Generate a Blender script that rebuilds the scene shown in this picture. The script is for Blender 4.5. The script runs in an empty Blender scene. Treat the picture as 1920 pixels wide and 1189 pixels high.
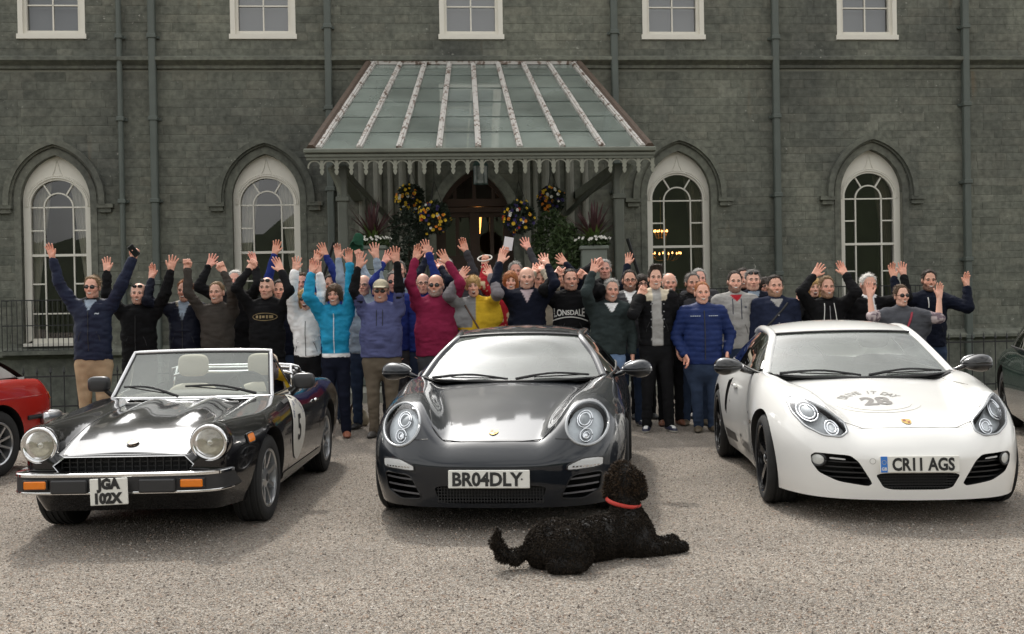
import bpy, bmesh, math, random
import numpy as np
from mathutils import Vector, Matrix
from mathutils.bvhtree import BVHTree
import openvdb
R = math.radians
rng = np.random.default_rng(7)
random.seed(7)
SC = bpy.context.scene
COL = SC.collection

# ------------------------------------------------------------------ camera
FPX, CAMH, ROLL, PITCH = 2080.0, 1.48, 0.018, math.atan(24.5 / 2080)
_f = np.array([0, math.cos(PITCH), -math.sin(PITCH)])
_u0 = np.array([0, math.sin(PITCH), math.cos(PITCH)])
_r0 = np.array([1.0, 0, 0])
_r = _r0 * math.cos(ROLL) - _u0 * math.sin(ROLL)
_u = _u0 * math.cos(ROLL) + _r0 * math.sin(ROLL)
CAMLOC = np.array([0, 0, CAMH])
cam = bpy.data.cameras.new('camera')
camo = bpy.data.objects.new('camera', cam)
COL.objects.link(camo)
cam.sensor_width = 36; cam.lens = 36 * FPX / 1920
cam.clip_start = 0.1; cam.clip_end = 2000
cam.dof.use_dof = True; cam.dof.focus_distance = 10.0; cam.dof.aperture_fstop = 8.0
M = Matrix(((_r[0], _u[0], -_f[0], 0), (_r[1], _u[1], -_f[1], 0), (_r[2], _u[2], -_f[2], CAMH), (0, 0, 0, 1)))
camo.matrix_world = M
SC.camera = camo

# ------------------------------------------------------------------ world, sun, exposure
SUN_EL, SUN_AZ = R(49), R(-17)       # sun stands behind the castle, a little to the left
w = bpy.data.worlds.new('World'); SC.world = w; w.use_nodes = True
nt = w.node_tree; nt.nodes.clear()
out = nt.nodes.new('ShaderNodeOutputWorld'); bg = nt.nodes.new('ShaderNodeBackground')
sky = nt.nodes.new('ShaderNodeTexSky'); sky.sky_type = 'NISHITA'; sky.sun_disc = False
sky.sun_elevation = SUN_EL; sky.sun_rotation = SUN_AZ
sky.air_density = 1.0; sky.dust_density = 5.0; sky.ozone_density = 1.0
hs = nt.nodes.new('ShaderNodeHueSaturation'); hs.inputs['Saturation'].default_value = 0.45
nt.links.new(sky.outputs[0], hs.inputs['Color'])
tc = nt.nodes.new('ShaderNodeTexCoord'); nz = nt.nodes.new('ShaderNodeTexNoise')
nz.inputs['Scale'].default_value = 2.2; nz.inputs['Detail'].default_value = 8
mp = nt.nodes.new('ShaderNodeMapping'); mp.inputs['Scale'].default_value = (1, 1, 2.2)
nt.links.new(tc.outputs['Generated'], mp.inputs[0]); nt.links.new(mp.outputs[0], nz.inputs['Vector'])
cr = nt.nodes.new('ShaderNodeValToRGB')
cr.color_ramp.elements[0].position = 0.28; cr.color_ramp.elements[1].position = 0.54
nt.links.new(nz.outputs['Fac'], cr.inputs[0])
mx = nt.nodes.new('ShaderNodeMix'); mx.data_type = 'RGBA'
nt.links.new(cr.outputs[0], mx.inputs['Factor'])
cl = nt.nodes.new('ShaderNodeHueSaturation'); cl.inputs['Saturation'].default_value = 0.12; cl.inputs['Value'].default_value = 1.15
nt.links.new(sky.outputs[0], cl.inputs['Color'])                 # cloud: the same light, whitened and scattered
ca_ = nt.nodes.new('ShaderNodeMix'); ca_.data_type = 'RGBA'; ca_.blend_type = 'ADD'; ca_.inputs['Factor'].default_value = 1
nt.links.new(cl.outputs[0], ca_.inputs[6]); ca_.inputs[7].default_value = (7.6, 7.5, 7.2, 1)
nt.links.new(hs.outputs[0], mx.inputs[6]); nt.links.new(ca_.outputs[2], mx.inputs[7])
nt.links.new(mx.outputs[2], bg.inputs[0]); bg.inputs[1].default_value = 0.125
nt.links.new(bg.outputs[0], out.inputs[0])
sd = bpy.data.lights.new('sun', 'SUN'); sd.energy = 2.3; sd.angle = R(3); sd.color = (1, 0.94, 0.85)
so = bpy.data.objects.new('sun', sd); COL.objects.link(so)
SUNV = Vector((math.sin(SUN_AZ) * math.cos(SUN_EL), math.cos(SUN_AZ) * math.cos(SUN_EL), math.sin(SUN_EL)))
so.rotation_euler = SUNV.to_track_quat('Z', 'Y').to_euler(); so.location = SUNV * 60
SC.view_settings.view_transform = 'Standard'; SC.view_settings.look = 'None'
SC.view_settings.exposure = 0.08; SC.view_settings.gamma = 1.0
SC.cycles.use_denoising = True
SC.cycles.max_bounces = 7; SC.cycles.transparent_max_bounces = 16
SC.cycles.caustics_reflective = False; SC.cycles.caustics_refractive = False

def ray(x, y):
    v = _f * FPX + _r * (x - 960) + _u * (594.5 - y)
    return v / v[1]
def at(x, y, d):                      # the point on the pixel's line at distance d in front of the camera
    return CAMLOC + ray(x, y) * d
def ground(x, y, z=0.0):
    d = ray(x, y); return CAMLOC + d * ((z - CAMH) / d[2])

# ------------------------------------------------------------------ materials
MATS = {}
def nodes_of(name):
    m = bpy.data.materials.new(name); m.use_nodes = True
    t = m.node_tree; b = t.nodes['Principled BSDF']
    return m, t, b
def setp(b, **k):
    for a, v in k.items():
        b.inputs[{'base': 'Base Color', 'rough': 'Roughness', 'metal': 'Metallic', 'spec': 'Specular IOR Level', 'coat': 'Coat Weight',
                  'coatr': 'Coat Roughness', 'ior': 'IOR', 'trans': 'Transmission Weight', 'sheen': 'Sheen Weight', 'alpha': 'Alpha',
                  'emit': 'Emission Color', 'emits': 'Emission Strength', 'sss': 'Subsurface Weight'}[a]].default_value = v
def c4(c): return (c[0], c[1], c[2], 1)
def plain(name, col, rough=0.6, var=0.12, scale=30, bump=0.0, bscale=200, **k):
    """plain colour with a little noise in it"""
    if name in MATS: return MATS[name]
    m, t, b = nodes_of(name); setp(b, rough=rough, **k)
    tcn = t.nodes.new('ShaderNodeTexCoord')
    if var:
        n = t.nodes.new('ShaderNodeTexNoise'); n.inputs['Scale'].default_value = scale; n.inputs['Detail'].default_value = 6
        r = t.nodes.new('ShaderNodeMix'); r.data_type = 'RGBA'
        r.inputs[6].default_value = c4([x * (1 - var) for x in col]); r.inputs[7].default_value = c4([min(1, x * (1 + var)) for x in col])
        t.links.new(tcn.outputs['Object'], n.inputs['Vector']); t.links.new(n.outputs['Fac'], r.inputs['Factor'])
        t.links.new(r.outputs[2], b.inputs['Base Color'])
    else:
        b.inputs['Base Color'].default_value = c4(col)
    if bump:
        n2 = t.nodes.new('ShaderNodeTexNoise'); n2.inputs['Scale'].default_value = bscale; n2.inputs['Detail'].default_value = 4
        bp = t.nodes.new('ShaderNodeBump'); bp.inputs['Strength'].default_value = bump; bp.inputs['Distance'].default_value = 0.01
        t.links.new(tcn.outputs['Object'], n2.inputs['Vector']); t.links.new(n2.outputs['Fac'], bp.inputs['Height'])
        t.links.new(bp.outputs[0], b.inputs['Normal'])
    MATS[name] = m; return m
def attr_mat(name, rough=0.5, attr='Col', bump=0.0, bscale=300, **k):
    """colour from the mesh's own colour attribute"""
    if name in MATS: return MATS[name]
    m, t, b = nodes_of(name); setp(b, rough=rough, **k)
    a = t.nodes.new('ShaderNodeAttribute'); a.attribute_name = attr
    t.links.new(a.outputs['Color'], b.inputs['Base Color'])
    if bump:
        n2 = t.nodes.new('ShaderNodeTexNoise'); n2.inputs['Scale'].default_value = bscale
        tcn = t.nodes.new('ShaderNodeTexCoord'); t.links.new(tcn.outputs['Object'], n2.inputs['Vector'])
        bp = t.nodes.new('ShaderNodeBump'); bp.inputs['Strength'].default_value = bump; bp.inputs['Distance'].default_value = 0.01
        t.links.new(n2.outputs['Fac'], bp.inputs['Height']); t.links.new(bp.outputs[0], b.inputs['Normal'])
    MATS[name] = m; return m
def emit_mat(name, col, s):
    if name in MATS: return MATS[name]
    m, t, b = nodes_of(name); setp(b, base=c4(col), emit=c4(col), emits=s); MATS[name] = m; return m
def glass_mat(name, tint=(0.9, 0.95, 0.93), ior=1.5, rough=0.0, extra=0.0, film=None):
    """clear pane: see-through, with Fresnel reflection and an optional pale film (dust, on some panes painted-in reflection)"""
    if name in MATS: return MATS[name]
    m = bpy.data.materials.new(name); m.use_nodes = True; t = m.node_tree; t.nodes.clear()
    o = t.nodes.new('ShaderNodeOutputMaterial'); tr = t.nodes.new('ShaderNodeBsdfTransparent'); tr.inputs[0].default_value = c4(tint)
    gl = t.nodes.new('ShaderNodeBsdfGlossy'); gl.inputs['Roughness'].default_value = rough
    fr = t.nodes.new('ShaderNodeFresnel'); fr.inputs[0].default_value = ior
    ad = t.nodes.new('ShaderNodeMath'); ad.operation = 'ADD'; ad.use_clamp = True; ad.inputs[1].default_value = extra
    t.links.new(fr.outputs[0], ad.inputs[0])
    ms = t.nodes.new('ShaderNodeMixShader'); t.links.new(ad.outputs[0], ms.inputs[0])
    src = tr
    if film:
        df = t.nodes.new('ShaderNodeBsdfDiffuse'); df.inputs[0].default_value = c4(film[1])
        n = t.nodes.new('ShaderNodeTexNoise'); n.inputs['Scale'].default_value = film[2]; n.inputs['Detail'].default_value = 6
        tcn = t.nodes.new('ShaderNodeTexCoord'); t.links.new(tcn.outputs['Object'], n.inputs['Vector'])
        mu = t.nodes.new('ShaderNodeMath'); mu.operation = 'MULTIPLY'; mu.inputs[1].default_value = film[0] * 2; mu.use_clamp = True
        t.links.new(n.outputs['Fac'], mu.inputs[0])
        m2 = t.nodes.new('ShaderNodeMixShader'); t.links.new(mu.outputs[0], m2.inputs[0])
        t.links.new(tr.outputs[0], m2.inputs[1]); t.links.new(df.outputs[0], m2.inputs[2]); src = m2
    t.links.new(src.outputs[0], ms.inputs[1]); t.links.new(gl.outputs[0], ms.inputs[2]); t.links.new(ms.outputs[0], o.inputs[0])
    MATS[name] = m; return m

# ------------------------------------------------------------------ mesh helpers
def mesh_data(name, v, f, mats=None, smooth=False, midx=None, col=None, sharp=None):
    me = bpy.data.meshes.new(name)
    v = np.asarray(v, float).reshape(-1, 3)
    fl = f.tolist() if isinstance(f, np.ndarray) else f
    me.from_pydata(v.tolist(), [], fl)
    for m in (mats if isinstance(mats, (list, tuple)) else [mats]):
        if m: me.materials.append(m)
    n = len(me.polygons)
    if smooth: me.polygons.foreach_set('use_smooth', np.ones(n, bool))
    if midx is not None: me.polygons.foreach_set('material_index', np.asarray(midx, np.int32))
    if col is not None:
        a = me.color_attributes.new('Col', 'FLOAT_COLOR', 'POINT')
        c = np.ones((len(v), 4), np.float32); c[:, :3] = col; a.data.foreach_set('color', c.ravel())
    me.update()
    if sharp is not None: me.set_sharp_from_angle(angle=R(sharp))
    return me
def link(name, me, parent=None, loc=None):
    o = bpy.data.objects.new(name, me); COL.objects.link(o)
    if parent is not None: o.parent = parent
    if loc is not None: o.location = loc
    return o
def mk(name, v, f, mat, parent=None, smooth=False, org=None, **k):
    v = np.asarray(v, float).reshape(-1, 3)
    if org is not None: v = v - np.asarray(org, float)
    return link(name, mesh_data(name, v, f, mat, smooth, **k), parent)
def thing(name, label, cat, loc=(0, 0, 0), rotz=0.0, group=None):
    o = bpy.data.objects.new(name, None); COL.objects.link(o); o.empty_display_size = 0.1
    o.location = loc; o.rotation_euler = (0, 0, rotz); tag(o, label, cat, group); return o
def tag(o, label=None, cat=None, group=None, kind=None):
    if label: o['label'] = label
    if cat: o['category'] = cat
    if group: o['group'] = group
    if kind: o['kind'] = kind
    return o
class MB:
    """collects geometry for one mesh"""
    def __init__(s): s.v = []; s.f = []; s.n = 0; s.m = []
    def add(s, v, f, mi=0):
        v = np.asarray(v, float).reshape(-1, 3); s.v.append(v)
        for q in (f.tolist() if isinstance(f, np.ndarray) else f): s.f.append([i + s.n for i in q]); s.m.append(mi)
        s.n += len(v); return s
    def box(s, a, b, mi=0, fr=None, bev=0.0):
        a = np.array(a, float); b = np.array(b, float); lo = np.minimum(a, b); hi = np.maximum(a, b)
        if bev:
            v, f = bevbox(lo, hi, bev)
        else:
            v = np.array([[(lo, hi)[i][0], (lo, hi)[j][1], (lo, hi)[k][2]] for k in (0, 1) for j in (0, 1) for i in (0, 1)])
            f = [[0, 2, 3, 1], [4, 5, 7, 6], [0, 1, 5, 4], [2, 6, 7, 3], [0, 4, 6, 2], [1, 3, 7, 5]]
        if fr is not None: v = fr(v)
        return s.add(v, f, mi)
    def tube(s, pts, r, seg=8, mi=0, cap=True, sq=None):
        v, f = tube(pts, r, seg, cap, sq); return s.add(v, f, mi)
    def lathe(s, prof, o=(0, 0, 0), ax='z', seg=24, mi=0, close=False):
        v, f = lathe(prof, seg, ax); return s.add(v + np.array(o), f, mi)
    def build(s, name, mat, parent=None, smooth=False, org=None, **k):
        v = np.concatenate(s.v) if s.v else np.zeros((0, 3))
        if isinstance(mat, (list, tuple)): k['midx'] = s.m
        return mk(name, v, s.f, mat, parent, smooth, org, **k)
def bevbox(lo, hi, b):
    lo = np.array(lo, float); hi = np.array(hi, float); v = []; idx = {}
    for sx in (0, 1):
        for sy in (0, 1):
            for sz in (0, 1):
                for ax in range(3):
                    p = [lo[0] if not sx else hi[0], lo[1] if not sy else hi[1], lo[2] if not sz else hi[2]]
                    s_ = (sx, sy, sz)
                    for k in range(3):
                        if k != ax: p[k] += b if not s_[k] else -b
                    idx[(sx, sy, sz, ax)] = len(v); v.append(p)
    f = []
    for ax in range(3):
        o = [k for k in range(3) if k != ax]
        for sd_ in (0, 1):
            q = []
            for (i, j) in ((0, 0), (1, 0), (1, 1), (0, 1)):
                s_ = [0, 0, 0]; s_[ax] = sd_; s_[o[0]] = i; s_[o[1]] = j; q.append(idx[(*s_, ax)])
            f.append(q if (sd_ == 1) == (ax != 1) else q[::-1])
    for ax in range(3):
        o = [k for k in range(3) if k != ax]
        for i in (0, 1):
            for j in (0, 1):
                a = [0, 0, 0]; a[o[0]] = i; a[o[1]] = j; c = list(a); c[ax] = 1
                f.append([idx[(*a, o[0])], idx[(*c, o[0])], idx[(*c, o[1])], idx[(*a, o[1])]])
    for sx in (0, 1):
        for sy in (0, 1):
            for sz in (0, 1): f.append([idx[(sx, sy, sz, a)] for a in range(3)])
    return np.array(v), f
def frames(pts):
    pts = np.asarray(pts, float); n = len(pts); T = np.zeros_like(pts)
    T[1:-1] = pts[2:] - pts[:-2]; T[0] = pts[1] - pts[0]; T[-1] = pts[-1] - pts[-2]
    T /= np.linalg.norm(T, axis=1)[:, None] + 1e-12
    u = np.cross(T[0], [0, 0, 1.0])
    if np.linalg.norm(u) < 1e-3: u = np.cross(T[0], [1.0, 0, 0])
    u /= np.linalg.norm(u); U = [u]
    for i in range(1, n):
        u = U[-1] - T[i] * (U[-1] @ T[i]); u /= np.linalg.norm(u) + 1e-12; U.append(u)
    U = np.array(U); return T, U, np.cross(T, U)
def tube(pts, r, seg=8, cap=True, sq=None):
    pts = np.asarray(pts, float); n = len(pts); r = np.broadcast_to(np.asarray(r, float), (n,))
    T, U, V = frames(pts); a = np.arange(seg) * 2 * math.pi / seg + (math.pi / seg if seg == 4 else 0)
    ca, sa = np.cos(a), np.sin(a)
    if sq: ca, sa = ca * sq[0], sa * sq[1]
    v = pts[:, None] + r[:, None, None] * (U[:, None] * ca[None, :, None] + V[:, None] * sa[None, :, None])
    f = [[i * seg + j, i * seg + (j + 1) % seg, (i + 1) * seg + (j + 1) % seg, (i + 1) * seg + j] for i in range(n - 1) for j in range(seg)]
    if cap: f += [list(range(seg))[::-1], [(n - 1) * seg + j for j in range(seg)]]
    return v.reshape(-1, 3), f
def lathe(prof, seg=24, ax='z'):
    p = np.asarray(prof, float); n = len(p); a = np.arange(seg) * 2 * math.pi / seg
    c, s_ = np.cos(a), np.sin(a); r = p[:, 0][:, None]; h = np.broadcast_to(p[:, 1][:, None], (n, seg))
    if ax == 'z': v = np.stack([r * c, r * s_, h], -1)
    elif ax == 'x': v = np.stack([h, r * c, r * s_], -1)
    else: v = np.stack([r * c, h, r * s_], -1)
    f = [[i * seg + j, i * seg + (j + 1) % seg, (i + 1) * seg + (j + 1) % seg, (i + 1) * seg + j] for i in range(n - 1) for j in range(seg)]
    return v.reshape(-1, 3), f
def grid_faces(n, m, flip=False, wrap=False):
    f = []
    for i in range(n - 1):
        for j in range(m if wrap else m - 1):
            k = (j + 1) % m; q = [i * m + j, i * m + k, (i + 1) * m + k, (i + 1) * m + j]
            f.append(q[::-1] if flip else q)
    return f
def crom(P, n):
    """Catmull-Rom through the points, n samples in all"""
    P = np.asarray(P, float); k = len(P); t = np.linspace(0, k - 1, n); i = np.clip(t.astype(int), 0, k - 2); u = (t - i)[:, None]
    E = np.vstack([2 * P[0] - P[1], P, 2 * P[-1] - P[-2]])
    a, b, c, d = E[i], E[i + 1], E[i + 2], E[i + 3]
    return 0.5 * (2 * b + (c - a) * u + (2 * a - 5 * b + 4 * c - d) * u ** 2 + (3 * b - a - 3 * c + d) * u ** 3)
def pchip(xs, ys):
    """monotone smooth curve through points"""
    xs = np.asarray(xs, float); ys = np.asarray(ys, float); h = np.diff(xs); dl = np.diff(ys) / h
    m = np.zeros(len(xs)); m[0] = dl[0]; m[-1] = dl[-1]
    for i in range(1, len(xs) - 1):
        if dl[i - 1] * dl[i] > 0:
            w1 = 2 * h[i] + h[i - 1]; w2 = h[i] + 2 * h[i - 1]; m[i] = (w1 + w2) / (w1 / dl[i - 1] + w2 / dl[i])
    def fn(x):
        x = np.clip(np.asarray(x, float), xs[0], xs[-1]); i = np.clip(np.searchsorted(xs, x, 'right') - 1, 0, len(xs) - 2)
        t = (x - xs[i]) / h[i]
        return ((1 + 2 * t) * (1 - t) ** 2 * ys[i] + t * (1 - t) ** 2 * h[i] * m[i] + t * t * (3 - 2 * t) * ys[i + 1] + t * t * (t - 1) * h[i] * m[i + 1])
    return fn
def vnoise(p, scale, seed=0):
    """smooth value noise, -1..1, for arrays of points"""
    q = np.asarray(p, float) * scale; i = np.floor(q).astype(np.int64); f = q - i; f = f * f * (3 - 2 * f); o = 0
    for dx in (0, 1):
        for dy in (0, 1):
            for dz in (0, 1):
                h = (i[:, 0] + dx) * 374761393 + (i[:, 1] + dy) * 668265263 + (i[:, 2] + dz) * 2147483647 + seed * 974711
                h = (h ^ (h >> 13)) * 1274126177; h = ((h ^ (h >> 16)) & 0xffff) / 32767.5 - 1
                o = o + h * (f[:, 0] if dx else 1 - f[:, 0]) * (f[:, 1] if dy else 1 - f[:, 1]) * (f[:, 2] if dz else 1 - f[:, 2])
    return o
def text_mesh(txt, size=1.0, bold=0.0, cond=1.0):
    """flat letters from Blender's own font, centred; returns verts (x,y,0) and faces"""
    cu = bpy.data.curves.new('t', 'FONT'); cu.body = txt; cu.size = size; cu.align_x = 'CENTER'; cu.align_y = 'CENTER'; cu.offset = bold
    cu.resolution_u = 3
    o = bpy.data.objects.new('t', cu); COL.objects.link(o)
    dg = bpy.context.evaluated_depsgraph_get(); me = o.evaluated_get(dg).to_mesh()
    v = np.array([x.co[:] for x in me.vertices]).reshape(-1, 3); f = [list(p.vertices) for p in me.polygons]
    o.evaluated_get(dg).to_mesh_clear(); bpy.data.objects.remove(o); bpy.data.curves.remove(cu)
    if len(v): v[:, 0] = (v[:, 0] - (v[:, 0].max() + v[:, 0].min()) / 2) * cond; v[:, 1] -= (v[:, 1].max() + v[:, 1].min()) / 2
    return v, f
# ------------------------------------------------------------------ the setting: gravel, fosse, hill
TH = 0.08
WO = at(893, 570, 23.0); WO[2] = 0
Wd = np.array([math.cos(TH), math.sin(TH), 0]); Nd = np.array([math.sin(TH), -math.cos(TH), 0])
def wpx(x, y, n=0.0):                  # pixel -> (along wall, height) on the plane n metres in front of the wall
    d = ray(x, y); o = WO + Nd * n; t = (Nd @ (o - CAMLOC)) / (Nd @ d); q = CAMLOC + d * t
    return float((q - WO) @ Wd), float(q[2])
def wl(u, n, z): return WO + Wd * u + Nd * n + np.array([0, 0, z])   # wall frame -> world

def gravel_mat():
    m, t, b = nodes_of('gravel'); setp(b, rough=0.9, spec=0.25)
    tcn = t.nodes.new('ShaderNodeTexCoord')
    def vor(s, rnd=1.0):
        n = t.nodes.new('ShaderNodeTexVoronoi'); n.inputs['Scale'].default_value = s; t.links.new(tcn.outputs['Object'], n.inputs['Vector']); return n
    def noi(s, d=6):
        n = t.nodes.new('ShaderNodeTexNoise'); n.inputs['Scale'].default_value = s; n.inputs['Detail'].default_value = d
        t.links.new(tcn.outputs['Object'], n.inputs['Vector']); return n
    v1 = vor(120); v2 = vor(60)
    rp = t.nodes.new('ShaderNodeValToRGB'); e = rp.color_ramp.elements
    sep = t.nodes.new('ShaderNodeSeparateColor'); t.links.new(v1.outputs['Color'], sep.inputs[0]); t.links.new(sep.outputs[0], rp.inputs[0])
    e[0].position = 0; e[0].color = (0.13, 0.105, 0.085, 1); e[1].position = 1; e[1].color = (0.66, 0.60, 0.53, 1)
    for p, c in ((0.2, (0.27, 0.235, 0.20)), (0.5, (0.40, 0.355, 0.30)), (0.72, (0.47, 0.375, 0.30)), (0.86, (0.50, 0.47, 0.43))):
        x = e.new(p); x.color = c4(c)
    n3 = noi(0.7, 8); rp2 = t.nodes.new('ShaderNodeValToRGB'); t.links.new(n3.outputs['Fac'], rp2.inputs[0])
    rp2.color_ramp.elements[0].position = 0.3; rp2.color_ramp.elements[0].color = (0.53, 0.535, 0.535, 1)
    rp2.color_ramp.elements[1].position = 0.7; rp2.color_ramp.elements[1].color = (0.80, 0.80, 0.79, 1)
    mu = t.nodes.new('ShaderNodeMix'); mu.data_type = 'RGBA'; mu.blend_type = 'MULTIPLY'; mu.inputs['Factor'].default_value = 1
    t.links.new(rp.outputs[0], mu.inputs[6]); t.links.new(rp2.outputs[0], mu.inputs[7]); t.links.new(mu.outputs[2], b.inputs['Base Color'])
    ad = t.nodes.new('ShaderNodeMath'); ad.operation = 'ADD'; t.links.new(v1.outputs['Distance'], ad.inputs[0]); t.links.new(v2.outputs['Distance'], ad.inputs[1])
    bp = t.nodes.new('ShaderNodeBump'); bp.invert = True; bp.inputs['Strength'].default_value = 0.9; bp.inputs['Distance'].default_value = 0.012
    t.links.new(ad.outputs[0], bp.inputs['Height']); t.links.new(bp.outputs[0], b.inputs['Normal'])
    MATS['gravel'] = m; return m
GRAV = gravel_mat()
edge = [wl(-60, 6.6, 0), wl(-14, 7.6, 0), wl(-7.2, 6.3, 0), wl(-3.3, 5.9, 0), wl(-3.3, 0.02, 0), wl(3.0, 0.02, 0), wl(3.0, 6.4, 0), wl(60, 6.4, 0)]
gv = [(-400, edge[0][1], 0)] + [tuple(e) for e in edge] + [(400, edge[-1][1], 0), (400, -420, 0), (-400, -420, 0)]
o = mk('gravel_forecourt', gv, [list(range(len(gv)))[::-1]], GRAV); tag(o, kind='structure')
# loose stones on the gravel where the camera is near: too many to count
def pebbles(n):
    yy = 4.6 + 6.5 * rng.random(n) ** 1.6; xx = (rng.random(n) * 2 - 1) * (yy * 0.5 + 0.4)
    s = 0.003 + 0.005 * rng.random(n) ** 2
    base = np.array([[1, 0, 0], [-1, 0, 0], [0, 1, 0], [0, -1, 0], [0, 0, .75], [0, 0, -.4]], float)
    fc = np.array([[0, 2, 4], [2, 1, 4], [1, 3, 4], [3, 0, 4]])
    a = rng.random(n) * 6.28; ca, sa = np.cos(a), np.sin(a)
    st = 0.7 + 0.8 * rng.random((n, 1, 3)); jit = base[None] * st + (rng.random((n, 6, 3)) - .5) * .5
    v = jit * s[:, None, None]; x = v[:, :, 0] * ca[:, None] - v[:, :, 1] * sa[:, None]; y = v[:, :, 0] * sa[:, None] + v[:, :, 1] * ca[:, None]
    v = np.stack([x + xx[:, None], y + yy[:, None], v[:, :, 2] + 0.001], -1)
    f = (fc[None] + (np.arange(n) * 6)[:, None, None]).reshape(-1, 3)
    pal = np.array([[.42, .37, .31], [.30, .26, .22], [.55, .51, .46], [.48, .36, .28], [.18, .15, .13], [.46, .42, .37]])
    c = pal[rng.integers(0, len(pal), n)] * (0.52 + 0.35 * rng.random((n, 1)))
    return v.reshape(-1, 3), f, np.repeat(c, 6, 0)
v, f, c = pebbles(62000)
o = mk('loose_stones', v, f, attr_mat('pebble', 0.9, spec=0.25), col=c); tag(o, 'loose pale stones strewn over the gravel forecourt', 'gravel', kind='stuff')
o = MB().box((-300, 14, -2.9), (300, 400, -2.6)).build('fosse_floor', plain('fosse', (0.10, 0.11, 0.07), 0.9)); tag(o, kind='structure')
mb = MB()
for a, b in zip(edge[:-1], edge[1:]):
    mb.add([a, b, b - [0, 0, 2.7], a - [0, 0, 2.7]], [[0, 1, 2, 3]])
o = mb.build('fosse_retaining_wall', plain('fosse_stone', (0.16, 0.165, 0.14), 0.9, 0.3, 6)); tag(o, kind='structure')
# wooded hill opposite the castle (behind the camera, seen in the windows and the paint)
nx, ny = 90, 14; X = np.linspace(-420, 420, nx); gv = []
for j in range(ny):
    for i in range(nx):
        rise = (j / (ny - 1)) ** 0.8; top = 14 + 30 / (1 + math.exp(-(X[i] - 30) / 30)) + 16 * math.exp(-((X[i] + 170) / 70) ** 2)
        h = rise * (top + 5 * math.sin(X[i] * .05) + 3 * math.sin(X[i] * .17 + 1)) + rise * rng.random() * 3
        gv.append((X[i], -95 - 55 * j / (ny - 1), h - 0.3))
o = mk('wooded_hill', gv, grid_faces(ny, nx), plain('hill_wood', (0.035, 0.045, 0.022), 0.95, 0.5, 0.15), smooth=True); tag(o, kind='structure')

# ------------------------------------------------------------------ the castle
castle = thing('castle', 'grey-green stone castle front with tall white pointed-arch windows and lead downpipes', 'building', WO, TH)
def stone_mat():
    m, t, b = nodes_of('ashlar'); setp(b, rough=0.92, spec=0.2)
    tcn = t.nodes.new('ShaderNodeTexCoord'); geo = t.nodes.new('ShaderNodeNewGeometry'); oi = t.nodes.new('ShaderNodeObjectInfo')
    ad = t.nodes.new('ShaderNodeMath'); ad.operation = 'ADD'; t.links.new(geo.outputs['Random Per Island'], ad.inputs[0]); t.links.new(oi.outputs['Random'], ad.inputs[1])
    fr = t.nodes.new('ShaderNodeMath'); fr.operation = 'FRACT'; t.links.new(ad.outputs[0], fr.inputs[0])
    rp = t.nodes.new('ShaderNodeValToRGB'); t.links.new(fr.outputs[0], rp.inputs[0]); e = rp.color_ramp.elements
    e[0].color = (0.122, 0.127, 0.109, 1); e[1].color = (0.182, 0.186, 0.160, 1)
    for p, c in ((0.1, (0.138, 0.143, 0.123)), (0.55, (0.152, 0.158, 0.136)), (0.85, (0.162, 0.163, 0.138))): x = e.new(p); x.color = c4(c)
    pos = geo.outputs['Position']
    def noi(s, d, sc=(1, 1, 1)):
        mpn = t.nodes.new('ShaderNodeMapping'); mpn.inputs['Scale'].default_value = sc; t.links.new(pos, mpn.inputs[0])
        n = t.nodes.new('ShaderNodeTexNoise'); n.inputs['Scale'].default_value = s; n.inputs['Detail'].default_value = d; t.links.new(mpn.outputs[0], n.inputs['Vector']); return n
    def mul(a, b_, f=1.0, bt='MULTIPLY'):
        x = t.nodes.new('ShaderNodeMix'); x.data_type = 'RGBA'; x.blend_type = bt
        if isinstance(f, float): x.inputs['Factor'].default_value = f
        else: t.links.new(f, x.inputs['Factor'])
        t.links.new(a, x.inputs[6])
        if isinstance(b_, tuple): x.inputs[7].default_value = b_
        else: t.links.new(b_, x.inputs[7])
        return x.outputs[2]
    def ramp(src, p0, c0, p1, c1):
        r_ = t.nodes.new('ShaderNodeValToRGB'); r_.color_ramp.elements[0].position = p0; r_.color_ramp.elements[0].color = c4(c0)
        r_.color_ramp.elements[1].position = p1; r_.color_ramp.elements[1].color = c4(c1); t.links.new(src, r_.inputs[0]); return r_.outputs[0]
    c = mul(rp.outputs[0], ramp(noi(0.55, 6, (1, 1, .6)).outputs['Fac'], 0.30, (0.62, 0.63, 0.66), 0.70, (1.22, 1.22, 1.17)))
    c = mul(c, ramp(noi(9, 8).outputs['Fac'], 0.3, (0.72, 0.72, 0.72), 0.7, (1.22, 1.22, 1.2)))
    lich = ramp(noi(16, 5).outputs['Fac'], 0.66, (0, 0, 0), 0.74, (1, 1, 1)); lp = ramp(noi(1.1, 3).outputs['Fac'], 0.47, (0, 0, 0), 0.60, (.9, .9, .9))
    lm = mul(lich, lp)
    c = mul(c, (0.36, 0.36, 0.32, 1), lm, 'MIX')
    rust = ramp(noi(0.9, 5, (3.0, 3.0, .5)).outputs['Fac'], 0.66, (0, 0, 0), 0.78, (.35, .35, .35))
    c = mul(c, (0.22, 0.15, 0.085, 1), rust, 'MIX')
    t.links.new(c, b.inputs['Base Color'])
    bp = t.nodes.new('ShaderNodeBump'); bp.inputs['Strength'].default_value = 0.6; bp.inputs['Distance'].default_value = 0.012
    t.links.new(noi(28, 8).outputs['Fac'], bp.inputs['Height']); t.links.new(bp.outputs[0], b.inputs['Normal'])
    MATS['ashlar'] = m; return m
STONE = stone_mat(); MORT = plain('mortar', (0.17, 0.172, 0.142), 0.95, 0.25, 20)
WHITE = plain('white_sash_paint', (0.70, 0.675, 0.60), 0.5, 0.06, 5)
LEAD = plain('lead_pipe_paint', (0.085, 0.10, 0.088), 0.55, 0.2, 4)
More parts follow.
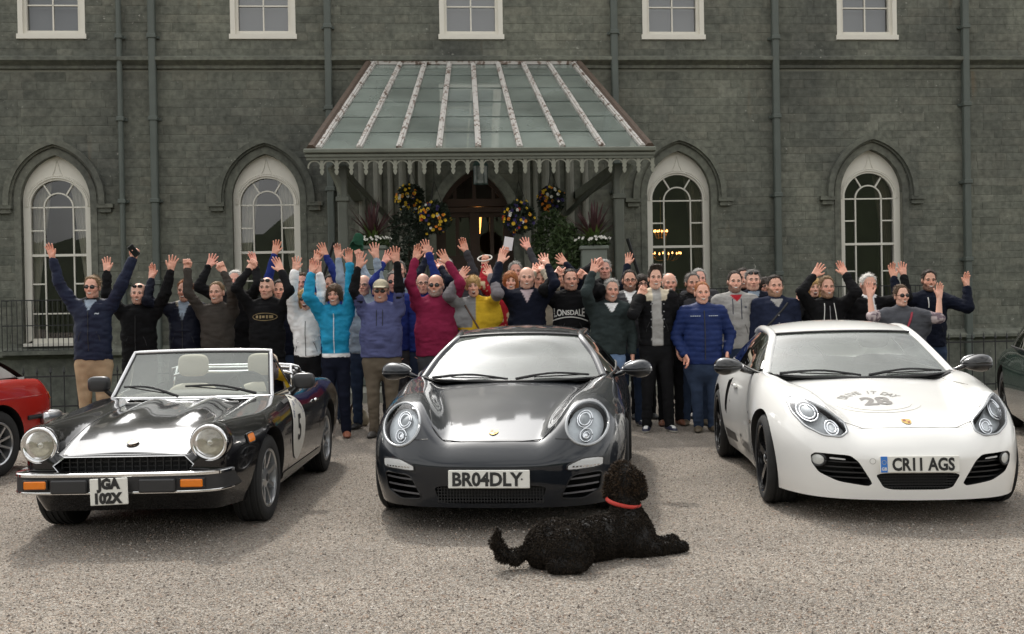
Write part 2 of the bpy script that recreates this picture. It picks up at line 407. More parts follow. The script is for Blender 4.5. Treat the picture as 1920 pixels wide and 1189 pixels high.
PGLASS = glass_mat('window_glass', (0.82, 0.84, 0.82), 1.55, 0.0, 0.07)
U0, U1, ZB, ZT = -13.5, 15.5, -2.6, 10.3
WU = [-8.42, -4.25, 4.30, 8.47]
HW, ZS, RA = 0.68, 3.72, 0.95            # pointed openings: half width, springing, arc radius
def arch_hw(z, hw=HW, zs=ZS, ra=RA, zb=0.85):
    if z < zb: return 0
    if z <= zs: return hw
    q = ra * ra - (z - zs) ** 2
    return max(0, math.sqrt(q) - (ra - hw)) if q > 0 else 0
def arch_pts(hw=HW, zs=ZS, ra=RA, zb=0.85, n=12, ho=0.0):
    hw2, ra2 = hw + ho, ra + ho; a1 = math.acos((ra - hw) / ra2); P = [(hw2, zb)]
    for k in range(n + 1):
        a = a1 * k / n; P.append((-(ra - hw) + ra2 * math.cos(a), zs + ra2 * math.sin(a)))
    return [(x, z) for x, z in P] + [(-x, z) for x, z in P[::-1]][1:]
DHW, DZS, DRA = 0.80, 3.05, 1.35
openings = [(u, lambda z: arch_hw(z), 0.85, 4.7) for u in WU] + [(0, lambda z: arch_hw(z, DHW, DZS, DRA, -0.1), -0.1, 4.4)]
UPW = [(-8.42), (-4.24), 0.0, 4.24, 8.42, 12.6]
for u in UPW: openings.append((u, lambda z: 0.62 if 7.02 < z < 9.0 else 0, 7.02, 9.0))
for u in (12.65, -12.6): openings.append((u, lambda z: arch_hw(z), 0.85, 4.7))
def intervals(z0, z1, narrow=False):
    iv = [(U0, U1)]
    for u, fn, a, b in openings:
        if z1 <= a or z0 >= b: continue
        h = (max if not narrow else min)(fn(max(z0, a + .001)), fn(min(z1, b - .001)))
        h = max(h, fn(min(max((z0 + z1) / 2, a), b)))
        if h <= 0.01: continue
        nv = []
        for p, q in iv:
            if q <= u - h or p >= u + h: nv.append((p, q)); continue
            if p < u - h: nv.append((p, u - h))
            if q > u + h: nv.append((u + h, q))
        iv = nv
    return iv
zs_ = [ZB]; zc_ = ZB
while zc_ < ZT - 0.1:
    h = 0.150 + 0.045 * rng.random(); zc_ += h; zs_.append(min(zc_, ZT))
back = MB(); stones = []
for z0, z1 in zip(zs_[:-1], zs_[1:]):
    zz = np.linspace(z0, z1, 5 if any(a < z1 and z0 < b for _, _, a, b in openings) else 2)
    for a, b in zip(zz[:-1], zz[1:]):
        for p, q in intervals(a, b): back.box((p, 0.0, a), (q, 0.5, b))
    if 6.36 < z1 and z0 < 6.6: continue
    for p, q in intervals(z0, z1):
        x = p
        while x < q - 0.01:
            wd = 0.24 + 0.5 * rng.random() ** 1.3; e = x + wd
            if q - e < 0.16: e = q
            stones.append((x, e, z0, z1)); x = e
o = back.build('wall', MORT, castle)
J = 0.002
def stone_shape(w, h, pr=0.007):
    """block face with worn bevelled edges and an uneven front"""
    b1, b2 = 0.006, 0.018; xs = [-w / 2, -w / 2 + b2, w / 2 - b2, w / 2]; zs = [-h / 2, -h / 2 + b2 * .7, h / 2 - b2 * .7, h / 2]; v = []
    for k, z in enumerate(zs):
        for i, x in enumerate(xs):
            ed = (i in (0, 3)) + (k in (0, 3)); y = -pr + (0.0026 * ed) + (rng.random() - .5) * .003
            v.append((x + (rng.random() - .5) * .008 * (i not in (0, 3)), y, z + (rng.random() - .5) * .005))
    f = grid_faces(4, 4)
    n0 = len(v); rim = [0, 1, 2, 3, 7, 11, 15, 14, 13, 12, 8, 4]
    v += [(v[i][0], 0.004, v[i][2]) for i in rim]
    for k in range(12): f.append([rim[k], n0 + k, n0 + (k + 1) % 12, rim[(k + 1) % 12]])
    f = [q[::-1] if i >= 9 else q for i, q in enumerate(f)]
    return np.array(v), f
def hidden(x0, x1, z0, z1):
    u = (x0 + x1) / 2; z = (z0 + z1) / 2
    return u < -10 or u > 11.8 or z > 7.75 or z < 1.75 or (abs(u - .0) < 2.8 and 3.7 < z < 6.4) or abs(u) < 2.9 and z < 3.7
vis = sorted([s for s in stones if not hidden(*s)], key=lambda s: -(s[1] - s[0]) * (s[3] - s[2]))
single = set(vis[:300])
lib = [mesh_data('stone', *stone_shape(wv, 0.172), STONE) for wv in (0.3, 0.42, 0.55, 0.68) for _ in range(4)]
lw = [wv for wv in (0.3, 0.42, 0.55, 0.68) for _ in range(4)]
rest = MB()
for s in stones:
    wv, hv = s[1] - s[0] - J * 2, s[3] - s[2] - J * 2; cx, cz = (s[0] + s[1]) / 2, (s[2] + s[3]) / 2; dy = -0.004 * rng.random()
    k = min(range(16), key=lambda i: abs(lw[i] - wv) + 0.2 * rng.random())
    if s in single:
        o = link('stone', lib[k], castle, (cx, dy, cz)); o.scale = (wv / lw[k], 1, hv / 0.172)
    elif s[3] > -0.8 and -11 < cx < 13.4 and s[2] < 8.4:
        v, f = stone_shape(wv, hv); rest.add(v + np.array([cx, dy, cz]), f)
o = rest.build('stonework', STONE, castle); tag(o, kind='stuff')
# body of the building behind the front, parapet
mb = MB().box((U0, 0.52, ZB), (U0 + .5, 13, ZT)).box((U1 - .5, 0.52, ZB), (U1, 13, ZT)).box((U0, 12.5, ZB), (U1, 13, ZT)).box((U0 + .5, .52, ZT - .3), (U1 - .5, 12.5, ZT))
mb.build('side_wall', STONE, castle)
mb = MB().box((U0, -0.1, ZT), (U1, 0.5, ZT + .35)); x = U0
while x < U1: mb.box((x, -0.05, ZT + .35), (x + .8, .45, ZT + .85)); x += 1.5
mb.build('battlement', STONE, castle)
# string course and plinth
prof = [(0, 6.34), (-.05, 6.36), (-.05, 6.42), (-.19, 6.50), (-.19, 6.57), (-.03, 6.62), (0, 6.63)]
def strip(prof, u0, u1, n=40):
    us = np.linspace(u0, u1, n); v = [(u, p[0] + (rng.random() - .5) * .006, p[1] + (rng.random() - .5) * .006) for u in us for p in prof]
    return v, grid_faces(n, len(prof), True)
mk('string_course', *strip(prof, U0, U1, 90), STONE, castle)
for a, b in ((U0, -3.0), (2.8, U1)):
    mk('plinth', *strip([(0, .78), (-.10, .74), (-.2, .66), (-.2, .60), (-.06, .54), (-.06, -2.6)], a, b), STONE, castle)
# windows
def ring2(P, Q, y0, y1):
    """solid ring between two outlines (same length lists of x,z), from depth y0 to y1"""
    n = len(P); v = [(p[0], y0, p[1]) for p in P] + [(q[0], y0, q[1]) for q in Q] + [(p[0], y1, p[1]) for p in P] + [(q[0], y1, q[1]) for q in Q]; f = []
    for i in range(n - 1):
        f += [[i, i + 1, n + i + 1, n + i], [2 * n + i, 3 * n + i, 3 * n + i + 1, 2 * n + i + 1], [i, 2 * n + i, 2 * n + i + 1, i + 1], [n + i, n + i + 1, 3 * n + i + 1, 3 * n + i]]
    return np.array(v), f
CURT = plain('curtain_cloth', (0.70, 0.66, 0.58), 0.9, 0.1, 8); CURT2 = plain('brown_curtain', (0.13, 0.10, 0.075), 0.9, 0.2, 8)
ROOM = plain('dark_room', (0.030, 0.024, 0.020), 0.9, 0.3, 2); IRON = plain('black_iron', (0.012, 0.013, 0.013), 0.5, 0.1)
BRASS = plain('brass', (0.45, 0.28, 0.10), 0.3, 0.0, metal=1.0); BULB = emit_mat('warm_bulb', (1, 0.45, 0.13), 7)
def sash_bar(mb, a, b, y=0.20, wv=0.028):
    a = np.array(a, float); b = np.array(b, float); d = b - a; L = np.linalg.norm(d); d /= L; nrm = np.array([-d[1], d[0]]) * wv / 2
    v = [(p[0] + s * nrm[0], yy, p[1] + s * nrm[1]) for yy in (y - .03, y + .01) for p in (a, b) for s in (-1, 1)]
    mb.add(v, [[0, 2, 3, 1], [4, 5, 7, 6], [0, 4, 6, 2], [1, 3, 7, 5], [0, 1, 5, 4], [2, 6, 7, 3]])
def add_window(u, k):
    wn = bpy.data.objects.new('window', None); COL.objects.link(wn); wn.parent = castle; wn.location = (u, 0, 0)
    ar = arch_pts(); n = len(ar)
    # stone reveal and dressed margin
    P = arch_pts(ho=0.0); Q = arch_pts(ho=0.13)
    v, f = ring2(Q, P, -0.028, 0.16); mk('reveal', v, f, STONE, wn)
    # hood mould: two stepped rolls ending on kneelers
    hp = lambda h: [p for p in arch_pts(zb=3.62, ho=h)]
    mb = MB()
    for h0, h1, y in ((0.16, 0.23, -.07), (0.20, 0.31, -.14)):
        v, f = ring2(hp(h1), hp(h0), y, 0.02); mb.add(v, f)
    for s in (-1, 1):
        mb.box((s * (HW + .15), -.13, 3.56), (s * (HW + .47), .02, 3.64)).box((s * (HW + .18), -.09, 3.47), (s * (HW + .42), .02, 3.56))
    mb.build('hood_mould', STONE, castle).location = (u, 0, 0)
    # white timber frame: pointed outside, round-headed sash inside
    ri, zc = 0.545, 3.60; pts = [(ri, .93)]
    inner = []
    for (x, z) in P:
        if z <= ZS - 1: inner.append((math.copysign(ri, x), max(z, .93)))
        else:
            a = math.atan2(max(z - zc, 0), x); inner.append((ri * math.cos(a), zc + ri * math.sin(a)))
    v, f = ring2(P, inner, 0.13, 0.24); mk('frame', v, f, WHITE, wn)
    mb = MB()
    for rr, t0 in ((ri + .05, .022), (ri + .085, .014)):
        an = np.linspace(0.02, math.pi - .02, 25); mb.tube([(rr * math.cos(a), .125, zc + rr * math.sin(a)) for a in an], t0, 6)
    for s in (-1, 1):
        mb.tube(crom([(s * .10, .122, 4.23), (s * .05, .122, 4.35), (s * .0, .122, 4.55)], 8), .008, 5)
    mb.build('head_moulding', WHITE, wn)
    MB().box((-.66, -.10, .80), (.66, .2, .86)).box((-.56, .12, .86), (.56, .24, .95)).build('sill', WHITE if k < 2 else STONE, wn)
    # glazing bars
    xb = 0.285; mb = MB()
    for s in (-1, 1):
        sash_bar(mb, (s * xb, .93), (s * xb, zc)); sash_bar(mb, (s * xb, 3.13), (s * ri, 3.13)); sash_bar(mb, (s * xb, 2.05), (s * ri, 2.05))
        a = R(58); sash_bar(mb, (s * xb * math.cos(a), zc + xb * math.sin(a)), (s * ri * math.cos(a), zc + ri * math.sin(a)))
        sash_bar(mb, (s * xb, 1.45), (s * ri, 1.45))
    sash_bar(mb, (-ri, zc), (ri, zc)); sash_bar(mb, (-ri, 2.63), (ri, 2.63), .185, .05); sash_bar(mb, (-xb, 1.45), (xb, 1.45))
    an = np.linspace(0, math.pi, 17)
    for a, b in zip(an[:-1], an[1:]): sash_bar(mb, (xb * math.cos(a), zc + xb * math.sin(a)), (xb * math.cos(b), zc + xb * math.sin(b)))
    mb.build('glazing_bars', WHITE, wn)
    def pane(poly, j=0.0):
        tl = (rng.random(2) - .5) * .012; v = [(x, 0.205 + tl[0] * x + tl[1] * (z - 2.5), z) for x, z in poly]
        mk('pane', v, [list(range(len(v)))], PGLASS, wn)
    zl = [.95, 1.45, 2.05, 2.63, 3.13, zc]
    for a, b in zip(zl[:-1], zl[1:]):
        for s in (-1, 1): pane([(s * xb, a), (s * ri, a), (s * ri, b), (s * xb, b)][::s])
    for a, b in ((.95, 1.45), (1.45, 2.63), (2.63, zc)): pane([(-xb, a), (xb, a), (xb, b), (-xb, b)])
    pane([(xb * math.cos(a), zc + xb * math.sin(a)) for a in np.linspace(0, math.pi, 13)])
    for a0, a1 in ((0, 58), (58, 122), (122, 180)):
        aa = np.radians(np.linspace(a0, a1, 7)); pane([(ri * math.cos(a), zc + ri * math.sin(a)) for a in aa] + [(xb * math.cos(a), zc + xb * math.sin(a)) for a in aa[::-1]])
    # the room and the curtains behind the glass
    v = [(-1.6, .52, .2), (1.6, .52, .2), (1.6, .52, 5), (-1.6, .52, 5), (-1.6, 3.5, .2), (1.6, 3.5, .2), (1.6, 3.5, 5), (-1.6, 3.5, 5)]
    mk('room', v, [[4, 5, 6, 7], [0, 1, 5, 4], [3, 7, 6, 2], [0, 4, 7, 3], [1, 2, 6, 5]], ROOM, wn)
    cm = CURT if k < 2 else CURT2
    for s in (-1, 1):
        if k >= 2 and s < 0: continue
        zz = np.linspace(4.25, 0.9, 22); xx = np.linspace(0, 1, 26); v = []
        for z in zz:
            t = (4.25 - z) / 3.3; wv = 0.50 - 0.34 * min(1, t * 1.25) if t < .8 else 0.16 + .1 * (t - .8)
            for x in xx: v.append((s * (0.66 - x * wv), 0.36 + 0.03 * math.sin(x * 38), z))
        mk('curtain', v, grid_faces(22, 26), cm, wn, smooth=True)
    if k == 2:      # two lit chandeliers inside
        for (cu, cz, rr) in ((-.05, 3.02, .15), (.06, 2.52, .34)):
            mb = MB(); mb.tube([(cu, 1.6, cz + .1), (cu, 1.6, cz + .8)], .008, 5)
            for q in range(10):
                a = q * .628; e = (cu + rr * math.cos(a), 1.6 + rr * .6 * math.sin(a), cz)
                mb.tube(crom([(cu, 1.6, cz - .1), (cu + .6 * rr * math.cos(a), 1.6 + .4 * rr * math.sin(a), cz - .13), e], 6), .008, 5)
            ch = mb.build('chandelier', BRASS, wn); mb = MB()
            for q in range(10):
                a = q * .628; v, f = lathe([(0.001, 0), (.016, .012), (.013, .035), (.001, .06)], 6); mb.add(v + [cu + rr * math.cos(a), 1.6 + rr * .6 * math.sin(a), cz + .01], f)
            mb.build('chandelier_bulb', BULB, wn)
    # iron balconet on the sill
    mb = MB(); y1 = -.34; z0, z1, hw = .72, 1.72, .98
    for y, z in ((y1, z1), (y1, z0), (y1, 1.22)): mb.tube([(-hw, 0, z), (-hw, y, z), (hw, y, z), (hw, 0, z)], .016, 4)
    rail = mb.build('balconet', IRON, castle); rail.location = (u, 0, 0)
    bar = None
    for q in range(21):
        x = -hw + q * hw * 2 / 20
        if bar is None: bar = mesh_data('baluster', *tube([(0, y1, z0), (0, y1, z1)], .009, 4), IRON)
        link('baluster', bar, rail, (x, 0, 0))
    MB().box((-hw - .05, -.4, .64), (hw + .05, .0, .72)).build('balconet_slab', STONE, castle).location = (u, 0, 0)
for k, u in enumerate(WU): add_window(u, k)
# upper sash windows
BLIND = plain('pale_blind', (0.30, 0.31, 0.34), 0.8, 0.1, 3)
for u in UPW:
    wn = bpy.data.objects.new('upper_window', None); COL.objects.link(wn); wn.parent = castle; wn.location = (u, 0, 0)
    mb = MB()
    mb.box((-.655, -.02, 7.02), (-.56, .2, 9.0)).box((.56, -.02, 7.02), (.655, .2, 9.0)).box((-.68, -.05, 6.96), (.68, .2, 7.06)).box((-.56, .05, 7.06), (.56, .2, 7.14)).box((-.56, -.02, 8.93), (.56, .2, 9.0))
    mb.box((-.56, .05, 7.14), (-.5, .16, 8.93)).box((.5, .05, 7.14), (.56, .16, 8.93)); mb.build('frame', WHITE, wn)
    mb = MB()
    for z in (7.66, 8.22): sash_bar(mb, (-.5, z), (.5, z), .13)
    sash_bar(mb, (0, 7.14), (0, 8.93), .13); mb.build('glazing_bars', WHITE, wn)
    for a, b in ((7.14, 7.66), (7.66, 8.22), (8.22, 8.93)):
        for s in (0, 1): mk('pane', [(-.5 + .5 * s, .135, a), (.5 * s, .135, a), (.5 * s, .135, b), (-.5 + .5 * s, .135, b)], [[0, 1, 2, 3]], PGLASS, wn)
    mk('blind', [(-.62, .3, 7.0), (.62, .3, 7.0), (.62, .3, 9), (-.62, .3, 9)], [[0, 1, 2, 3]], BLIND, wn)
# downpipes with sockets and brackets
for u, r_, zt in ((-7.08, .055, 10), (-6.43, .07, 10), (-2.93, .07, 10), (2.96, .07, 10), (6.38, .07, 10), (10.52, .07, 10), (-10.9, .06, 10)):
    mb = MB(); mb.box((u - r_, -.06 - 2 * r_, -2.5), (u + r_, -.06, zt), bev=.02) if r_ > .06 else mb.tube([(u, -.12, -2.5), (u, -.12, zt)], r_, 10)
    for z in np.arange(.3 + rng.random() * .3, 9.8, 1.65):
        mb.box((u - r_ - .02, -.08 - 2 * r_, z), (u + r_ + .02, -.045, z + .09), bev=.012).box((u - r_ - .06, -.05, z + .02), (u + r_ + .06, .0, z + .07))
    mb.build('downpipe', LEAD, castle)
# entrance: pointed doorway, shafts, glazed oak doors
OAK = plain('dark_oak', (0.042, 0.021, 0.013), 0.45, 0.35, 12)
P = arch_pts(DHW, DZS, DRA, 0.0); Q = arch_pts(DHW, DZS, DRA, 0.0, ho=.2)
v, f = ring2(Q, P, -.10, .3); mk('door_reveal', v, f, STONE, castle)
PALE = plain('pale_dressed_stone', (0.20, 0.20, 0.17), 0.9, 0.25, 6)
for s in (-1, 1):
    for k, (x, r_) in enumerate(((1.08, .075), (1.26, .055), (1.47, .085), (1.72, .06), (1.98, .09), (2.30, .07))):
        mb = MB().tube([(s * x, -.12, 0), (s * x, -.12, 4.75)], r_, 10); mb.lathe([(r_ + .05, 0), (r_ + .05, .25), (r_, .32)], (s * x, -.12, 0), seg=10)
        mb.build('shaft', PALE, castle, smooth=False)
    MB().box((s * 1.0, -.1, 0.0), (s * 2.45, 0.0, 4.7)).build('door_panel', STONE, castle)
dr = bpy.data.objects.new('doorway', None); COL.objects.link(dr); dr.parent = castle
P2 = arch_pts(DHW - .09, DZS, DRA - .09, 0.0); v, f = ring2(P, P2, .10, .24); mk('frame', v, f, OAK, dr)
mb = MB().box((-.72, .08, 3.52), (.72, .24, 3.68)).box((-.72, .06, 3.40), (.72, .2, 3.50))
for x in (-.40, 0, .40): mb.box((x - .035, .12, 3.68), (x + .035, .2, 4.25))
mb.build('transom', OAK, dr)
mb = MB().box((-.10, .08, 0), (.10, .22, 3.4)).box((-.71, .12, 0), (-.60, .2, 3.4)).box((.60, .12, 0), (.71, .2, 3.4))
for s in (-1, 1):
    mb.box((s * .36 - .04, .13, 0), (s * .36 + .04, .2, 3.4)).box((s * .1, .12, 2.2), (s * .6, .2, 2.5)).box((s * .1, .12, 0), (s * .6, .2, .9)).box((s * .1, .12, 3.3), (s * .6, .2, 3.4))
mb.build('door_leaf', OAK, dr)
for x0, x1 in ((-.6, -.4), (-.32, -.1), (.1, .32), (.4, .6)):
    for a, b in ((.9, 2.2), (2.5, 3.3)): mk('pane', [(x0, .165, a), (x1, .165, a), (x1, .165, b), (x0, .165, b)], [[0, 1, 2, 3]], PGLASS, dr)
mk('pane', [(-.7, .16, 3.68), (.7, .16, 3.68), (.45, .16, 4.1), (.0, .16, 4.4), (-.45, .16, 4.1)], [[0, 1, 2, 3, 4]], PGLASS, dr)
v = [(-1.4, .52, 0), (1.4, .52, 0), (1.4, .52, 5), (-1.4, .52, 5), (-1.4, 3.5, 0), (1.4, 3.5, 0), (1.4, 3.5, 5), (-1.4, 3.5, 5)]
mk('hall', v, [[4, 5, 6, 7], [0, 1, 5, 4], [3, 7, 6, 2], [0, 4, 7, 3], [1, 2, 6, 5]], plain('hall_wall', (0.10, 0.085, 0.07), 0.9, 0.3, 2), dr)
sc_ = MB(); v, f = lathe([(.03, 0), (.05, .16), (.07, .42), (.05, .44)], 10); sc_.add(v + [.12, .8, 3.0], f); sc_.build('hall_lamp', emit_mat('lamp_glow', (1, .42, .10), 4), dr)
o = MB().box(wl(-3.3, 6.0, .02) * 0 + [-3.25, -5.9, -.3], (2.95, -.02, .16)).build('bridge_deck', PALE); o.location = WO; o.rotation_euler.z = TH; tag(o, kind='structure')

# ------------------------------------------------------------------ glass entrance canopy
canopy = thing('entrance_canopy', 'grey-green iron and glass canopy sloping out over the castle doorway', 'canopy', WO, TH)
PAINT_SHADED = plain('grey_green_paint_shaded', (0.085, 0.093, 0.075), 0.6, 0.3, 5)  # canopy paint again, with the shade under the canopy put into its colour
PAINT = plain('grey_green_paint', (0.135, 0.145, 0.115), 0.6, 0.25, 5); FLAKE = None
m, t, b = nodes_of('flaking_white_paint'); setp(b, rough=0.8)
n = t.nodes.new('ShaderNodeTexNoise'); n.inputs['Scale'].default_value = 9; n.inputs['Detail'].default_value = 8; tcn = t.nodes.new('ShaderNodeTexCoord'); t.links.new(tcn.outputs['Object'], n.inputs['Vector'])
rp = t.nodes.new('ShaderNodeValToRGB'); rp.color_ramp.elements[0].position = .36; rp.color_ramp.elements[0].color = (.11, .075, .055, 1); rp.color_ramp.elements[1].position = .48; rp.color_ramp.elements[1].color = (.48, .46, .43, 1)
x = rp.color_ramp.elements.new(.42); x.color = (.27, .22, .19, 1); t.links.new(n.outputs['Fac'], rp.inputs[0]); t.links.new(rp.outputs[0], b.inputs['Base Color']); FLAKE = m
RUST = plain('rusty_iron', (0.085, 0.058, 0.042), 0.85, 0.6, 14)
CGLASS = glass_mat('canopy_glass', (0.72, 0.80, 0.75), 1.5, 0.06, 0.03, film=(0.48, (0.38, 0.44, 0.395), .7))
NE = 5.0
ex = [597, 673, 748, 823, 897, 975, 1055, 1130, 1205]; tx = [703, 752, 797, 843, 887, 933, 980, 1027, 1073]
E_ = [wpx(x, 280, NE) for x in ex]; T_ = [wpx(x, 120, 0.06) for x in tx]
ez = np.mean([e[1] for e in E_]); tz = np.mean([q[1] for q in T_])
rib = [(np.array([e[0], -NE, ez]), np.array([q[0], -.06, tz])) for e, q in zip(E_, T_)]
for i, (a, b) in enumerate(rib):
    n_ = 14; pts = [a + (b - a) * k / (n_ - 1) + [0, 0, .035 + .008 * rng.random()] for k in range(n_)]
    MB().tube(pts, .062, 4, sq=(1.05, .5)).tube([p + [0, 0, .03] for p in pts], .022, 4).build('glazing_bar', FLAKE, canopy)
    if i in (0, 8):
        s = -1 if i == 0 else 1
        MB().tube([p + [s * .12, 0, .0] for p in pts], .075, 6, sq=(1, .8)).build('edge_flashing', RUST, canopy)
rows = [0, .16, .32, .49, .66, .83, 1.0]
for i in range(8):
    (a0, b0), (a1, b1) = rib[i], rib[i + 1]
    for k in range(6):
        r0, r1 = rows[k], min(1, rows[k + 1] + .012); q = [a0 + (b0 - a0) * r0, a1 + (b1 - a1) * r0, a1 + (b1 - a1) * r1, a0 + (b0 - a0) * r1]
        dz = [.022, .022, .004, .004]; tl = (rng.random() - .5) * .02
        v = [p + [0, 0, z + (tl if j in (0, 3) else -tl) * .4] for j, (p, z) in enumerate(zip(q, dz))]
        v += [p - [0, 0, .006] for p in v]
        mk('glass_pane', v, [[0, 1, 2, 3], [4, 7, 6, 5], [0, 4, 5, 1], [1, 5, 6, 2], [2, 6, 7, 3], [3, 7, 4, 0]], CGLASS, canopy)
gl, gr = wpx(570, 292, NE)[0], wpx(1228, 285, NE)[0]
mb = MB().box((gl, -NE - .12, ez - .06), (gr, -NE + .06, ez + .015), bev=.015).box((gl + .04, -NE - .06, ez - .165), (gr - .04, -NE + .02, ez - .06)).box((gl + .02, -NE - .085, ez - .115), (gr - .02, -NE - .06, ez - .075))
mb.build('gutter_beam', PAINT, canopy)
MB().box((rib[0][1][0] - .1, -.16, tz - .03), (rib[-1][1][0] + .1, 0, tz + .05)).build('wall_flashing', FLAKE, canopy)
# cast-iron pendant fringe: one mesh shared by all
sp = (gr - gl - .1) / 24; mb = MB(); an = np.linspace(R(-12), R(192), 15)
mb.tube([(sp * .43 * math.cos(a), 0, -.115 + .10 * math.sin(a)) for a in an], .013, 4, sq=(1, 1.2))
zz = [0, -.05, -.10, -.13, -.155, -.18, -.205, -.23, -.245]; ww = [.034, .022, .030, .040, .018, .034, .028, .016, .002]
v = []
for z, wv in zip(zz, ww): v += [(sp / 2 - wv, -.012, z), (sp / 2 + wv, -.012, z), (sp / 2 + wv, .012, z), (sp / 2 - wv, .012, z)]
f = [[4 * i + j, 4 * i + (j + 1) % 4, 4 * i + 4 + (j + 1) % 4, 4 * i + 4 + j] for i in range(8) for j in range(4)]
mb.add(v, f)
pend = mesh_data('pendant', np.concatenate(mb.v), mb.f, plain('pale_fringe_paint', (.25, .255, .205), .6, .2, 5))
for i in range(24): link('pendant', pend, canopy, (gl + .05 + sp * (i + .5), -NE - .03, ez - .16))
for s, px in ((-1, 643), (1, 1160)):
    u = wpx(px, 400, NE - .35)[0]; y = -NE + .35
    MB().box((u - .08, y - .08, 0), (u + .08, y + .08, ez - .2), bev=.02).box((u - .17, y - .16, 0), (u + .17, y + .16, .5), bev=.02).box((u - .105, y - .105, 3.2), (u + .105, y + .105, 3.28), bev=.01).build('post', PAINT_SHADED, canopy)
    o_ = u + s * .16
    MB().tube(crom([(u - s * .02, y, 2.9), (u + s * .03, y - .05, 3.4), (u + s * .17, y - .2, ez - .24)], 10), .07, 4, sq=(.7, 1)).build('bracket', PAINT, canopy)
    MB().tube([(u, y, ez - .25), (u - s * 1.25, y + 3.4, 2.5)], .05, 4, sq=(.6, 1.2)).build('brace', PAINT_SHADED, canopy)
    MB().box((u - .10, y + .1, ez - .36), (u + .1, -.0, ez - .2)).build('side_beam', PAINT, canopy)
    MB().tube([(u + s * .18, y + .2, 2.55), (u + s * .62, y + .35, 1.2)], .03, 6).build('stay', IRON, canopy)
for i in range(1, 8):
    u = (rib[i][0] * .75 + rib[i][1] * .25)[0]
# ------------------------------------------------------------------ lantern, baskets, planters under the canopy
def leafcloud(n, size, shape, leaf=0.05, rngs=rng):
    """n little leaf quads spread through an ellipsoid"""
    d = rngs.normal(size=(n, 3)); d /= np.linalg.norm(d, axis=1)[:, None]; r = (0.55 + .45 * rngs.random(n)) ** .7
    c = d * r[:, None] * np.array(shape) * size
    a = rngs.normal(size=(n, 3)) + d * .8; a /= np.linalg.norm(a, axis=1)[:, None]; b = np.cross(a, rngs.normal(size=(n, 3))); b /= np.linalg.norm(b, axis=1)[:, None]
    L = leaf * (.6 + .8 * rngs.random(n))[:, None]; q = np.cross(a, b) * L * .15
    v = np.stack([c - a * L, c + b * L * .45 + q, c + a * L, c - b * L * .45 + q], 1).reshape(-1, 3)
    return v, np.arange(n * 4).reshape(n, 4), c
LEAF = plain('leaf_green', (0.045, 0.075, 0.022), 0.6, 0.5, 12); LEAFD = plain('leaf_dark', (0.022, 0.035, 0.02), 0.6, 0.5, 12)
FL = [plain('petal_yellow', (.75, .50, .03), .6, .15), plain('petal_orange', (.75, .25, .02), .6, .15), plain('petal_purple', (.035, .025, .12), .6, .2), plain('petal_red', (.55, .06, .03), .6, .15), plain('petal_white', (.75, .74, .68), .6, .1)]
def flowers(mb, pts, nrm, r_, mi):
    for p, nn in zip(pts, nrm):
        nn = nn / np.linalg.norm(nn); a = np.cross(nn, [.3, .2, 1.0]); a /= np.linalg.norm(a); b = np.cross(nn, a); k = 6
        ring = [p + nn * .015 * (i % 2) + (a * math.cos(i * 1.047) + b * math.sin(i * 1.047)) * r_ for i in range(k)]
        mb.add([p - nn * .005] + ring, [[0, 1 + i, 1 + (i + 1) % k] for i in range(k)], mi)
def basket(px, py, rpx, d, label, k, mixw):
    c = at(px, py, d); r_ = rpx * d / FPX
    b = thing('hanging_basket', label, 'flower basket', c)
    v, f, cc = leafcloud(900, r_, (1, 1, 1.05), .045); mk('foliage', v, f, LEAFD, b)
    v, f = lathe([(.001, -.95 * r_), (.5 * r_, -.75 * r_), (.75 * r_, -.3 * r_), (.78 * r_, 0), (.7 * r_, .05 * r_), (.001, .1 * r_)], 14); mk('bowl', v, f, plain('moss_liner', (.03, .03, .018), .9), b, smooth=True)
    mb = MB(); rg = np.random.default_rng(k)
    for i in range(48):
        dd = rg.normal(size=3); dd /= np.linalg.norm(dd); dd[1] = -abs(dd[1]) if rg.random() < .8 else dd[1]; dd = dd if rg.random() < .25 else dd * .55 + np.array([(-.75, .35, -.1, -.5)[i % 4], -.5, (.3, -.4, .55, -.2)[i % 4]]); dd /= np.linalg.norm(dd)
        flowers(mb, [dd * r_ * (.95 + .15 * rg.random())], [dd + [0, -.5, .1]], .022 + .016 * rg.random(), int(rg.choice(5, p=mixw)))
    mb.build('blossom', FL, b)
    top = np.array([c[0], c[1], ez + .02]) - c
    mb = MB()
    for a in (0, 2.1, 4.2): mb.tube([(r_ * .75 * math.cos(a), r_ * .75 * math.sin(a), 0), (0, 0, min(r_ * 2.2, top[2] - .05))], .006, 4)
    mb.tube([(0, 0, min(r_ * 2.2, top[2] - .05)), (0, 0, top[2] + .25)], .006, 4); mb.build('chain', IRON, b)
basket(770, 372, 27, 20.0, 'hanging basket full of yellow blooms beside a lower basket, left of the door', 1, [.62, .14, .14, .02, .08])
basket(815, 408, 31, 19.2, 'lower hanging basket with yellow and a few red blooms at the left door jamb', 2, [.50, .16, .2, .10, .04])
basket(973, 408, 31, 19.2, 'dark hanging basket with sparse yellow and purple blooms at the right door jamb', 3, [.34, .12, .42, .06, .06])
basket(1034, 376, 26, 20.0, 'hanging basket of orange, white and purple blooms beside the right post', 4, [.28, .28, .24, .02, .18])
c = at(901, 328, 19.5); k = 19.5 / FPX
ln = thing('lantern', 'small glazed green lantern hanging above the castle door', 'lantern', c)
r_ = 13 * k; h = 17 * k; mb = MB()
for i in range(6):
    a = i * math.pi / 3; mb.tube([(r_ * math.cos(a), r_ * math.sin(a), -h), (r_ * math.cos(a), r_ * math.sin(a), h)], .008, 4)
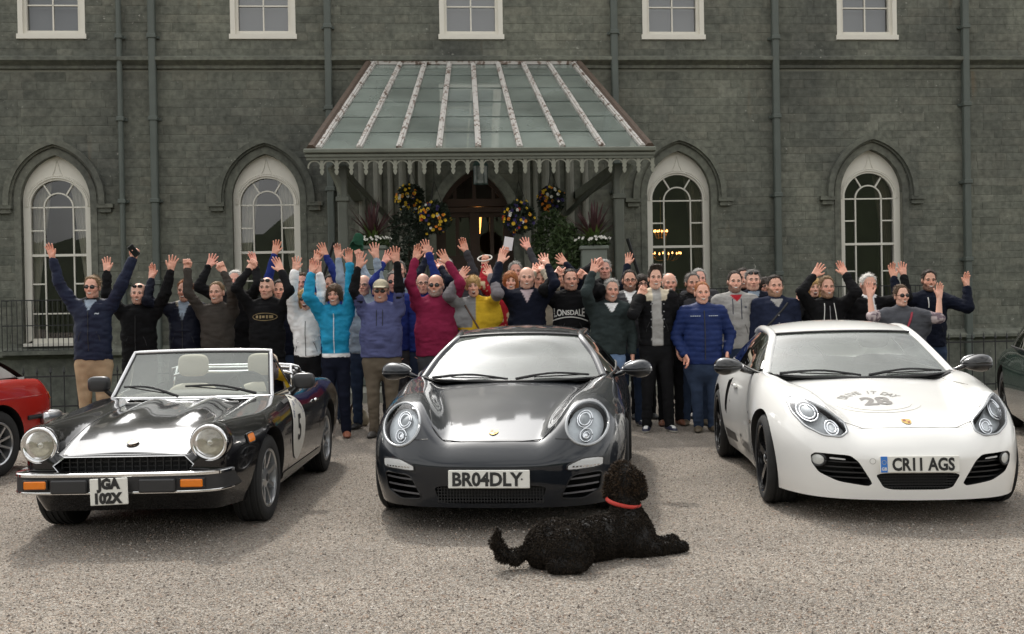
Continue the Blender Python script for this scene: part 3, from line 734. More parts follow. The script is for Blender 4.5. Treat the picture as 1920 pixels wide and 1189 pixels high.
for z in (-h, h): mb.tube([(r_ * math.cos(i * math.pi / 3), r_ * math.sin(i * math.pi / 3), z) for i in range(7)], .012, 4)
mb.build('lantern_frame', plain('verdigris', (.05, .10, .09), .5), ln)
v, f = lathe([(r_ * 1.15, h), (r_ * .8, h + .08), (.02, h + .15)], 6); mk('lantern_cap', v, f, plain('verdigris', (.05, .10, .09), .5), ln)
v, f = lathe([(r_ * .96, -h), (r_ * .96, h)], 6); mk('lantern_glass', v, f, glass_mat('lantern_pane', (.8, .86, .88), 1.5, .1, .1, film=(.7, (.6, .66, .68), 8)), ln)  # pale film puts the reflection on the lantern glass into its colour
MB().tube([(0, 0, h + .1), (0, 0, ez + .5 - c[2])], .008, 5).build('chain', IRON, ln)
def spiky(mb, c, n, L, seed, spread=1.0):
    rg = np.random.default_rng(seed)
    for i in range(n):
        a = rg.random() * 6.28; el = R(35 + 50 * rg.random()); l = L * (.6 + .5 * rg.random()); d = np.array([math.cos(a) * math.cos(el) * spread, math.sin(a) * math.cos(el) * spread, math.sin(el)])
        pts = [c + d * l * s + np.array([0, 0, -.28 * l * s * s * math.cos(el)]) for s in (0, .3, .6, .85, 1)]; wd = [.012, .022, .02, .012, .001]
        sd_ = np.cross(d, [0, 0, 1.0]); sd_ /= np.linalg.norm(sd_) + 1e-9; v = []
        for p, w_ in zip(pts, wd): v += [p - sd_ * w_, p + np.array([0, 0, -.006]), p + sd_ * w_]
        mb.add(v, grid_faces(5, 3))
CORD = plain('cordyline_leaf', (.075, .032, .035), .5, .4, 6); FERN = plain('fresh_leaf', (.08, .13, .025), .55, .4, 8)
for px, py, d, lab, sd_ in ((1113, 485, 18.6, 'square grey planter of white flowers under a spiky purple cordyline', 1), (700, 485, 18.6, 'planter with dark spiky cordyline and white flowers left of the doorway', 2)):
    c = at(px, py, d); hb = 22 * d / FPX; top = c[2] + hb; c[2] = .16
    p = thing('planter', lab, 'planter', c); t_ = top - .16
    mb = MB().box((-.21, -.21, t_ - .40), (.21, .21, t_), bev=.02).box((-.24, -.24, t_ - .05), (.24, .24, t_ + .01), bev=.01).box((-.27, -.27, 0), (.27, .27, t_ - .40), bev=.02); mb.build('tub', plain('zinc_green', (.15, .17, .145), .7, .2, 5), p)
    v, f, cc = leafcloud(500, .26, (1.1, 1.1, .45), .04); mk('foliage', v + [0, 0, t_ + .06], f, LEAF, p)
    mb = MB(); rg = np.random.default_rng(sd_)
    for i in range(60):
        a = rg.random() * 6.28; q = np.array([.28 * math.cos(a) * (.6 + .5 * rg.random()), .28 * math.sin(a), t_ + .1 + .06 * rg.random()]); flowers(mb, [q], [np.array([math.cos(a), math.sin(a) - .6, .8])], .024, 0)
    mb.build('blossom', FL[4], p)
    mb = MB(); spiky(mb, np.array([0, 0, t_ + .1]), 60, .75, sd_ + 10); mb.build('cordyline', CORD, p)
    mb = MB(); spiky(mb, np.array([0.02, -.05, t_ + .05]), 70, .42, sd_ + 20); mb.build('fern', FERN, p)
for px, py, d, s, lab in ((765, 455, 19.6, .5, 'dark leafy shrub in a pot beside the left door shafts'), (1035, 455, 19.6, .48, 'leafy green shrub in a pot beside the right door shafts'), (1060, 470, 18.9, .4, 'low spiky purple plant beside the square grey planter')):
    c = at(px, py, d); z = c[2]; c[2] = .16; p = thing('potted_shrub', lab, 'plant', c)
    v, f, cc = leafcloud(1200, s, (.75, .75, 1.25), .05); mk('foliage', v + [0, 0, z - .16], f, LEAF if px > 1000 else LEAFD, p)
    v, f = lathe([(.001, 0), (.18, 0), (.24, .5), (.2, .5), (.001, .45)], 14); mk('pot', v, f, plain('clay_pot', (.2, .1, .06), .8), p, smooth=True)
    mb = MB().tube([(0, 0, .4), (0.02, 0, z - .16)], .02, 6); mb.build('stem', plain('bark', (.06, .045, .03), .9), p)

# ------------------------------------------------------------------ railings along the fosse
def railing(pts, lab, hgt=.86):
    r_ = thing('iron_railing', lab, 'railing', pts[0]); o = np.array(pts[0]); bm_ = None
    for a, b in zip(pts[:-1], pts[1:]):
        a = np.array(a) - o; b = np.array(b) - o; L = np.linalg.norm(b - a); n_ = int(L / .185)
        for z in (.10, hgt - .1): mk('rail', *tube([a + [0, 0, z], b + [0, 0, z]], .017, 4), IRON, r_)
        for i in range(n_):
            if bm_ is None:
                v1, f1 = tube([(0, 0, 0), (0, 0, hgt - .05)], .009, 6); v2, f2 = lathe([(.009, hgt - .06), (.02, hgt - .04), (.014, hgt - .01), (.001, hgt + .05)], 6)
                q = MB().add(v1, f1).add(v2, f2); bm_ = mesh_data('railing_bar', np.concatenate(q.v), q.f, IRON)
            link('railing_bar', bm_, r_, a + (b - a) * (i + .5) / n_)
railing([wl(3.0, 6.35, 0), wl(13.5, 6.35, 0)], 'black iron spear railing beside the dark green car')
railing([wl(-12.5, 7.3, 0), wl(-7.2, 6.35, 0), wl(-3.3, 5.95, 0)], 'black iron spear railing behind the red car', .64)
# ------------------------------------------------------------------ cars: smooth ring bodies with draped fittings
def paint(name, col, flake=0.0, rough=0.25, metal=0.0, coat=1.0, dust=0.05):
    m, t, b = nodes_of(name); setp(b, base=c4(col), rough=rough, metal=metal, coat=coat, coatr=0.02, spec=.12)
    tcn = t.nodes.new('ShaderNodeTexCoord')
    n = t.nodes.new('ShaderNodeTexNoise'); n.inputs['Scale'].default_value = 3.5; n.inputs['Detail'].default_value = 8; t.links.new(tcn.outputs['Object'], n.inputs['Vector'])
    mx_ = t.nodes.new('ShaderNodeMix'); mx_.data_type = 'RGBA'; mx_.inputs[6].default_value = c4(col); mx_.inputs[7].default_value = (.30, .28, .25, 1)
    mr = t.nodes.new('ShaderNodeMapRange'); mr.inputs[1].default_value = .4; mr.inputs[2].default_value = .8; mr.inputs[4].default_value = dust; t.links.new(n.outputs['Fac'], mr.inputs[0])
    t.links.new(mr.outputs[0], mx_.inputs['Factor']); t.links.new(mx_.outputs[2], b.inputs['Base Color'])
    n2 = t.nodes.new('ShaderNodeMapRange'); n2.inputs[3].default_value = .02; n2.inputs[4].default_value = .10; t.links.new(n.outputs['Fac'], n2.inputs[0]); t.links.new(n2.outputs[0], b.inputs['Coat Roughness'])
    return m
BLK = plain('black_plastic', (.012, .012, .013), .45, .1); RUB = plain('tyre_rubber', (.014, .014, .014), .85, .2, 20, .3, 60)
CHR = plain('chrome', (.75, .75, .75), .08, 0, metal=1.0); SIL = plain('silver_alloy', (.52, .53, .54), .28, .05, metal=.9); SILR = plain('reflector', (.8, .8, .82), .18, 0, metal=1.0)
DARKIN = plain('dark_interior', (.018, .018, .019), .8, .2); LENS = glass_mat('lamp_glass', (.95, .97, .98), 1.16, .0, .0)
WSG = glass_mat('windscreen_glass', (.72, .79, .74), 1.62, .0, .03, film=(.24, (.50, .54, .50), 1.2)); SIDEG = glass_mat('side_glass', (.16, .18, .18), 1.5, 0, .02)  # windscreen film: dust plus sky reflection painted in as a pale tone
AMB = plain('amber_lens', (.75, .20, .015), .15, .1); PLW = plain('plate_white', (.72, .71, .66), .35, .04); PLK = plain('plate_black', (.015, .015, .015), .4, 0)
def ring_outline(pts, n):
    P = crom(pts, 400); d = np.concatenate([[0], np.cumsum(np.linalg.norm(np.diff(P, axis=0), axis=1))]); t = np.linspace(0, d[-1], n)
    return np.stack([np.interp(t, d, P[:, 0]), np.interp(t, d, P[:, 1])], 1)
def ring_body(p, ncol=150, nup=46, nlow=9):
    O = ring_outline(p['outline'], ncol); L = O[:, 1].max(); V = np.zeros((ncol, nlow + nup, 3))
    fr_ = p.get('fan', .55); yl = L - O[:, 1]
    sm = lambda t: np.clip(t, 0, 1) ** 2 * (3 - 2 * np.clip(t, 0, 1))
    Sy = O[:, 1] + fr_ * (1 - sm(O[:, 1] / p.get('fanl', 1.0))) - fr_ * (1 - sm(yl / 1.0))
    nrm = np.stack([np.gradient(O[:, 1]), -np.gradient(O[:, 0])], 1); nrm /= np.linalg.norm(nrm, axis=1)[:, None]   # outward
    zb = p['zbot'](O[:, 1]); zm = p['zmid'](O[:, 1]); e0 = p['e0'](O[:, 1]); pe = p.get('pe', 2.0)
    for i in range(nlow):
        t = i / nlow; z = zb + (zm - zb) * t; ins = p['tuck'](O[:, 1]) * (1 - t) ** 2
        V[:, i, 0] = O[:, 0] - nrm[:, 0] * ins; V[:, i, 1] = O[:, 1] - nrm[:, 1] * ins; V[:, i, 2] = z
    D = np.hypot(O[:, 0], Sy - O[:, 1]); 
    for i in range(nup):
        s = i / (nup - 1)
        # half the rows round the shoulder over, the rest run to the spine
        k0 = int(nup * .45); e = np.minimum(e0, D * .9)
        if i <= k0: a = (math.pi / 2) * i / k0; ed = e * (1 - math.cos(a)); g = math.sin(a) ** (2 / pe)
        else: ed = e + (D - e) * (i - k0) / (nup - 1 - k0); g = 1.0
        t = ed / np.maximum(D, 1e-6); x = O[:, 0] * (1 - t); y = O[:, 1] + (Sy - O[:, 1]) * t
        V[:, nlow + i, 0] = x; V[:, nlow + i, 1] = y; V[:, nlow + i, 2] = zm + (p['T'](x, y) - zm) * g
    m = nlow + nup; V[0, :, 0] = 0; V[-1, :, 0] = 0
    Vm = V.copy(); Vm[..., 0] *= -1
    v = np.concatenate([V.reshape(-1, 3), Vm.reshape(-1, 3)]); f = grid_faces(ncol, m) + [[ncol * m + i for i in q][::-1] for q in grid_faces(ncol, m)]
    bot = [i * m for i in range(ncol)] + [ncol * m + i * m for i in range(ncol - 2, 0, -1)]
    bm = bmesh.new(); bv = [bm.verts.new(c) for c in v]
    for q in f: bm.faces.new([bv[i] for i in q])
    bm.faces.new([bv[i] for i in bot][::-1] if True else bot)
    bmesh.ops.remove_doubles(bm, verts=bm.verts, dist=1e-5); bmesh.ops.dissolve_degenerate(bm, dist=1e-6, edges=bm.edges)
    bmesh.ops.recalc_face_normals(bm, faces=bm.faces)
    for q in bm.faces: q.smooth = True
    return bm
def finish_body(name, bm, mat, parent, cutters, sharp=42):
    me = bpy.data.meshes.new(name); bm.to_mesh(me); me.materials.append(mat); me.materials.append(BLK)
    o = link(name, me)
    if cutters:
        cb = bmesh.new()
        objs = []
        me2 = me
        for ci, (v, f) in enumerate(cutters):
            cm = mesh_data('cut', v, f, [mat, BLK], midx=[1] * len(f)); c = link('cut', cm); objs.append(c)
            bb = bmesh.new(); bb.from_mesh(cm); bmesh.ops.recalc_face_normals(bb, faces=bb.faces); bb.to_mesh(cm); bb.free()
            for shift, sv_ in ((0.0, 'MANIFOLD'), (.0007, 'EXACT'), (-.0017, 'EXACT'), (.0013, 'FLOAT')):
                c.location = (shift, shift * .7, shift * .5)
                md = o.modifiers.new('b', 'BOOLEAN'); md.operation = 'DIFFERENCE'; md.object = c; md.solver = sv_
                if sv_ == 'EXACT': md.material_mode = 'INDEX'
                bpy.context.view_layer.update(); dg = bpy.context.evaluated_depsgraph_get(); dg.update()
                m3 = bpy.data.meshes.new_from_object(o.evaluated_get(dg)); o.modifiers.clear()
                if len(m3.polygons) > len(me2.polygons) * .75: me2 = m3; o.data = m3; break
                print('cut failed', name, mat.name, ci, len(m3.polygons))
        if len(me2.materials) < 2: me2.materials.append(BLK)
        for c in objs: bpy.data.objects.remove(c)
        me2.polygons.foreach_set('use_smooth', np.ones(len(me2.polygons), bool)); me2.set_sharp_from_angle(angle=R(sharp))
    o.parent = parent; return o
def prism_y(poly, y0, y1):
    n = len(poly); v = [(x, y0, z) for x, z in poly] + [(x, y1, z) for x, z in poly]
    return np.array(v), [list(range(n)), list(range(2 * n - 1, n - 1, -1))] + [[i, n + i, n + (i + 1) % n, (i + 1) % n] for i in range(n)]
def cyl_cut(c, ax, r_, l0, l1, seg=40, sy=1.0):
    c = np.array(c, float); ax = np.array(ax, float) / np.linalg.norm(ax); u = np.cross(ax, [0, 0, 1.0]); u /= np.linalg.norm(u); w_ = np.cross(u, ax)
    a = np.arange(seg) * 2 * math.pi / seg; ring = (u[None] * np.cos(a)[:, None] * r_ + w_[None] * np.sin(a)[:, None] * r_ * sy)
    v = np.concatenate([c + ax * l0 + ring, c + ax * l1 + ring])
    return v, [list(range(seg)), list(range(2 * seg - 1, seg - 1, -1))] + [[i, seg + i, seg + (i + 1) % seg, (i + 1) % seg] for i in range(seg)]
class Drape:
    """projects flat outlines onto the body along a direction"""
    def __init__(s, bm): bm.faces.ensure_lookup_table(); s.t = BVHTree.FromBMesh(bm)
    def pts(s, P, o, ex, ez, off=.004):
        ex = np.array(ex, float); ex /= np.linalg.norm(ex); ez = np.array(ez, float); ez -= ex * (ez @ ex); ez /= np.linalg.norm(ez); d = np.cross(ez, ex); d = d if d[1] > 0 or abs(d[1]) < 1e-6 else -d
        o = np.array(o, float); r_ = []
        if abs(d[1]) < .2 and d[0] * o[0] > 0: d = -d
        for a, b in P:
            q = o + ex * a + ez * b; h = s.t.ray_cast(Vector(q - d * 1.5), Vector(d))
            if h[0] is None: r_.append(None); continue
            n = np.array(h[1]); n = n if n @ d < 0 else -n; r_.append(np.array(h[0]) + n * off)
        good = [x for x in r_ if x is not None]; last = good[0] if good else o; out_ = []
        for x in r_:
            if x is not None: last = x
            out_.append(last)
        return np.array(out_)
    def patch(s, outline, o, ex, ez, off=.004, rings=6, dome=0.0):
        P = np.array(outline, float); c = P.mean(0); al = [c]; n = len(P)
        for k in range(1, rings + 1):
            al += list(c + (P - c) * k / rings)
        v = s.pts(al, o, ex, ez, off)
        if dome:
            ex = np.array(ex, float); ez = np.array(ez, float); d = np.cross(ez, ex); d /= np.linalg.norm(d); d = d if d[1] > 0 else -d
            rr = np.array([0] + [k / rings for k in range(1, rings + 1) for _ in range(n)]); v = v - d * (dome * (1 - rr ** 2))[:, None]
        f = [[0, 1 + i, 1 + (i + 1) % n] for i in range(n)]
        for k in range(rings - 1):
            for i in range(n): f.append([1 + k * n + i, 1 + (k + 1) * n + i, 1 + (k + 1) * n + (i + 1) % n, 1 + k * n + (i + 1) % n])
        return v, f
    def line(s, P, o, ex, ez, r_=.003, off=.0, seg=5, closed=False):
        v = s.pts(P, o, ex, ez, off)
        if closed: v = np.vstack([v, v[:1]])
        return tube(v, r_, seg)
    def shape(s, v2, f, o, ex, ez, off=.006):
        return s.pts(v2[:, :2], o, ex, ez, off), f
def ell(a, b, n=28, rot=0, p=2.0):
    t = np.arange(n) * 2 * math.pi / n; c, s_ = np.cos(t), np.sin(t); x = np.sign(c) * np.abs(c) ** (2 / p) * a; y = np.sign(s_) * np.abs(s_) ** (2 / p) * b
    return np.stack([x * math.cos(rot) - y * math.sin(rot), x * math.sin(rot) + y * math.cos(rot)], 1)
def rpoly(pts, n=60):
    """rounded closed curve through points (each corner cut a little)"""
    P = np.array(pts, float); Q = []
    for i in range(len(P)):
        a, b, c = P[i - 1], P[i], P[(i + 1) % len(P)]; r_ = .22
        A, B = b + (a - b) * r_, b + (c - b) * r_
        for t in np.linspace(0, 1, 5): Q.append(A * (1 - t) ** 2 + 2 * b * t * (1 - t) + B * t * t)
    return np.array(Q)
def plate(parent, txt, c, wv, h, tilt=0.0, lines=None, blue=None, dot=False, cond=.80):
    pl = MB().box((-wv / 2, -.006, -h / 2), (wv / 2, .006, h / 2), bev=.004).build('number_plate', PLW, parent); pl.location = c; pl.rotation_euler.x = -tilt
    ls = lines or [txt]; n = len(ls)
    for k, s in enumerate(ls):
        sz = h / n * 1.02 if n == 1 else h / n * 1.02
        v, f = text_mesh(s, sz, .004 * h / .11, cond); q = np.stack([v[:, 0] + (blue or 0) + (-.008 if dot else 0), np.full(len(v), -.009), v[:, 1] + h * (.24 if k == 0 else -.24) * (n > 1)], 1)
        mk('plate_lettering', q, f, PLK, pl)
    if dot: v, f = lathe([(.006, -.0085), (.001, -.0095)], 10, 'y'); mk('plate_bolt', v + [wv * .405, 0, 0], f, PLK, pl)
    if blue is not None and blue:
        MB().box((-wv / 2 + .004, -.009, -h / 2 + .003), (-wv / 2 + .046, -.005, h / 2 - .003)).build('plate_band', plain('plate_blue', (.03, .17, .55), .4, .05), pl)
        v, f = text_mesh('GB', .026, .0008); mk('plate_lettering', np.stack([v[:, 0] - wv / 2 + .025, np.full(len(v), -.0105), v[:, 1] - h * .27], 1), f, PLW, pl)
        mb = MB()
        for a in np.arange(12) * math.pi / 6: mb.box((-wv / 2 + .025 + .013 * math.cos(a) - .0014, -.0105, h * .12 + .013 * math.sin(a) - .0014), (-wv / 2 + .025 + .013 * math.cos(a) + .0014, -.009, h * .12 + .013 * math.sin(a) + .0014))
        mb.build('plate_stars', plain('star_yellow', (.8, .6, .05), .4, 0), pl)
    return pl
def wheel(parent, c, side, r_=.33, wt=.22, rim=.235, kind='five', mat=SIL, steer=0.0):
    wv = bpy.data.objects.new('wheel', None); COL.objects.link(wv); wv.parent = parent; wv.location = c; wv.rotation_euler.z = steer
    w2 = wt / 2; pr = [(rim, -w2 * .92), (rim + .012, -w2), (r_ - .03, -w2 * 1.0), (r_ - .008, -w2 * .86)]
    gr = []
    for k in range(4):
        y = -w2 * .62 + k * w2 * .42; gr += [(r_, y - w2 * .13), (r_, y + w2 * .10), (r_ - .006, y + w2 * .13), (r_ - .006, y + w2 * .26)]
    pr += gr + [(r_ - .008, w2 * .86), (r_ - .03, w2), (rim + .012, w2), (rim, w2 * .92), (rim - .02, 0), (rim, -w2 * .92)]
    v, f = lathe(pr, 44, 'x'); mk('tyre', v, f, RUB, wv, smooth=True, sharp=40)
    s = side; mb = MB()
    lip = [(rim + .004, s * w2 * .94), (rim - .006, s * w2 * .98), (rim - .016, s * w2 * .9), (rim - .022, s * w2 * .3), (rim - .03, -s * w2 * .8)]
    mb.lathe(lip, ax='x', seg=44)
    n = {'five': 5, 'ten': 10, 'eight': 8}[kind]; hub = .055 if kind != 'eight' else .07
    for k in range(n):
        a = 2 * math.pi * k / n + .3; wa = (.30 if kind == 'five' else .15 if kind == 'ten' else .22); ro = rim - .018
        pts = []
        for (rr, dx, hw_) in ((hub * .7, .62, wa * .16), (rim * .5, .74, wa * .13), (ro, .84, wa * .15)):
            for q, th in ((-1, 0), (1, 0), (1, -.035), (-1, -.035)):
                pts.append((s * (w2 * dx + th), rr * math.cos(a) - q * hw_ * math.sin(a) * (.5 if kind != 'five' else .62), rr * math.sin(a) + q * hw_ * math.cos(a) * (.5 if kind != 'five' else .62)))
        mb.add(pts, [[4 * i + j, 4 * i + (j + 1) % 4, 4 * i + 4 + (j + 1) % 4, 4 * i + 4 + j] for i in range(2) for j in range(4)])
    mb.lathe([(.001, s * w2 * .8), (hub * .6, s * w2 * .79), (hub, s * w2 * .66), (hub * 1.05, s * w2 * .3)], ax='x', seg=20); mb.build('rim', mat, wv, smooth=True, sharp=35)
    v, f = lathe([(.001, s * .01), (rim * .72, s * .01), (rim * .72, -s * .01)], 24, 'x'); mk('brake_disc', v, f, plain('brake_steel', (.12, .115, .11), .4, .2, metal=.8), wv)
    v, f = lathe([(.001, s * (w2 * .8 + .004)), (.026, s * (w2 * .8 + .003)), (.03, s * w2 * .76)], 16, 'x'); mk('hub_cap', v, f, SIL if mat is not SIL else BLK, wv, smooth=True)
    for k in range(5 if kind == 'five' else 4):
        a = 2 * math.pi * k / 5 + .9; v, f = lathe([(.009, s * w2 * .6), (.009, s * w2 * .74), (.001, s * w2 * .745)], 6, 'x'); mk('wheel_nut', v + [0, .045 * math.cos(a), .045 * math.sin(a)], f, CHR, wv)
    return wv
def wiper(parent, a, b, z_up, name='wiper', r_=.009):
    mb = MB(); a = np.array(a); b = np.array(b); mid = (a + b) / 2 + z_up
    mb.tube(crom([a, mid, b], 10), [r_ * 1.3] * 3 + [r_] * 7, 6); mb.tube([a + (b - a) * .25 + z_up * .2, b + (b - a) * .0 + z_up * .1], r_ * .7, 4); return mb.build(name, BLK, parent)
def ovoid(c, s, n=(18, 12), fn=None):
    u = np.linspace(0, 2 * math.pi, n[0], endpoint=False); w_ = np.linspace(-math.pi / 2, math.pi / 2, n[1]); v = []
    for q in w_:
        for p in u: v.append((math.cos(q) * math.cos(p), math.cos(q) * math.sin(p), math.sin(q)))
    v = np.array(v)
    if fn: v = fn(v)
    return v * np.array(s) + np.array(c), grid_faces(n[1], n[0], wrap=True)
def cabin(car, K, mat, glass=WSG, ns=25, nv=64, marks=None, rub=True):
    """K: centre string, rail string, belt string (lists of xyz); marks: (header, rear glass start, rear glass end) as fractions of the string"""
    C, Rl, B = (crom(K[k], nv) for k in ('centre', 'rail', 'belt')); S = np.linspace(-1, 1, 2 * ns - 1)
    G = np.zeros((nv, len(S), 3))
    for j, s in enumerate(S):
        a = abs(s); G[:, j, 0] = Rl[:, 0] * s; G[:, j, 1:] = C[:, 1:] + (Rl[:, 1:] - C[:, 1:]) * (a ** 2.2)[..., None]
    i1, i2, i3 = [int(round(m * (nv - 1))) for m in marks]
    def part(name, i0, ie, m, off=0.0, j0=0, j1=None):
        g = G[i0:ie + 1, j0:j1]; return mk(name, g.reshape(-1, 3) + [0, 0, off], grid_faces(g.shape[0], g.shape[1]), m, car, smooth=True)
    ws = part('windscreen', 0, i1, glass, -.004)
    if rub:
        e = [G[0, j] for j in range(0, len(S))] + [G[i, -1] for i in range(1, i1 + 1)] + [G[i1, j] for j in range(len(S) - 2, -1, -1)] + [G[i, 0] for i in range(i1 - 1, -1, -1)]
        mk('screen_seal', *tube(np.array(e) + [0, 0, .002], .011, 5), BLK, ws, smooth=True)
    part('roof', i1, i2, mat); part('rear_glass', i2, i3, SIDEG)
    if i3 < nv - 1: part('tail_panel', i3, nv - 1, mat)
    for s in (-1, 1):
        rl = Rl * [s, 1, 1]; bl = B * [s, 1, 1]
        mk('roof_pillar', *tube(rl[:i2 + 4] + [0, 0, -.012], [.036] * (i2 + 4), 10, sq=(1.0, .85)), mat, car, smooth=True)
        j0, j1 = 5, i2 + int((i3 - i2) * .35); n = 8
        g = np.zeros((j1 - j0, n, 3))
        for k in range(n):
            t = k / (n - 1); g[:, k] = rl[j0:j1] * (1 - t) + bl[j0:j1] * t + np.array([s * .02 * math.sin(math.pi * t), 0, -.018 * (1 - t)])
        mk('side_window', g.reshape(-1, 3), grid_faces(j1 - j0, n, s > 0), SIDEG, car, smooth=True)
        mk('window_trim', *tube(bl[j0 - 3:j1 + 2], .010, 5), BLK, car)
        g2 = np.zeros((nv - j1 + 1, 4, 3))
        for k in range(4):
            t = k / 3; g2[:, k] = rl[j1 - 1:] * (1 - t) + bl[j1 - 1:] * t
        mk('rear_quarter', g2.reshape(-1, 3), grid_faces(nv - j1 + 1, 4, s > 0), mat, car, smooth=True)
    return G, C, Rl, B
def seats(car, y, z, mat, xs=(-.36, .36), hz=.62):
    for x in xs:
        se = bpy.data.objects.new('seat', None); COL.objects.link(se); se.parent = car; se.location = (x, y, z)
        v, f = ovoid((0, .12, hz * .5), (.24, .09, hz * .52), (20, 14), lambda q: np.sign(q) * np.abs(q) ** .6); mk('backrest', v, f, mat, se, smooth=True)
        v, f = ovoid((0, .14, hz + .16), (.13, .05, .095), (16, 12), lambda q: np.sign(q) * np.abs(q) ** .55); mk('headrest', v, f, mat, se, smooth=True)
        v, f = ovoid((0, -.2, .02), (.25, .28, .10), (20, 12), lambda q: np.sign(q) * np.abs(q) ** .6); mk('cushion', v, f, mat, se, smooth=True)
def steering(car, c, r_=.18, tilt=R(65), mat=None):
    a = np.arange(25) * 2 * math.pi / 24; P = np.stack([r_ * np.cos(a), r_ * np.sin(a) * math.cos(tilt) * 1.0, r_ * np.sin(a) * math.sin(tilt)], 1) + np.array(c)
    mb = MB().tube(P, .014, 6)
    for q in (0, 8, 16): mb.tube([np.array(c), P[q]], .012, 4)
    mb.build('steering_wheel', mat or DARKIN, car)
def mirror_porsche(car, c, s, mat):
    m_ = bpy.data.objects.new('door_mirror', None); COL.objects.link(m_); m_.parent = car; m_.location = c
    def fn(q):
        q = q.copy(); q[:, 1] = np.where(q[:, 1] > 0, q[:, 1] * .45, q[:, 1]); q[:, 2] *= (1 - .28 * (-s * q[:, 0])); return q
    v, f = ovoid((s * .03, 0, 0), (.122, .10, .070), (24, 16), fn); mk('mirror_shell', v, f, mat, m_, smooth=True)
    v, f = ovoid((s * .03, -.004, -.016), (.124, .102, .024), (24, 8), fn); mk('mirror_band', v, f, BLK, m_, smooth=True)
    v, f = ovoid((s * .03, .05, 0), (.115, .006, .065), (20, 8)); mk('mirror_glass', v, f, CHR, m_, smooth=True)
    mk('mirror_stalk', *tube(crom([(-s * .06, .0, -.02), (-s * .13, .02, -.05), (-s * .22, .06, -.075)], 8), [.03] * 3 + [.024] * 5, 8, sq=(1.4, .7)), mat, m_, smooth=True)
sm01 = lambda t: np.clip(t, 0, 1) ** 2 * (3 - 2 * np.clip(t, 0, 1))
def fender_T(zc, zf, x0, x1, crown=.03):
    def T(x, y):
        a = np.abs(x); return zc(y) - crown * (np.minimum(a, x0(y)) / .5) ** 2 + (zf(y) - zc(y) + crown * (x0(y) / .5) ** 2) * sm01((a - x0(y)) / (x1(y) - x0(y)))
    return T
kk = lambda c: (lambda y: np.full(np.shape(y), float(c)))
MIR = np.array([-1.0, 1.0])
EX, EZ, EY = (1, 0, 0), (0, 0, 1), (0, 1, 0)
GOLD = plain('gold_badge', (.62, .42, .12), .3, .3, 60, metal=.8)
def crest(car, D, z, s=1.0):
    sh = np.array([(-.026, .03), (0, .034), (.026, .03), (.028, 0), (.018, -.024), (0, -.036), (-.018, -.024), (-.028, 0)]) * s
    p0 = D.pts([(0, z)], (0, 0, 0), EX, EZ, 0)[0]; BZ = (0, .62, .78); sh = sh * 1.12
    b = mk('bonnet_badge', *D.patch(sh, p0, EX, BZ, .006, 3), GOLD, car, smooth=True); mb = MB()
    for pts in ([(-.022, .0), (-.022, .024), (-.003, .026), (-.003, 0)], [(.022, 0), (.003, 0), (.003, -.026), (.016, -.02)]):
        v, f = D.patch(np.array(pts) * s, p0, EX, BZ, .0075, 2); mb.add(v, f)
    mb.build('badge_field', plain('badge_red', (.25, .05, .03), .4), b); return b

# ================================================================== dark grey coupe in the middle (rear engined, round lamps)
c911 = thing('sports_car', 'dark grey metallic sports coupe with round headlights and plate BR04 DLY', 'car', (-0.165, 7.10, 0), R(-5.8))
zc = pchip([0, .12, .25, .45, .8, 1.1, 1.42, 1.7, 3.2, 3.6, 4.0, 4.3, 4.45], [.53, .575, .615, .67, .755, .825, .885, .90, .95, .97, .90, .78, .65])
zf = pchip([0, .1, .22, .36, .5, .7, 1.0, 1.42, 2., 3., 3.5, 4., 4.3, 4.45], [.545, .615, .70, .775, .82, .855, .88, .915, .925, .93, .925, .87, .77, .65])
P911 = dict(outline=[(0, 0), (.2, .006), (.4, .032), (.55, .08), (.68, .165), (.78, .29), (.845, .46), (.88, .68), (.90, .95), (.895, 1.2), (.88, 1.6), (.875, 2.1), (.885, 2.6), (.915, 3.0), (.925, 3.35), (.91, 3.7), (.87, 4.0), (.76, 4.25), (.55, 4.38), (.3, 4.43), (0, 4.44)],
            zbot=pchip([0, .5, 1, 3, 4.44], [.165, .16, .15, .16, .22]), zmid=pchip([0, .3, .8, 2, 4.44], [.43, .45, .52, .55, .5]), e0=pchip([0, .3, .7, 1.5, 3, 3.6, 4.44], [.20, .26, .26, .14, .20, .22, .3]),
            tuck=pchip([0, .8, 1.2, 4.44], [.05, .05, .06, .08]), T=fender_T(zc, zf, pchip([0, .5, 1.42, 2], [.28, .33, .52, .6]), pchip([0, .5, 1.42, 2], [.50, .545, .71, .8])))
G911 = paint('grey_metallic', (.008, .011, .016), rough=.4, metal=.12, dust=.02)
bm = ring_body(P911); D = Drape(bm)
cuts = []
for s in (-1, 1):
    cuts += [cyl_cut((s * .95, .98, .325), (s, 0, 0), .365, -.40, .4), cyl_cut((s * .97, 3.33, .33), (s, 0, 0), .375, -.42, .4)]
    cuts.append(cyl_cut((s * .625, 0, .682), (0, 1, 0), .133, -.6, .60, 36, .96))
    ip = [(s * .715, .385), (s * .53, .372), (s * .45, .225), (s * .60, .215), (s * .70, .27)]
    cuts.append(prism_y(rpoly(ip), -.3, .55))
ctr = rpoly([(-.37, .315), (.37, .315), (.33, .195), (-.33, .195)]); cuts.append(prism_y(ctr, -.3, .22))
finish_body('bodywork', bm, G911, c911, cuts)
mk('intake_back', [(-.8, .6, .15), (.8, .6, .15), (.8, .6, .5), (-.8, .6, .5)], [[0, 1, 2, 3]], BLK, c911)
MESHB = plain('grille_black', (.008, .008, .009), .6, .2, 90)
mb = MB()
for x in np.arange(-.34, .35, .02): mb.box((x - .003, .05, .2), (x + .003, .056, .31))
for z in np.arange(.21, .31, .02): mb.box((-.35, .054, z - .003), (.35, .058, z + .003))
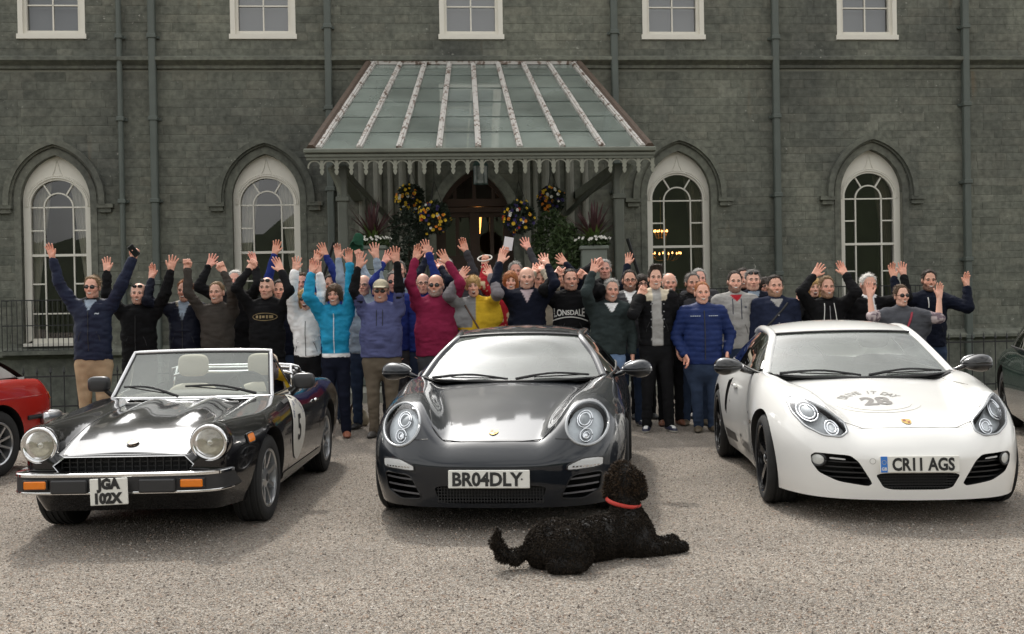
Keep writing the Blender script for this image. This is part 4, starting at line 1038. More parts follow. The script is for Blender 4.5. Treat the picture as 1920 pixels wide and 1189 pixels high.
mb.build('lower_grille', MESHB, c911)
for s in (-1, 1):
    for k in range(3):
        z = .338 - k * .048; x0, x1 = .50 - k * .018, .715 - k * .012
        P = [(s * x, zz) for x, zz in ((x0, z - .005), (x1, z + .006), (x1, z + .018), (x0, z + .008))]
        v, f = D.patch(P, (0, 0, 0), EX, EZ, -.012, 2); v2 = np.array([D.pts([(s * (x0 + (x1 - x0) * t), z + .006 + .010 * t)], (0, 0, 0), EX, EZ, -.012)[0] for t in np.linspace(0, 1, 10)])
        mk('intake_slat', *tube(v2, .0075, 4, sq=(1.0, 1.0)), plain('slat_grey', (.14, .14, .15), .35, .1, metal=.5), c911)
    rim = rpoly([(s * .72, .388), (s * .527, .376), (s * .447, .222), (s * .60, .211), (s * .705, .268)])
    mk('intake_trim', *D.line(rim, (0, 0, 0), EX, EZ, .005, 0, 5, True), BLK, c911)
    ind = rpoly([(s * .725, .475), (s * .60, .477), (s * .50, .438), (s * .497, .405), (s * .72, .418)])
    il = mk('indicator', *D.patch(ind, (0, 0, 0), EX, EZ, .006, 5), plain('indicator_lens', (.60, .61, .61), .12, .05, 40, spec=.8), c911, smooth=True)
    mk('indicator_seal', *D.line(ind, (0, 0, 0), EX, EZ, .006, .002, 5, True), BLK, il); mb = MB()
    for q in range(8):
        v, f = D.patch(rpoly([(s * (.53 + q * .022), .424), (s * (.543 + q * .022), .424), (s * (.543 + q * .022), .432), (s * (.53 + q * .022), .432)]), (0, 0, 0), EX, EZ, .009, 1); mb.add(v, f)
    mb.build('indicator_diode', SILR, il)
    h = bpy.data.objects.new('headlight', None); COL.objects.link(h); h.parent = c911
    el = ell(.137, .128, 40); o3 = (s * .625, 0, .682)
    mk('reflector', *D.patch(el * 1.0, o3, EX, EZ, -.045, 6), plain('lamp_bowl', (.50, .52, .54), .35, .15, 40, metal=.15), h, smooth=True)
    mk('lamp_rim', *D.line(el * 1.0, o3, EX, EZ, .011, .0, 8, True), plain('rim_grey', (.35, .36, .37), .25, .05, metal=.6), h, smooth=True)
    mb = MB()
    for cx, cz, r_ in ((s * -.008, .045, .052), (s * -.008, .045, .038), (s * .004, -.055, .042), (s * .004, -.055, .020)): 
        v, f = D.line(ell(r_, r_, 24) + [cx, cz], o3, EX, EZ, .006, -.028, 6, True); mb.add(v, f)
    mb.build('lamp_ring', SILR, h, smooth=True)
    mk('projector', *D.patch(ell(.036, .036, 20) + [s * -.008, .045], o3, EX, EZ, -.026, 4, .012), plain('projector_lens', (.22, .23, .24), .05, 0, spec=1.0), h, smooth=True)
    mk('bulb', *D.patch(ell(.019, .019, 14) + [s * .004, -.055], o3, EX, EZ, -.024, 3, .012), SILR, h, smooth=True)
    mk('lens', *D.patch(el * .97, o3, EX, EZ, .004, 7, .008), LENS, h, smooth=True)
    mirror_porsche(c911, (s * .94, 1.83, .95), s, G911)
    for y in (.98, 3.33): wheel(c911, (s * (.78 if y < 2 else .785), y, .325), s, .325, .235 if y < 2 else .28, .25, 'five', SIL)
    mk('fender_seam', *D.line([(s * x, y) for x, y in ((.62, 1.46), (.555, 1.1), (.50, .75), (.455, .45), (.41, .27), (.33, .185), (.2, .16), (0, .152))], (0, 0, 1), EX, EY, .0035, .0005), BLK, c911)
    mk('bumper_seam', *D.line([(s * x, .60 - .028 * (x - .40)) for x in np.linspace(.42, .52, 5)], (0, 0, 0), EX, EZ, .003, .0005), BLK, c911)
    mk('door_seam', *D.line([(y, z) for y, z in ((1.62, .90), (1.58, .6), (1.60, .28))], (s * .5, 0, 0), EY, EZ, .003, .0005), BLK, c911)
crest(c911, D, .625)
plate(c911, 'BR04DLY', (0, -.018, .362), .525, .116, R(4), dot=True, cond=.95)
KC = dict(centre=[(0, 1.40, .885), (0, 1.72, 1.065), (0, 2.05, 1.232), (0, 2.55, 1.292), (0, 3.05, 1.265), (0, 3.6, 1.12), (0, 4.0, .93)],
          rail=[(.715, 1.60, .90), (.635, 1.88, 1.055), (.515, 2.18, 1.205), (.53, 2.6, 1.245), (.535, 3.05, 1.21), (.58, 3.6, 1.06), (.60, 4.0, .90)],
          belt=[(.745, 1.58, .905), (.79, 1.9, .925), (.80, 2.2, .935), (.80, 2.6, .94), (.79, 3.05, .945), (.72, 3.6, .95), (.62, 4.0, .89)])
cabin(c911, KC, G911, marks=(.335, .60, .88))
v = D.pts([(x, y) for y in np.linspace(1.5, 3.7, 16) for x in np.linspace(-.70, .70, 15)], (0, 0, 1), EX, EY, .012); mk('cabin_floor', v, grid_faces(16, 15), DARKIN, c911, smooth=True)
v, f = ovoid((0, 1.78, .90), (.66, .26, .075), (24, 10)); mk('dashboard', v, f, DARKIN, c911, smooth=True)
seats(c911, 2.42, .50, DARKIN, hz=.50); steering(c911, (.34, 1.98, .98), .17)
v, f = ovoid((0, 2.05, 1.17), (.10, .02, .032), (16, 8)); mk('interior_mirror', v, f, BLK, c911, smooth=True)
wiper(c911, (-.62, 1.52, .915), (-.02, 1.42, .905), np.array([0, -.02, .03])); wiper(c911, (.04, 1.42, .905), (.60, 1.54, .925), np.array([0, -.02, .03]))
mk('sunroof_seam', *tube([(x, 2.16 + .10 * (x / .5) ** 2, 1.262 - .03 * (x / .5) ** 2) for x in np.linspace(-.42, .42, 12)], .004, 4), BLK, c911)

# ================================================================== white coupe on the right (teardrop lamps, black wheels)
cay = thing('sports_car', 'white sports coupe with black wheels, bonnet number 28 and plate CR11 AGS', 'car', (2.60, 7.12, 0), R(-4.0))
zc = pchip([0, .12, .25, .45, .8, 1.1, 1.42, 1.7, 3.2, 3.7, 4.1, 4.34], [.55, .60, .64, .69, .755, .81, .865, .885, .93, .92, .86, .68])
zf = pchip([0, .1, .22, .36, .5, .7, 1.0, 1.42, 2., 2.8, 3.3, 3.8, 4.2, 4.34], [.56, .625, .70, .77, .815, .85, .865, .90, .915, .925, .93, .90, .80, .68])
PCAY = dict(outline=[(0, 0), (.2, .012), (.4, .055), (.54, .12), (.65, .215), (.735, .345), (.80, .51), (.848, .70), (.88, .93), (.89, 1.2), (.87, 1.6), (.865, 2.1), (.885, 2.6), (.905, 3.0), (.91, 3.35), (.89, 3.7), (.84, 4.0), (.72, 4.2), (.5, 4.30), (.3, 4.335), (0, 4.34)],
            zbot=pchip([0, .5, 1, 3, 4.34], [.165, .16, .15, .16, .22]), zmid=pchip([0, .3, .8, 2, 4.34], [.42, .44, .52, .55, .5]), e0=pchip([0, .3, .7, 1.5, 3, 3.6, 4.34], [.22, .27, .26, .14, .20, .22, .3]),
            tuck=pchip([0, .8, 1.2, 4.34], [.03, .04, .06, .08]), T=fender_T(zc, zf, pchip([0, .5, 1.42, 2], [.30, .36, .54, .6]), pchip([0, .5, 1.42, 2], [.53, .58, .72, .8])))
WHT = paint('white_paint', (.78, .775, .75), rough=.3, dust=.04)
BLKP = paint('gloss_black', (.010, .010, .011), rough=.2, dust=.03)
bm = ring_body(PCAY); D = Drape(bm); cuts = []
LAMP = np.array([(-.685, .80), (-.61, .785), (-.525, .735), (-.415, .65), (-.41, .595), (-.46, .565), (-.56, .572), (-.66, .622), (-.715, .70), (-.725, .775)])
INT = np.array([(-.645, .44), (-.62, .462), (-.42, .455), (-.37, .415), (-.285, .275), (-.31, .255), (-.49, .28), (-.60, .33), (-.64, .39)])
for s in (-1, 1):
    fl = np.array([-s, 1.0])
    cuts += [cyl_cut((s * .93, .93, .32), (s, 0, 0), .362, -.40, .4), cyl_cut((s * .95, 3.345, .325), (s, 0, 0), .37, -.42, .4)]
    cuts.append(prism_y(rpoly(LAMP * fl), -.3, .62)); cuts.append(prism_y(rpoly(INT * fl), -.3, .5))
    sv = np.array([(s * .80, 2.62, .80), (s * .80, 2.78, .76), (s * .80, 2.82, .50), (s * .80, 2.74, .46)]); sv2 = sv + [s * .3, 0, 0]
    cuts.append((np.concatenate([sv, sv2]), [[0, 1, 2, 3], [7, 6, 5, 4], [0, 4, 5, 1], [1, 5, 6, 2], [2, 6, 7, 3], [3, 7, 4, 0]]))
ctr = rpoly([(-.275, .345), (.275, .345), (.21, .235), (-.21, .235)]); cuts.append(prism_y(ctr, -.3, .2))
finish_body('bodywork', bm, WHT, cay, cuts)
mk('intake_back', [(-.78, .56, .15), (.78, .56, .15), (.78, .56, .5), (-.78, .56, .5)], [[0, 1, 2, 3]], BLK, cay)
mb = MB()
for z in np.arange(.25, .345, .018): mb.box((-.27, .04, z - .003), (.27, .05, z + .003))
for x in np.arange(-.26, .27, .018): mb.box((x - .002, .048, .235), (x + .002, .052, .345))
mb.build('lower_grille', MESHB, cay)
for s in (-1, 1):
    fl = np.array([-s, 1.0]); mb = MB()
    for k, z in enumerate((.30, .335, .37, .405)):
        P = [(s * x, z) for x in np.linspace(.31 + k * .02, .60 + k * .015, 9)]; v, f = D.line(P, (0, 0, 0), EX, EZ, .006, -.035, 4); mb.add(v, f)
    mb.build('intake_slat', BLK, cay)
    fg = bpy.data.objects.new('fog_light', None); COL.objects.link(fg); fg.parent = cay
    mk('lamp_ring', *D.line(ell(.043, .043, 24) + [s * .61, .415], (0, 0, 0), EX, EZ, .010, -.012, 6, True), BLK, fg, smooth=True)
    mk('lens', *D.patch(ell(.040, .040, 24) + [s * .61, .415], (0, 0, 0), EX, EZ, -.012, 4, .01), plain('fog_glass', (.55, .56, .54), .12, .25, 150, spec=.8), fg, smooth=True)
    mk('day_light', *D.patch(rpoly([(s * .545, .436), (s * .45, .430), (s * .45, .420), (s * .545, .424)]), (0, 0, 0), EX, EZ, -.014, 2), plain('diode_strip', (.5, .5, .5), .2, .05), cay)
    h = bpy.data.objects.new('headlight', None); COL.objects.link(h); h.parent = cay; LP = rpoly(LAMP * fl)
    mk('reflector', *D.patch(LP, (0, 0, 0), EX, EZ, -.05, 6), plain('lamp_bowl_grey', (.36, .37, .38), .35, .1, 30, metal=.15), h, smooth=True)
    mk('lamp_rim', *D.line(LP, (0, 0, 0), EX, EZ, .009, -.001, 6, True), plain('rim_grey', (.35, .36, .37), .25, .05, metal=.6), h, smooth=True)
    mb = MB()
    for cx, cz, r_ in ((.635, .725, .062), (.635, .725, .044), (.505, .632, .046), (.505, .632, .03)):
        v, f = D.line(ell(r_, r_, 26) + [s * cx, cz], (0, 0, 0), EX, EZ, .007, -.024, 6, True); mb.add(v, f)
    mb.build('lamp_ring', SILR, h, smooth=True)
    mk('projector', *D.patch(ell(.042, .042, 22) + [s * .635, .725], (0, 0, 0), EX, EZ, -.026, 4, .014), plain('projector_lens', (.22, .23, .24), .05, 0, spec=1.0), h, smooth=True)
    mk('main_beam', *D.patch(ell(.036, .036, 22) + [s * .505, .632], (0, 0, 0), EX, EZ, -.03, 4, .012), plain('beam_bowl', (.62, .63, .64), .15, .1, 60, metal=.6), h, smooth=True)
    mk('lens', *D.patch(LP, (0, 0, 0), EX, EZ, .003, 7), LENS, h, smooth=True)
    mirror_porsche(cay, (s * .95, 1.80, .945), s, BLKP)
    for y in (.93, 3.345): wheel(cay, (s * (.748 if y < 2 else .775), y, .32), s, .32, .225 if y < 2 else .26, .248, 'five', BLKP, 0)
    mk('bonnet_seam', *D.line([(s * x, y) for x, y in ((.60, 1.44), (.60, 1.2), (.59, .85), (.565, .55), (.51, .36), (.42, .255), (.3, .205), (.15, .188), (0, .183))], (0, 0, 1), EX, EY, .0028, .0003), plain('seam_grey', (.25, .24, .22), .8), cay)
    mk('door_seam', *D.line([(y, z) for y, z in ((1.60, .89), (1.52, .6), (1.55, .26))], (s * .5, 0, 0), EY, EZ, .003, .0005), BLK, cay)
    mk('door_seam', *D.line([(y, z) for y, z in ((2.60, .90), (2.56, .6), (2.40, .26))], (s * .5, 0, 0), EY, EZ, .003, .0005), BLK, cay)
    mk('door_handle', *tube(D.pts([(2.28, .74), (2.36, .745), (2.46, .745)], (s * .5, 0, 0), EY, EZ, .02), .013, 8), WHT, cay, smooth=True)
    mk('side_repeater', *D.patch(rpoly([(1.36, .56), (1.24, .565), (1.24, .535), (1.36, .53)]), (s * .5, 0, 0), EY, EZ, .004, 2), plain('smoked_lens', (.16, .14, .12), .2), cay)
    st = [(1.36, .335), (2.95, .335), (2.95, .255), (1.36, .255)]
    mk('side_stripe', *D.patch([(2.42 + .48 * t, .33) for t in np.linspace(0, 1, 8)] + [(2.90 - .48 * t, .25) for t in np.linspace(0, 1, 8)], (s * .5, 0, 0), EY, EZ, .003, 3), BLK, cay)
    v, f = text_mesh('Cayman', .15, .002, 1.05); v[:, 0] *= s
    mk('side_script', *D.shape(v + [1.92, .29, 0], f, (s * .5, 0, 0), EY, EZ, .004), BLK, cay)
crest(cay, D, .645)
plate(cay, 'CR11 AGS', (0, -.012, .405), .50, .108, R(4), blue=.022, cond=.80)
# bonnet roundel: DRIVE IT DAY in an arc, 28 below, faint small text rings
DEC = plain('decal_grey', (.17, .16, .15), .5, .35, 6); DECF = plain('decal_faint', (.58, .56, .52), .5, .1)
s_txt = 'DRIVE IT DAY'
dc = bpy.data.objects.new('bonnet_decal', None); COL.objects.link(dc); dc.parent = cay
bo = (-.10, .80, 1)
mb = MB(); 
for i, ch in enumerate(s_txt):
    if ch == ' ': continue
    a = R(90 + 52 - 104 * i / (len(s_txt) - 1)); v, f = text_mesh(ch, .072, .001); rot = a - math.pi / 2
    q = np.stack([v[:, 0] * math.cos(rot) - v[:, 1] * 1.5 * math.sin(rot) + .235 * math.cos(a), v[:, 0] * math.sin(rot) + v[:, 1] * 1.5 * math.cos(rot) + .27 * math.sin(a) - .10], 1)
    vv, ff = D.shape(q, f, bo, EX, EY, .003); mb.add(vv, ff)
tag(mb.build('decal_arc_lettering', plain('decal_mid', (.22, .21, .19), .5, .2), dc), kind='stuff')
v, f = text_mesh('28', .20, .008); v[:, 1] *= 1.35; mk('decal_number', *D.shape(v + [.02, -.06, 0], f, bo, EX, EY, .003), DEC, dc)
mb = MB()
for r0 in (.17, .215):
    v, f = D.line([(r0 * 1.35 * math.cos(a) + .02, r0 * 1.2 * math.sin(a) - .09) for a in np.linspace(R(188), R(352), 26)], bo, EX, EY, .0025, .002, 4); mb.add(v, f)
mb.build('decal_ring', DECF, dc)
mk('tow_cap', *D.line(ell(.018, .018, 18) + [-.285, .42], (0, 0, 0), EX, EZ, .0016, .0005, 4, True), plain('seam_grey', (.25, .24, .22), .8), cay)
KC = dict(centre=[(0, 1.40, .865), (0, 1.70, 1.04), (0, 2.02, 1.205), (0, 2.5, 1.285), (0, 2.95, 1.26), (0, 3.5, 1.09), (0, 3.95, .90)],
          rail=[(.715, 1.58, .885), (.645, 1.86, 1.04), (.57, 2.15, 1.185), (.575, 2.55, 1.235), (.565, 2.95, 1.20), (.575, 3.5, 1.04), (.58, 3.95, .88)],
          belt=[(.745, 1.56, .89), (.785, 1.9, .91), (.795, 2.2, .92), (.795, 2.6, .93), (.78, 3.0, .94), (.70, 3.5, .94), (.60, 3.95, .87)])
cabin(cay, KC, WHT, marks=(.335, .62, .88))
v = D.pts([(x, y) for y in np.linspace(1.48, 3.4, 16) for x in np.linspace(-.70, .70, 15)], (0, 0, 1), EX, EY, .012); mk('cabin_floor', v, grid_faces(16, 15), DARKIN, cay, smooth=True)
v, f = ovoid((0, 1.76, .88), (.66, .26, .075), (24, 10)); mk('dashboard', v, f, DARKIN, cay, smooth=True)
seats(cay, 2.40, .48, DARKIN, hz=.50); steering(cay, (-.34, 1.96, .96), .17)
v, f = ovoid((0, 2.02, 1.15), (.10, .02, .032), (16, 8)); mk('interior_mirror', v, f, BLK, cay, smooth=True)
wiper(cay, (-.62, 1.52, .90), (-.02, 1.42, .885), np.array([0, -.02, .03])); wiper(cay, (.04, 1.42, .885), (.62, 1.54, .905), np.array([0, -.02, .03]))

# ================================================================== black open two-seater on the left
fia = thing('classic_roadster', 'black open-top classic roadster with chrome bumper and two-line plate', 'car', (-2.475, 6.98, 0), R(-0.4))
zc = pchip([0, .05, .12, .3, .6, 1.0, 1.5, 2.7, 3.2, 3.8, 3.98], [.56, .572, .594, .650, .722, .772, .80, .81, .80, .75, .66])
zf = pchip([0, .05, .15, .3, .7, 1.2, 1.6, 2.2, 2.6, 3.0, 3.5, 3.9, 3.98], [.725, .745, .762, .772, .785, .81, .835, .825, .84, .868, .845, .77, .7])
def TF(x, y):
    a = np.abs(x); z = zc(y) - .015 * (a / .4) ** 2 + (zf(y) - zc(y) + .015) * sm01((a - .40) / .14)
    for cx in (-.22, .22): z = z + .030 * np.exp(-((x - cx) / .085) ** 2) * sm01((y - .50) / .32) * sm01((1.5 - y) / .2)
    return z
PF = dict(outline=[(0, .03), (.3, .025), (.5, .028), (.585, .05), (.645, .11), (.69, .23), (.74, .43), (.79, .70), (.80, 1.0), (.80, 1.4), (.80, 2.2), (.80, 2.8), (.79, 3.3), (.76, 3.7), (.66, 3.9), (.4, 3.96), (0, 3.98)],
          zbot=pchip([0, .5, 1, 3, 3.98], [.20, .2, .2, .22, .28]), zmid=pchip([0, .3, .8, 2, 3.98], [.50, .52, .58, .60, .58]), e0=pchip([0, .1, .3, 1.5, 3, 3.98], [.05, .08, .12, .10, .12, .12]),
          tuck=pchip([0, .2, .8, 3.98], [.12, .10, .05, .05]), T=TF, fan=.45, fanl=.7)
BLKF = paint('black_paint', (.006, .006, .007), rough=.2, dust=.02)
bm = ring_body(PF, 170, 60); D = Drape(bm); cuts = []
for s in (-1, 1):
    cuts += [cyl_cut((s * .86, .77, .31), (s, 0, 0), .345, -.38, .4), cyl_cut((s * .86, 3.05, .31), (s, 0, 0), .345, -.38, .4), cyl_cut((s * .54, 0, .635), (0, 1, 0), .100, -.5, .20, 36)]
GRL = [(-.385, .552), (.385, .552), (.445, .505), (.39, .435), (-.39, .435), (-.445, .505)]
cuts.append(prism_y(GRL, -.3, .20))
v, f = prism_y([(-.64, -1.0), (.64, -1.0), (.64, 1), (-.64, 1)], 1.62, 2.95); v[:, 2] = np.where(v[:, 2] > 0, 1.5, .36); cuts.append((v, f))
finish_body('bodywork', bm, BLKF, fia, cuts, 38)
mb = MB()
for x in np.arange(-.42, .43, .05): mb.box((x - .004, .10, .435), (x + .004, .112, .552))
for z in np.arange(.455, .55, .03): mb.box((-.43, .108, z - .003), (.43, .118, z + .003))
mb.build('grille', plain('grille_dark', (.02, .02, .021), .4, .1), fia); mk('grille_trim', *tube(np.vstack([D.pts(GRL, (0, 0, 0), EX, EZ, .004), D.pts(GRL[:1], (0, 0, 0), EX, EZ, .004)]), .0055, 5), CHR, fia)
mk('grille_back', [(-.5, .19, .42), (.5, .19, .42), (.5, .19, .57), (-.5, .19, .57)], [[0, 1, 2, 3]], BLK, fia)
for s in (-1, 1):
    h = bpy.data.objects.new('headlight', None); COL.objects.link(h); h.parent = fia; h.location = (s * .54, .055, .635)
    v, f = lathe([(.088, .015), (.098, -.02), (.112, -.025), (.118, -.005), (.114, .03), (.10, .05)], 36, 'y'); mk('headlight_ring', v, f, CHR, h, smooth=True)
    v, f = lathe([(.124, .0), (.128, .03), (.125, .10)], 36, 'y'); mk('headlight_hood', v, f, BLKF, h, smooth=True)
    v, f = lathe([(.10, -.0), (.085, .03), (.05, .055), (.001, .065)], 30, 'y'); mk('reflector', v, f, plain('old_reflector', (.62, .58, .48), .2, .1, metal=.7), h, smooth=True)
    v, f = lathe([(.001, -.035), (.05, -.03), (.085, -.018), (.1, -.004)], 30, 'y'); mk('lens', v, f, glass_mat('ribbed_lens', (.93, .93, .88), 1.5, .12, .08, film=(.22, (.62, .60, .52), 40)), h, smooth=True)
    v, f = lathe([(.001, -.0), (.018, .0), (.02, .03)], 12, 'y'); mk('bulb', v, f, SILR, h, smooth=True)
    for y in (.77, 3.05): wheel(fia, (s * .66, y, .30), s, .30, .20, .20, 'eight', SIL, R(-3) if y < 1 else 0)
    mk('bonnet_seam', *D.line([(s * .425, y) for y in np.linspace(.05, 1.42, 14)], (0, 0, 1), EX, EY, .003, .0003), BLK, fia)
    mk('door_seam', *D.line([(1.32, .80), (1.30, .5), (1.32, .27)], (s * .5, 0, 0), EY, EZ, .003, .0005), DARKIN, fia); mk('door_seam', *D.line([(2.55, .80), (2.52, .5), (2.45, .27)], (s * .5, 0, 0), EY, EZ, .003, .0005), DARKIN, fia)
    mk('door_handle', *tube(D.pts([(2.30, .70), (2.36, .705), (2.42, .70)], (s * .5, 0, 0), EY, EZ, .015), .012, 8), CHR, fia, smooth=True)
    mk('sill_trim', *D.patch([(1.14 + 1.56 * t, .275) for t in np.linspace(0, 1, 10)] + [(2.70 - 1.56 * t, .225) for t in np.linspace(0, 1, 10)], (s * .5, 0, 0), EY, EZ, .006, 2), plain('brushed_sill', (.20, .20, .19), .35, .15, metal=.6), fia)
    sl = mk('side_marker', *D.patch(rpoly([(.345, .645), (.43, .652), (.43, .602), (.345, .595)]), (s * .5, 0, 0), EY, EZ, .012, 2), AMB, fia)
    mk('marker_bezel', *D.line(rpoly([(.34, .65), (.435, .657), (.435, .597), (.34, .59)]), (s * .5, 0, 0), EY, EZ, .005, .006, 5, True), BLK, sl)
    mk('side_vent', *D.patch(rpoly([(1.32, .78), (1.52, .795), (1.52, .775), (1.32, .76)]), (s * .5, 0, 0), EY, EZ, .003, 1), DARKIN, fia)
    m_ = bpy.data.objects.new('door_mirror', None); COL.objects.link(m_); m_.parent = fia; m_.location = (s * .79, 1.78, .905)
    v, f = ovoid((s * .02, 0, 0), (.085, .05, .062), (20, 12), lambda q: np.sign(q) * np.abs(q) ** .55); mk('mirror_shell', v, f, plain('mirror_black', (.03, .03, .032), .35, .05), m_, smooth=True)
    MB().tube([(-s * .03, .0, -.05), (-s * .08, .02, -.10)], .02, 6).build('mirror_stalk', BLK, m_)
mk('bonnet_seam', *D.line([(x, .060) for x in np.linspace(-.40, .40, 12)], (0, 0, 1), EX, EY, .003, .0003), CHR, fia)
bp0 = D.pts([(0, .622)], (0, 0, 0), EX, EZ, 0)[0]
b = mk('bonnet_badge', *D.patch(ell(.036, .036, 24), bp0, EX, (0, .75, .66), .014, 3, .004), plain('badge_bronze', (.42, .27, .16), .3, .3, 60, metal=.6), fia, smooth=True)
mk('badge_ring', *D.line(ell(.037, .037, 24), bp0, EX, (0, .75, .66), .004, .012, 5, True), CHR, b)
# bumper: swept along the nose
bp_ = crom([(-.80, .44), (-.79, .25), (-.755, .09), (-.68, -.01), (-.5, -.055), (0, -.07), (.5, -.055), (.68, -.01), (.755, .09), (.79, .25), (.80, .44)], 60); bp_[:, 0] = bp_[:, 0] * .895 - .03
bn = np.stack([np.gradient(bp_[:, 1]), -np.gradient(bp_[:, 0])], 1); bn /= np.linalg.norm(bn, axis=1)[:, None]; bn = bn * np.where((bn[:, 1] > 0)[:, None] & (np.abs(bp_[:, 0]) < .7)[:, None], -1, 1)
bn = np.where((np.sum(bn * np.stack([bp_[:, 0], bp_[:, 1] - .6], 1), 1) < 0)[:, None], -bn, bn)
def sweep(prof, sel=slice(None)):
    P, N = bp_[sel], bn[sel]; v = [(p[0] + n[0] * o_, p[1] + n[1] * o_, z) for p, n in zip(P, N) for o_, z in prof]
    return v, grid_faces(len(P), len(prof)) + [list(range(len(prof)))[::-1], [(len(P) - 1) * len(prof) + i for i in range(len(prof))]]
bu = mk('bumper', *sweep([(-.07, .34), (-.01, .335), (0, .345), (0, .455), (-.012, .468), (-.07, .468), (-.07, .34)]), plain('bumper_rubber', (.022, .022, .023), .5, .15), fia, smooth=True, sharp=35)
mk('chrome_strip', *sweep([(-.06, .469), (-.004, .469), (.006, .462), (.007, .446), (-.001, .440), (-.06, .44)], slice(9, 51)), CHR, bu, smooth=True, sharp=50)
mk('chrome_strip', *sweep([(-.04, .352), (.004, .352), (.006, .345), (.004, .338), (-.04, .338)], slice(9, 51)), CHR, bu, smooth=True, sharp=50)
for s in (-1, 1):
    il = MB().box((s * .56 - .03, -.085, .375), (s * .42 - .03, -.045, .425), bev=.006).build('indicator', AMB, fia)
    MB().box((s * .57 - .03, -.078, .368), (s * .41 - .03, -.04, .432), bev=.004).build('indicator_bezel', BLK, il)
    MB().box((s * .16 - .03, -.092, .345), (s * .39 - .03, -.06, .43), bev=.008).build('bumper_block', plain('bumper_rubber', (.022, .022, .023), .5, .15), bu)
plate(fia, '', (-.04, -.12, .362), .235, .165, R(2), lines=['JGA', '102X'], cond=.92).rotation_euler.y = R(-2)
v, f = lathe([(.03, .10), (.03, .25)], 8, 'z')
# windscreen with chrome frame
A = np.array([(-.615, 1.50, .80), (.615, 1.50, .80), (.535, 1.83, 1.155), (-.535, 1.83, 1.155)]); 
def wsp(s, t):
    b0 = np.array([.615 * s, 1.42 + .10 * s * s, .80 + .005]); b1 = np.array([.54 * s, 1.775 + .07 * s * s, 1.155 - .012 * s * s]); return b0 + (b1 - b0) * t
g = np.array([wsp(s, t) for t in np.linspace(0, 1, 10) for s in np.linspace(-1, 1, 25)]); ws = mk('windscreen', g, grid_faces(10, 25), WSG, fia, smooth=True)
e = [wsp(s, 0) for s in np.linspace(-1, 1, 25)] + [wsp(1, t) for t in np.linspace(.1, 1, 8)] + [wsp(s, 1) for s in np.linspace(1, -1, 25)][1:] + [wsp(-1, t) for t in np.linspace(.9, 0, 8)]
mk('screen_frame', *tube(e, .017, 8), plain('satin_chrome', (.62, .62, .63), .18, .05, metal=.95), ws, smooth=True)
mk('screen_seal', *tube([wsp(s * .97, t_) for s, t_ in [(x, .03) for x in np.linspace(-1, 1, 25)] + [(1, t) for t in np.linspace(.1, .96, 8)] + [(x, .965) for x in np.linspace(1, -1, 25)] + [(-1, t) for t in np.linspace(.9, .03, 8)]], .008, 5), BLK, ws)
for s in (-1, 1):
    tri = [wsp(s, .02), wsp(s, .98), np.array([s * .66, 2.02, .84])]; qg = mk('quarter_light', tri, [[0, 1, 2]], glass_mat('quarter_glass', (.8, .84, .82), 1.12), fia); mk('quarter_frame', *tube([tri[1], tri[2], tri[0]], .009, 6), CHR, qg)
mk('cowl_trim', *tube([(x, 1.385 + .10 * (x / .6) ** 2, .800) for x in np.linspace(-.6, .6, 20)], .012, 6, sq=(1.6, .6)), CHR, fia)
mb = MB()
for x0 in (-.42, .08): mb.box((x0, 1.25, .775), (x0 + .34, 1.29, .795), bev=.004)
mb.build('cowl_vent', plain('satin_grey', (.20, .20, .20), .4, .1, metal=.5), fia)
for a, b in (((-.06, 1.37, .83), (-.50, 1.47, .90)), ((.52, 1.42, .84), (-.02, 1.43, .90))): wiper(fia, a, b, np.array([0, -.03, .035]))
CREAM = plain('cream_leather', (.52, .45, .35), .6, .1, 12); 
seats(fia, 2.45, .34, CREAM, (-.30, .30), .50); steering(fia, (.30, 1.98, .80), .18)
v, f = ovoid((0, 1.68, .77), (.63, .16, .09), (24, 10)); mk('dashboard', v, f, plain('dash_brown', (.06, .045, .035), .6, .2), fia, smooth=True)
mk('cockpit_floor', [(-.63, 1.63, .37), (.63, 1.63, .37), (.63, 2.94, .37), (-.63, 2.94, .37)], [[0, 1, 2, 3]], plain('carpet', (.05, .045, .04), .9), fia)
mb = MB()
for k, (y, z, hw_) in enumerate(((2.72, .93, .50), (2.80, .985, .54), (2.95, .955, .52), (3.02, .915, .55))):
    mb.tube(crom([(-hw_, y + .10, z - .10), (-hw_ + .02, y + .02, z - .01), (0, y, z), (hw_ - .02, y + .02, z - .01), (hw_, y + .1, z - .10)], 16), .011 if k % 2 else .014, 6)
for s in (-1, 1): mb.tube([(s * .52, 2.72, .80), (s * .50, 2.78, .97), (s * .53, 3.02, .90)], .012, 6).tube([(s * .3, 2.75, .95), (s * .36, 3.0, .95)], .01, 6)
mb.build('hood_frame', CHR, fia, smooth=True)
v, f = ovoid((0, 3.02, .86), (.60, .17, .075), (26, 10), lambda q: np.sign(q) * np.abs(q) ** .75); mk('folded_hood', v + np.stack([np.zeros(len(v)), vnoise(v, 9) * .015, vnoise(v, 12, 3) * .014], 1), f, plain('black_canvas', (.02, .02, .021), .85, .2, 30), fia, smooth=True)
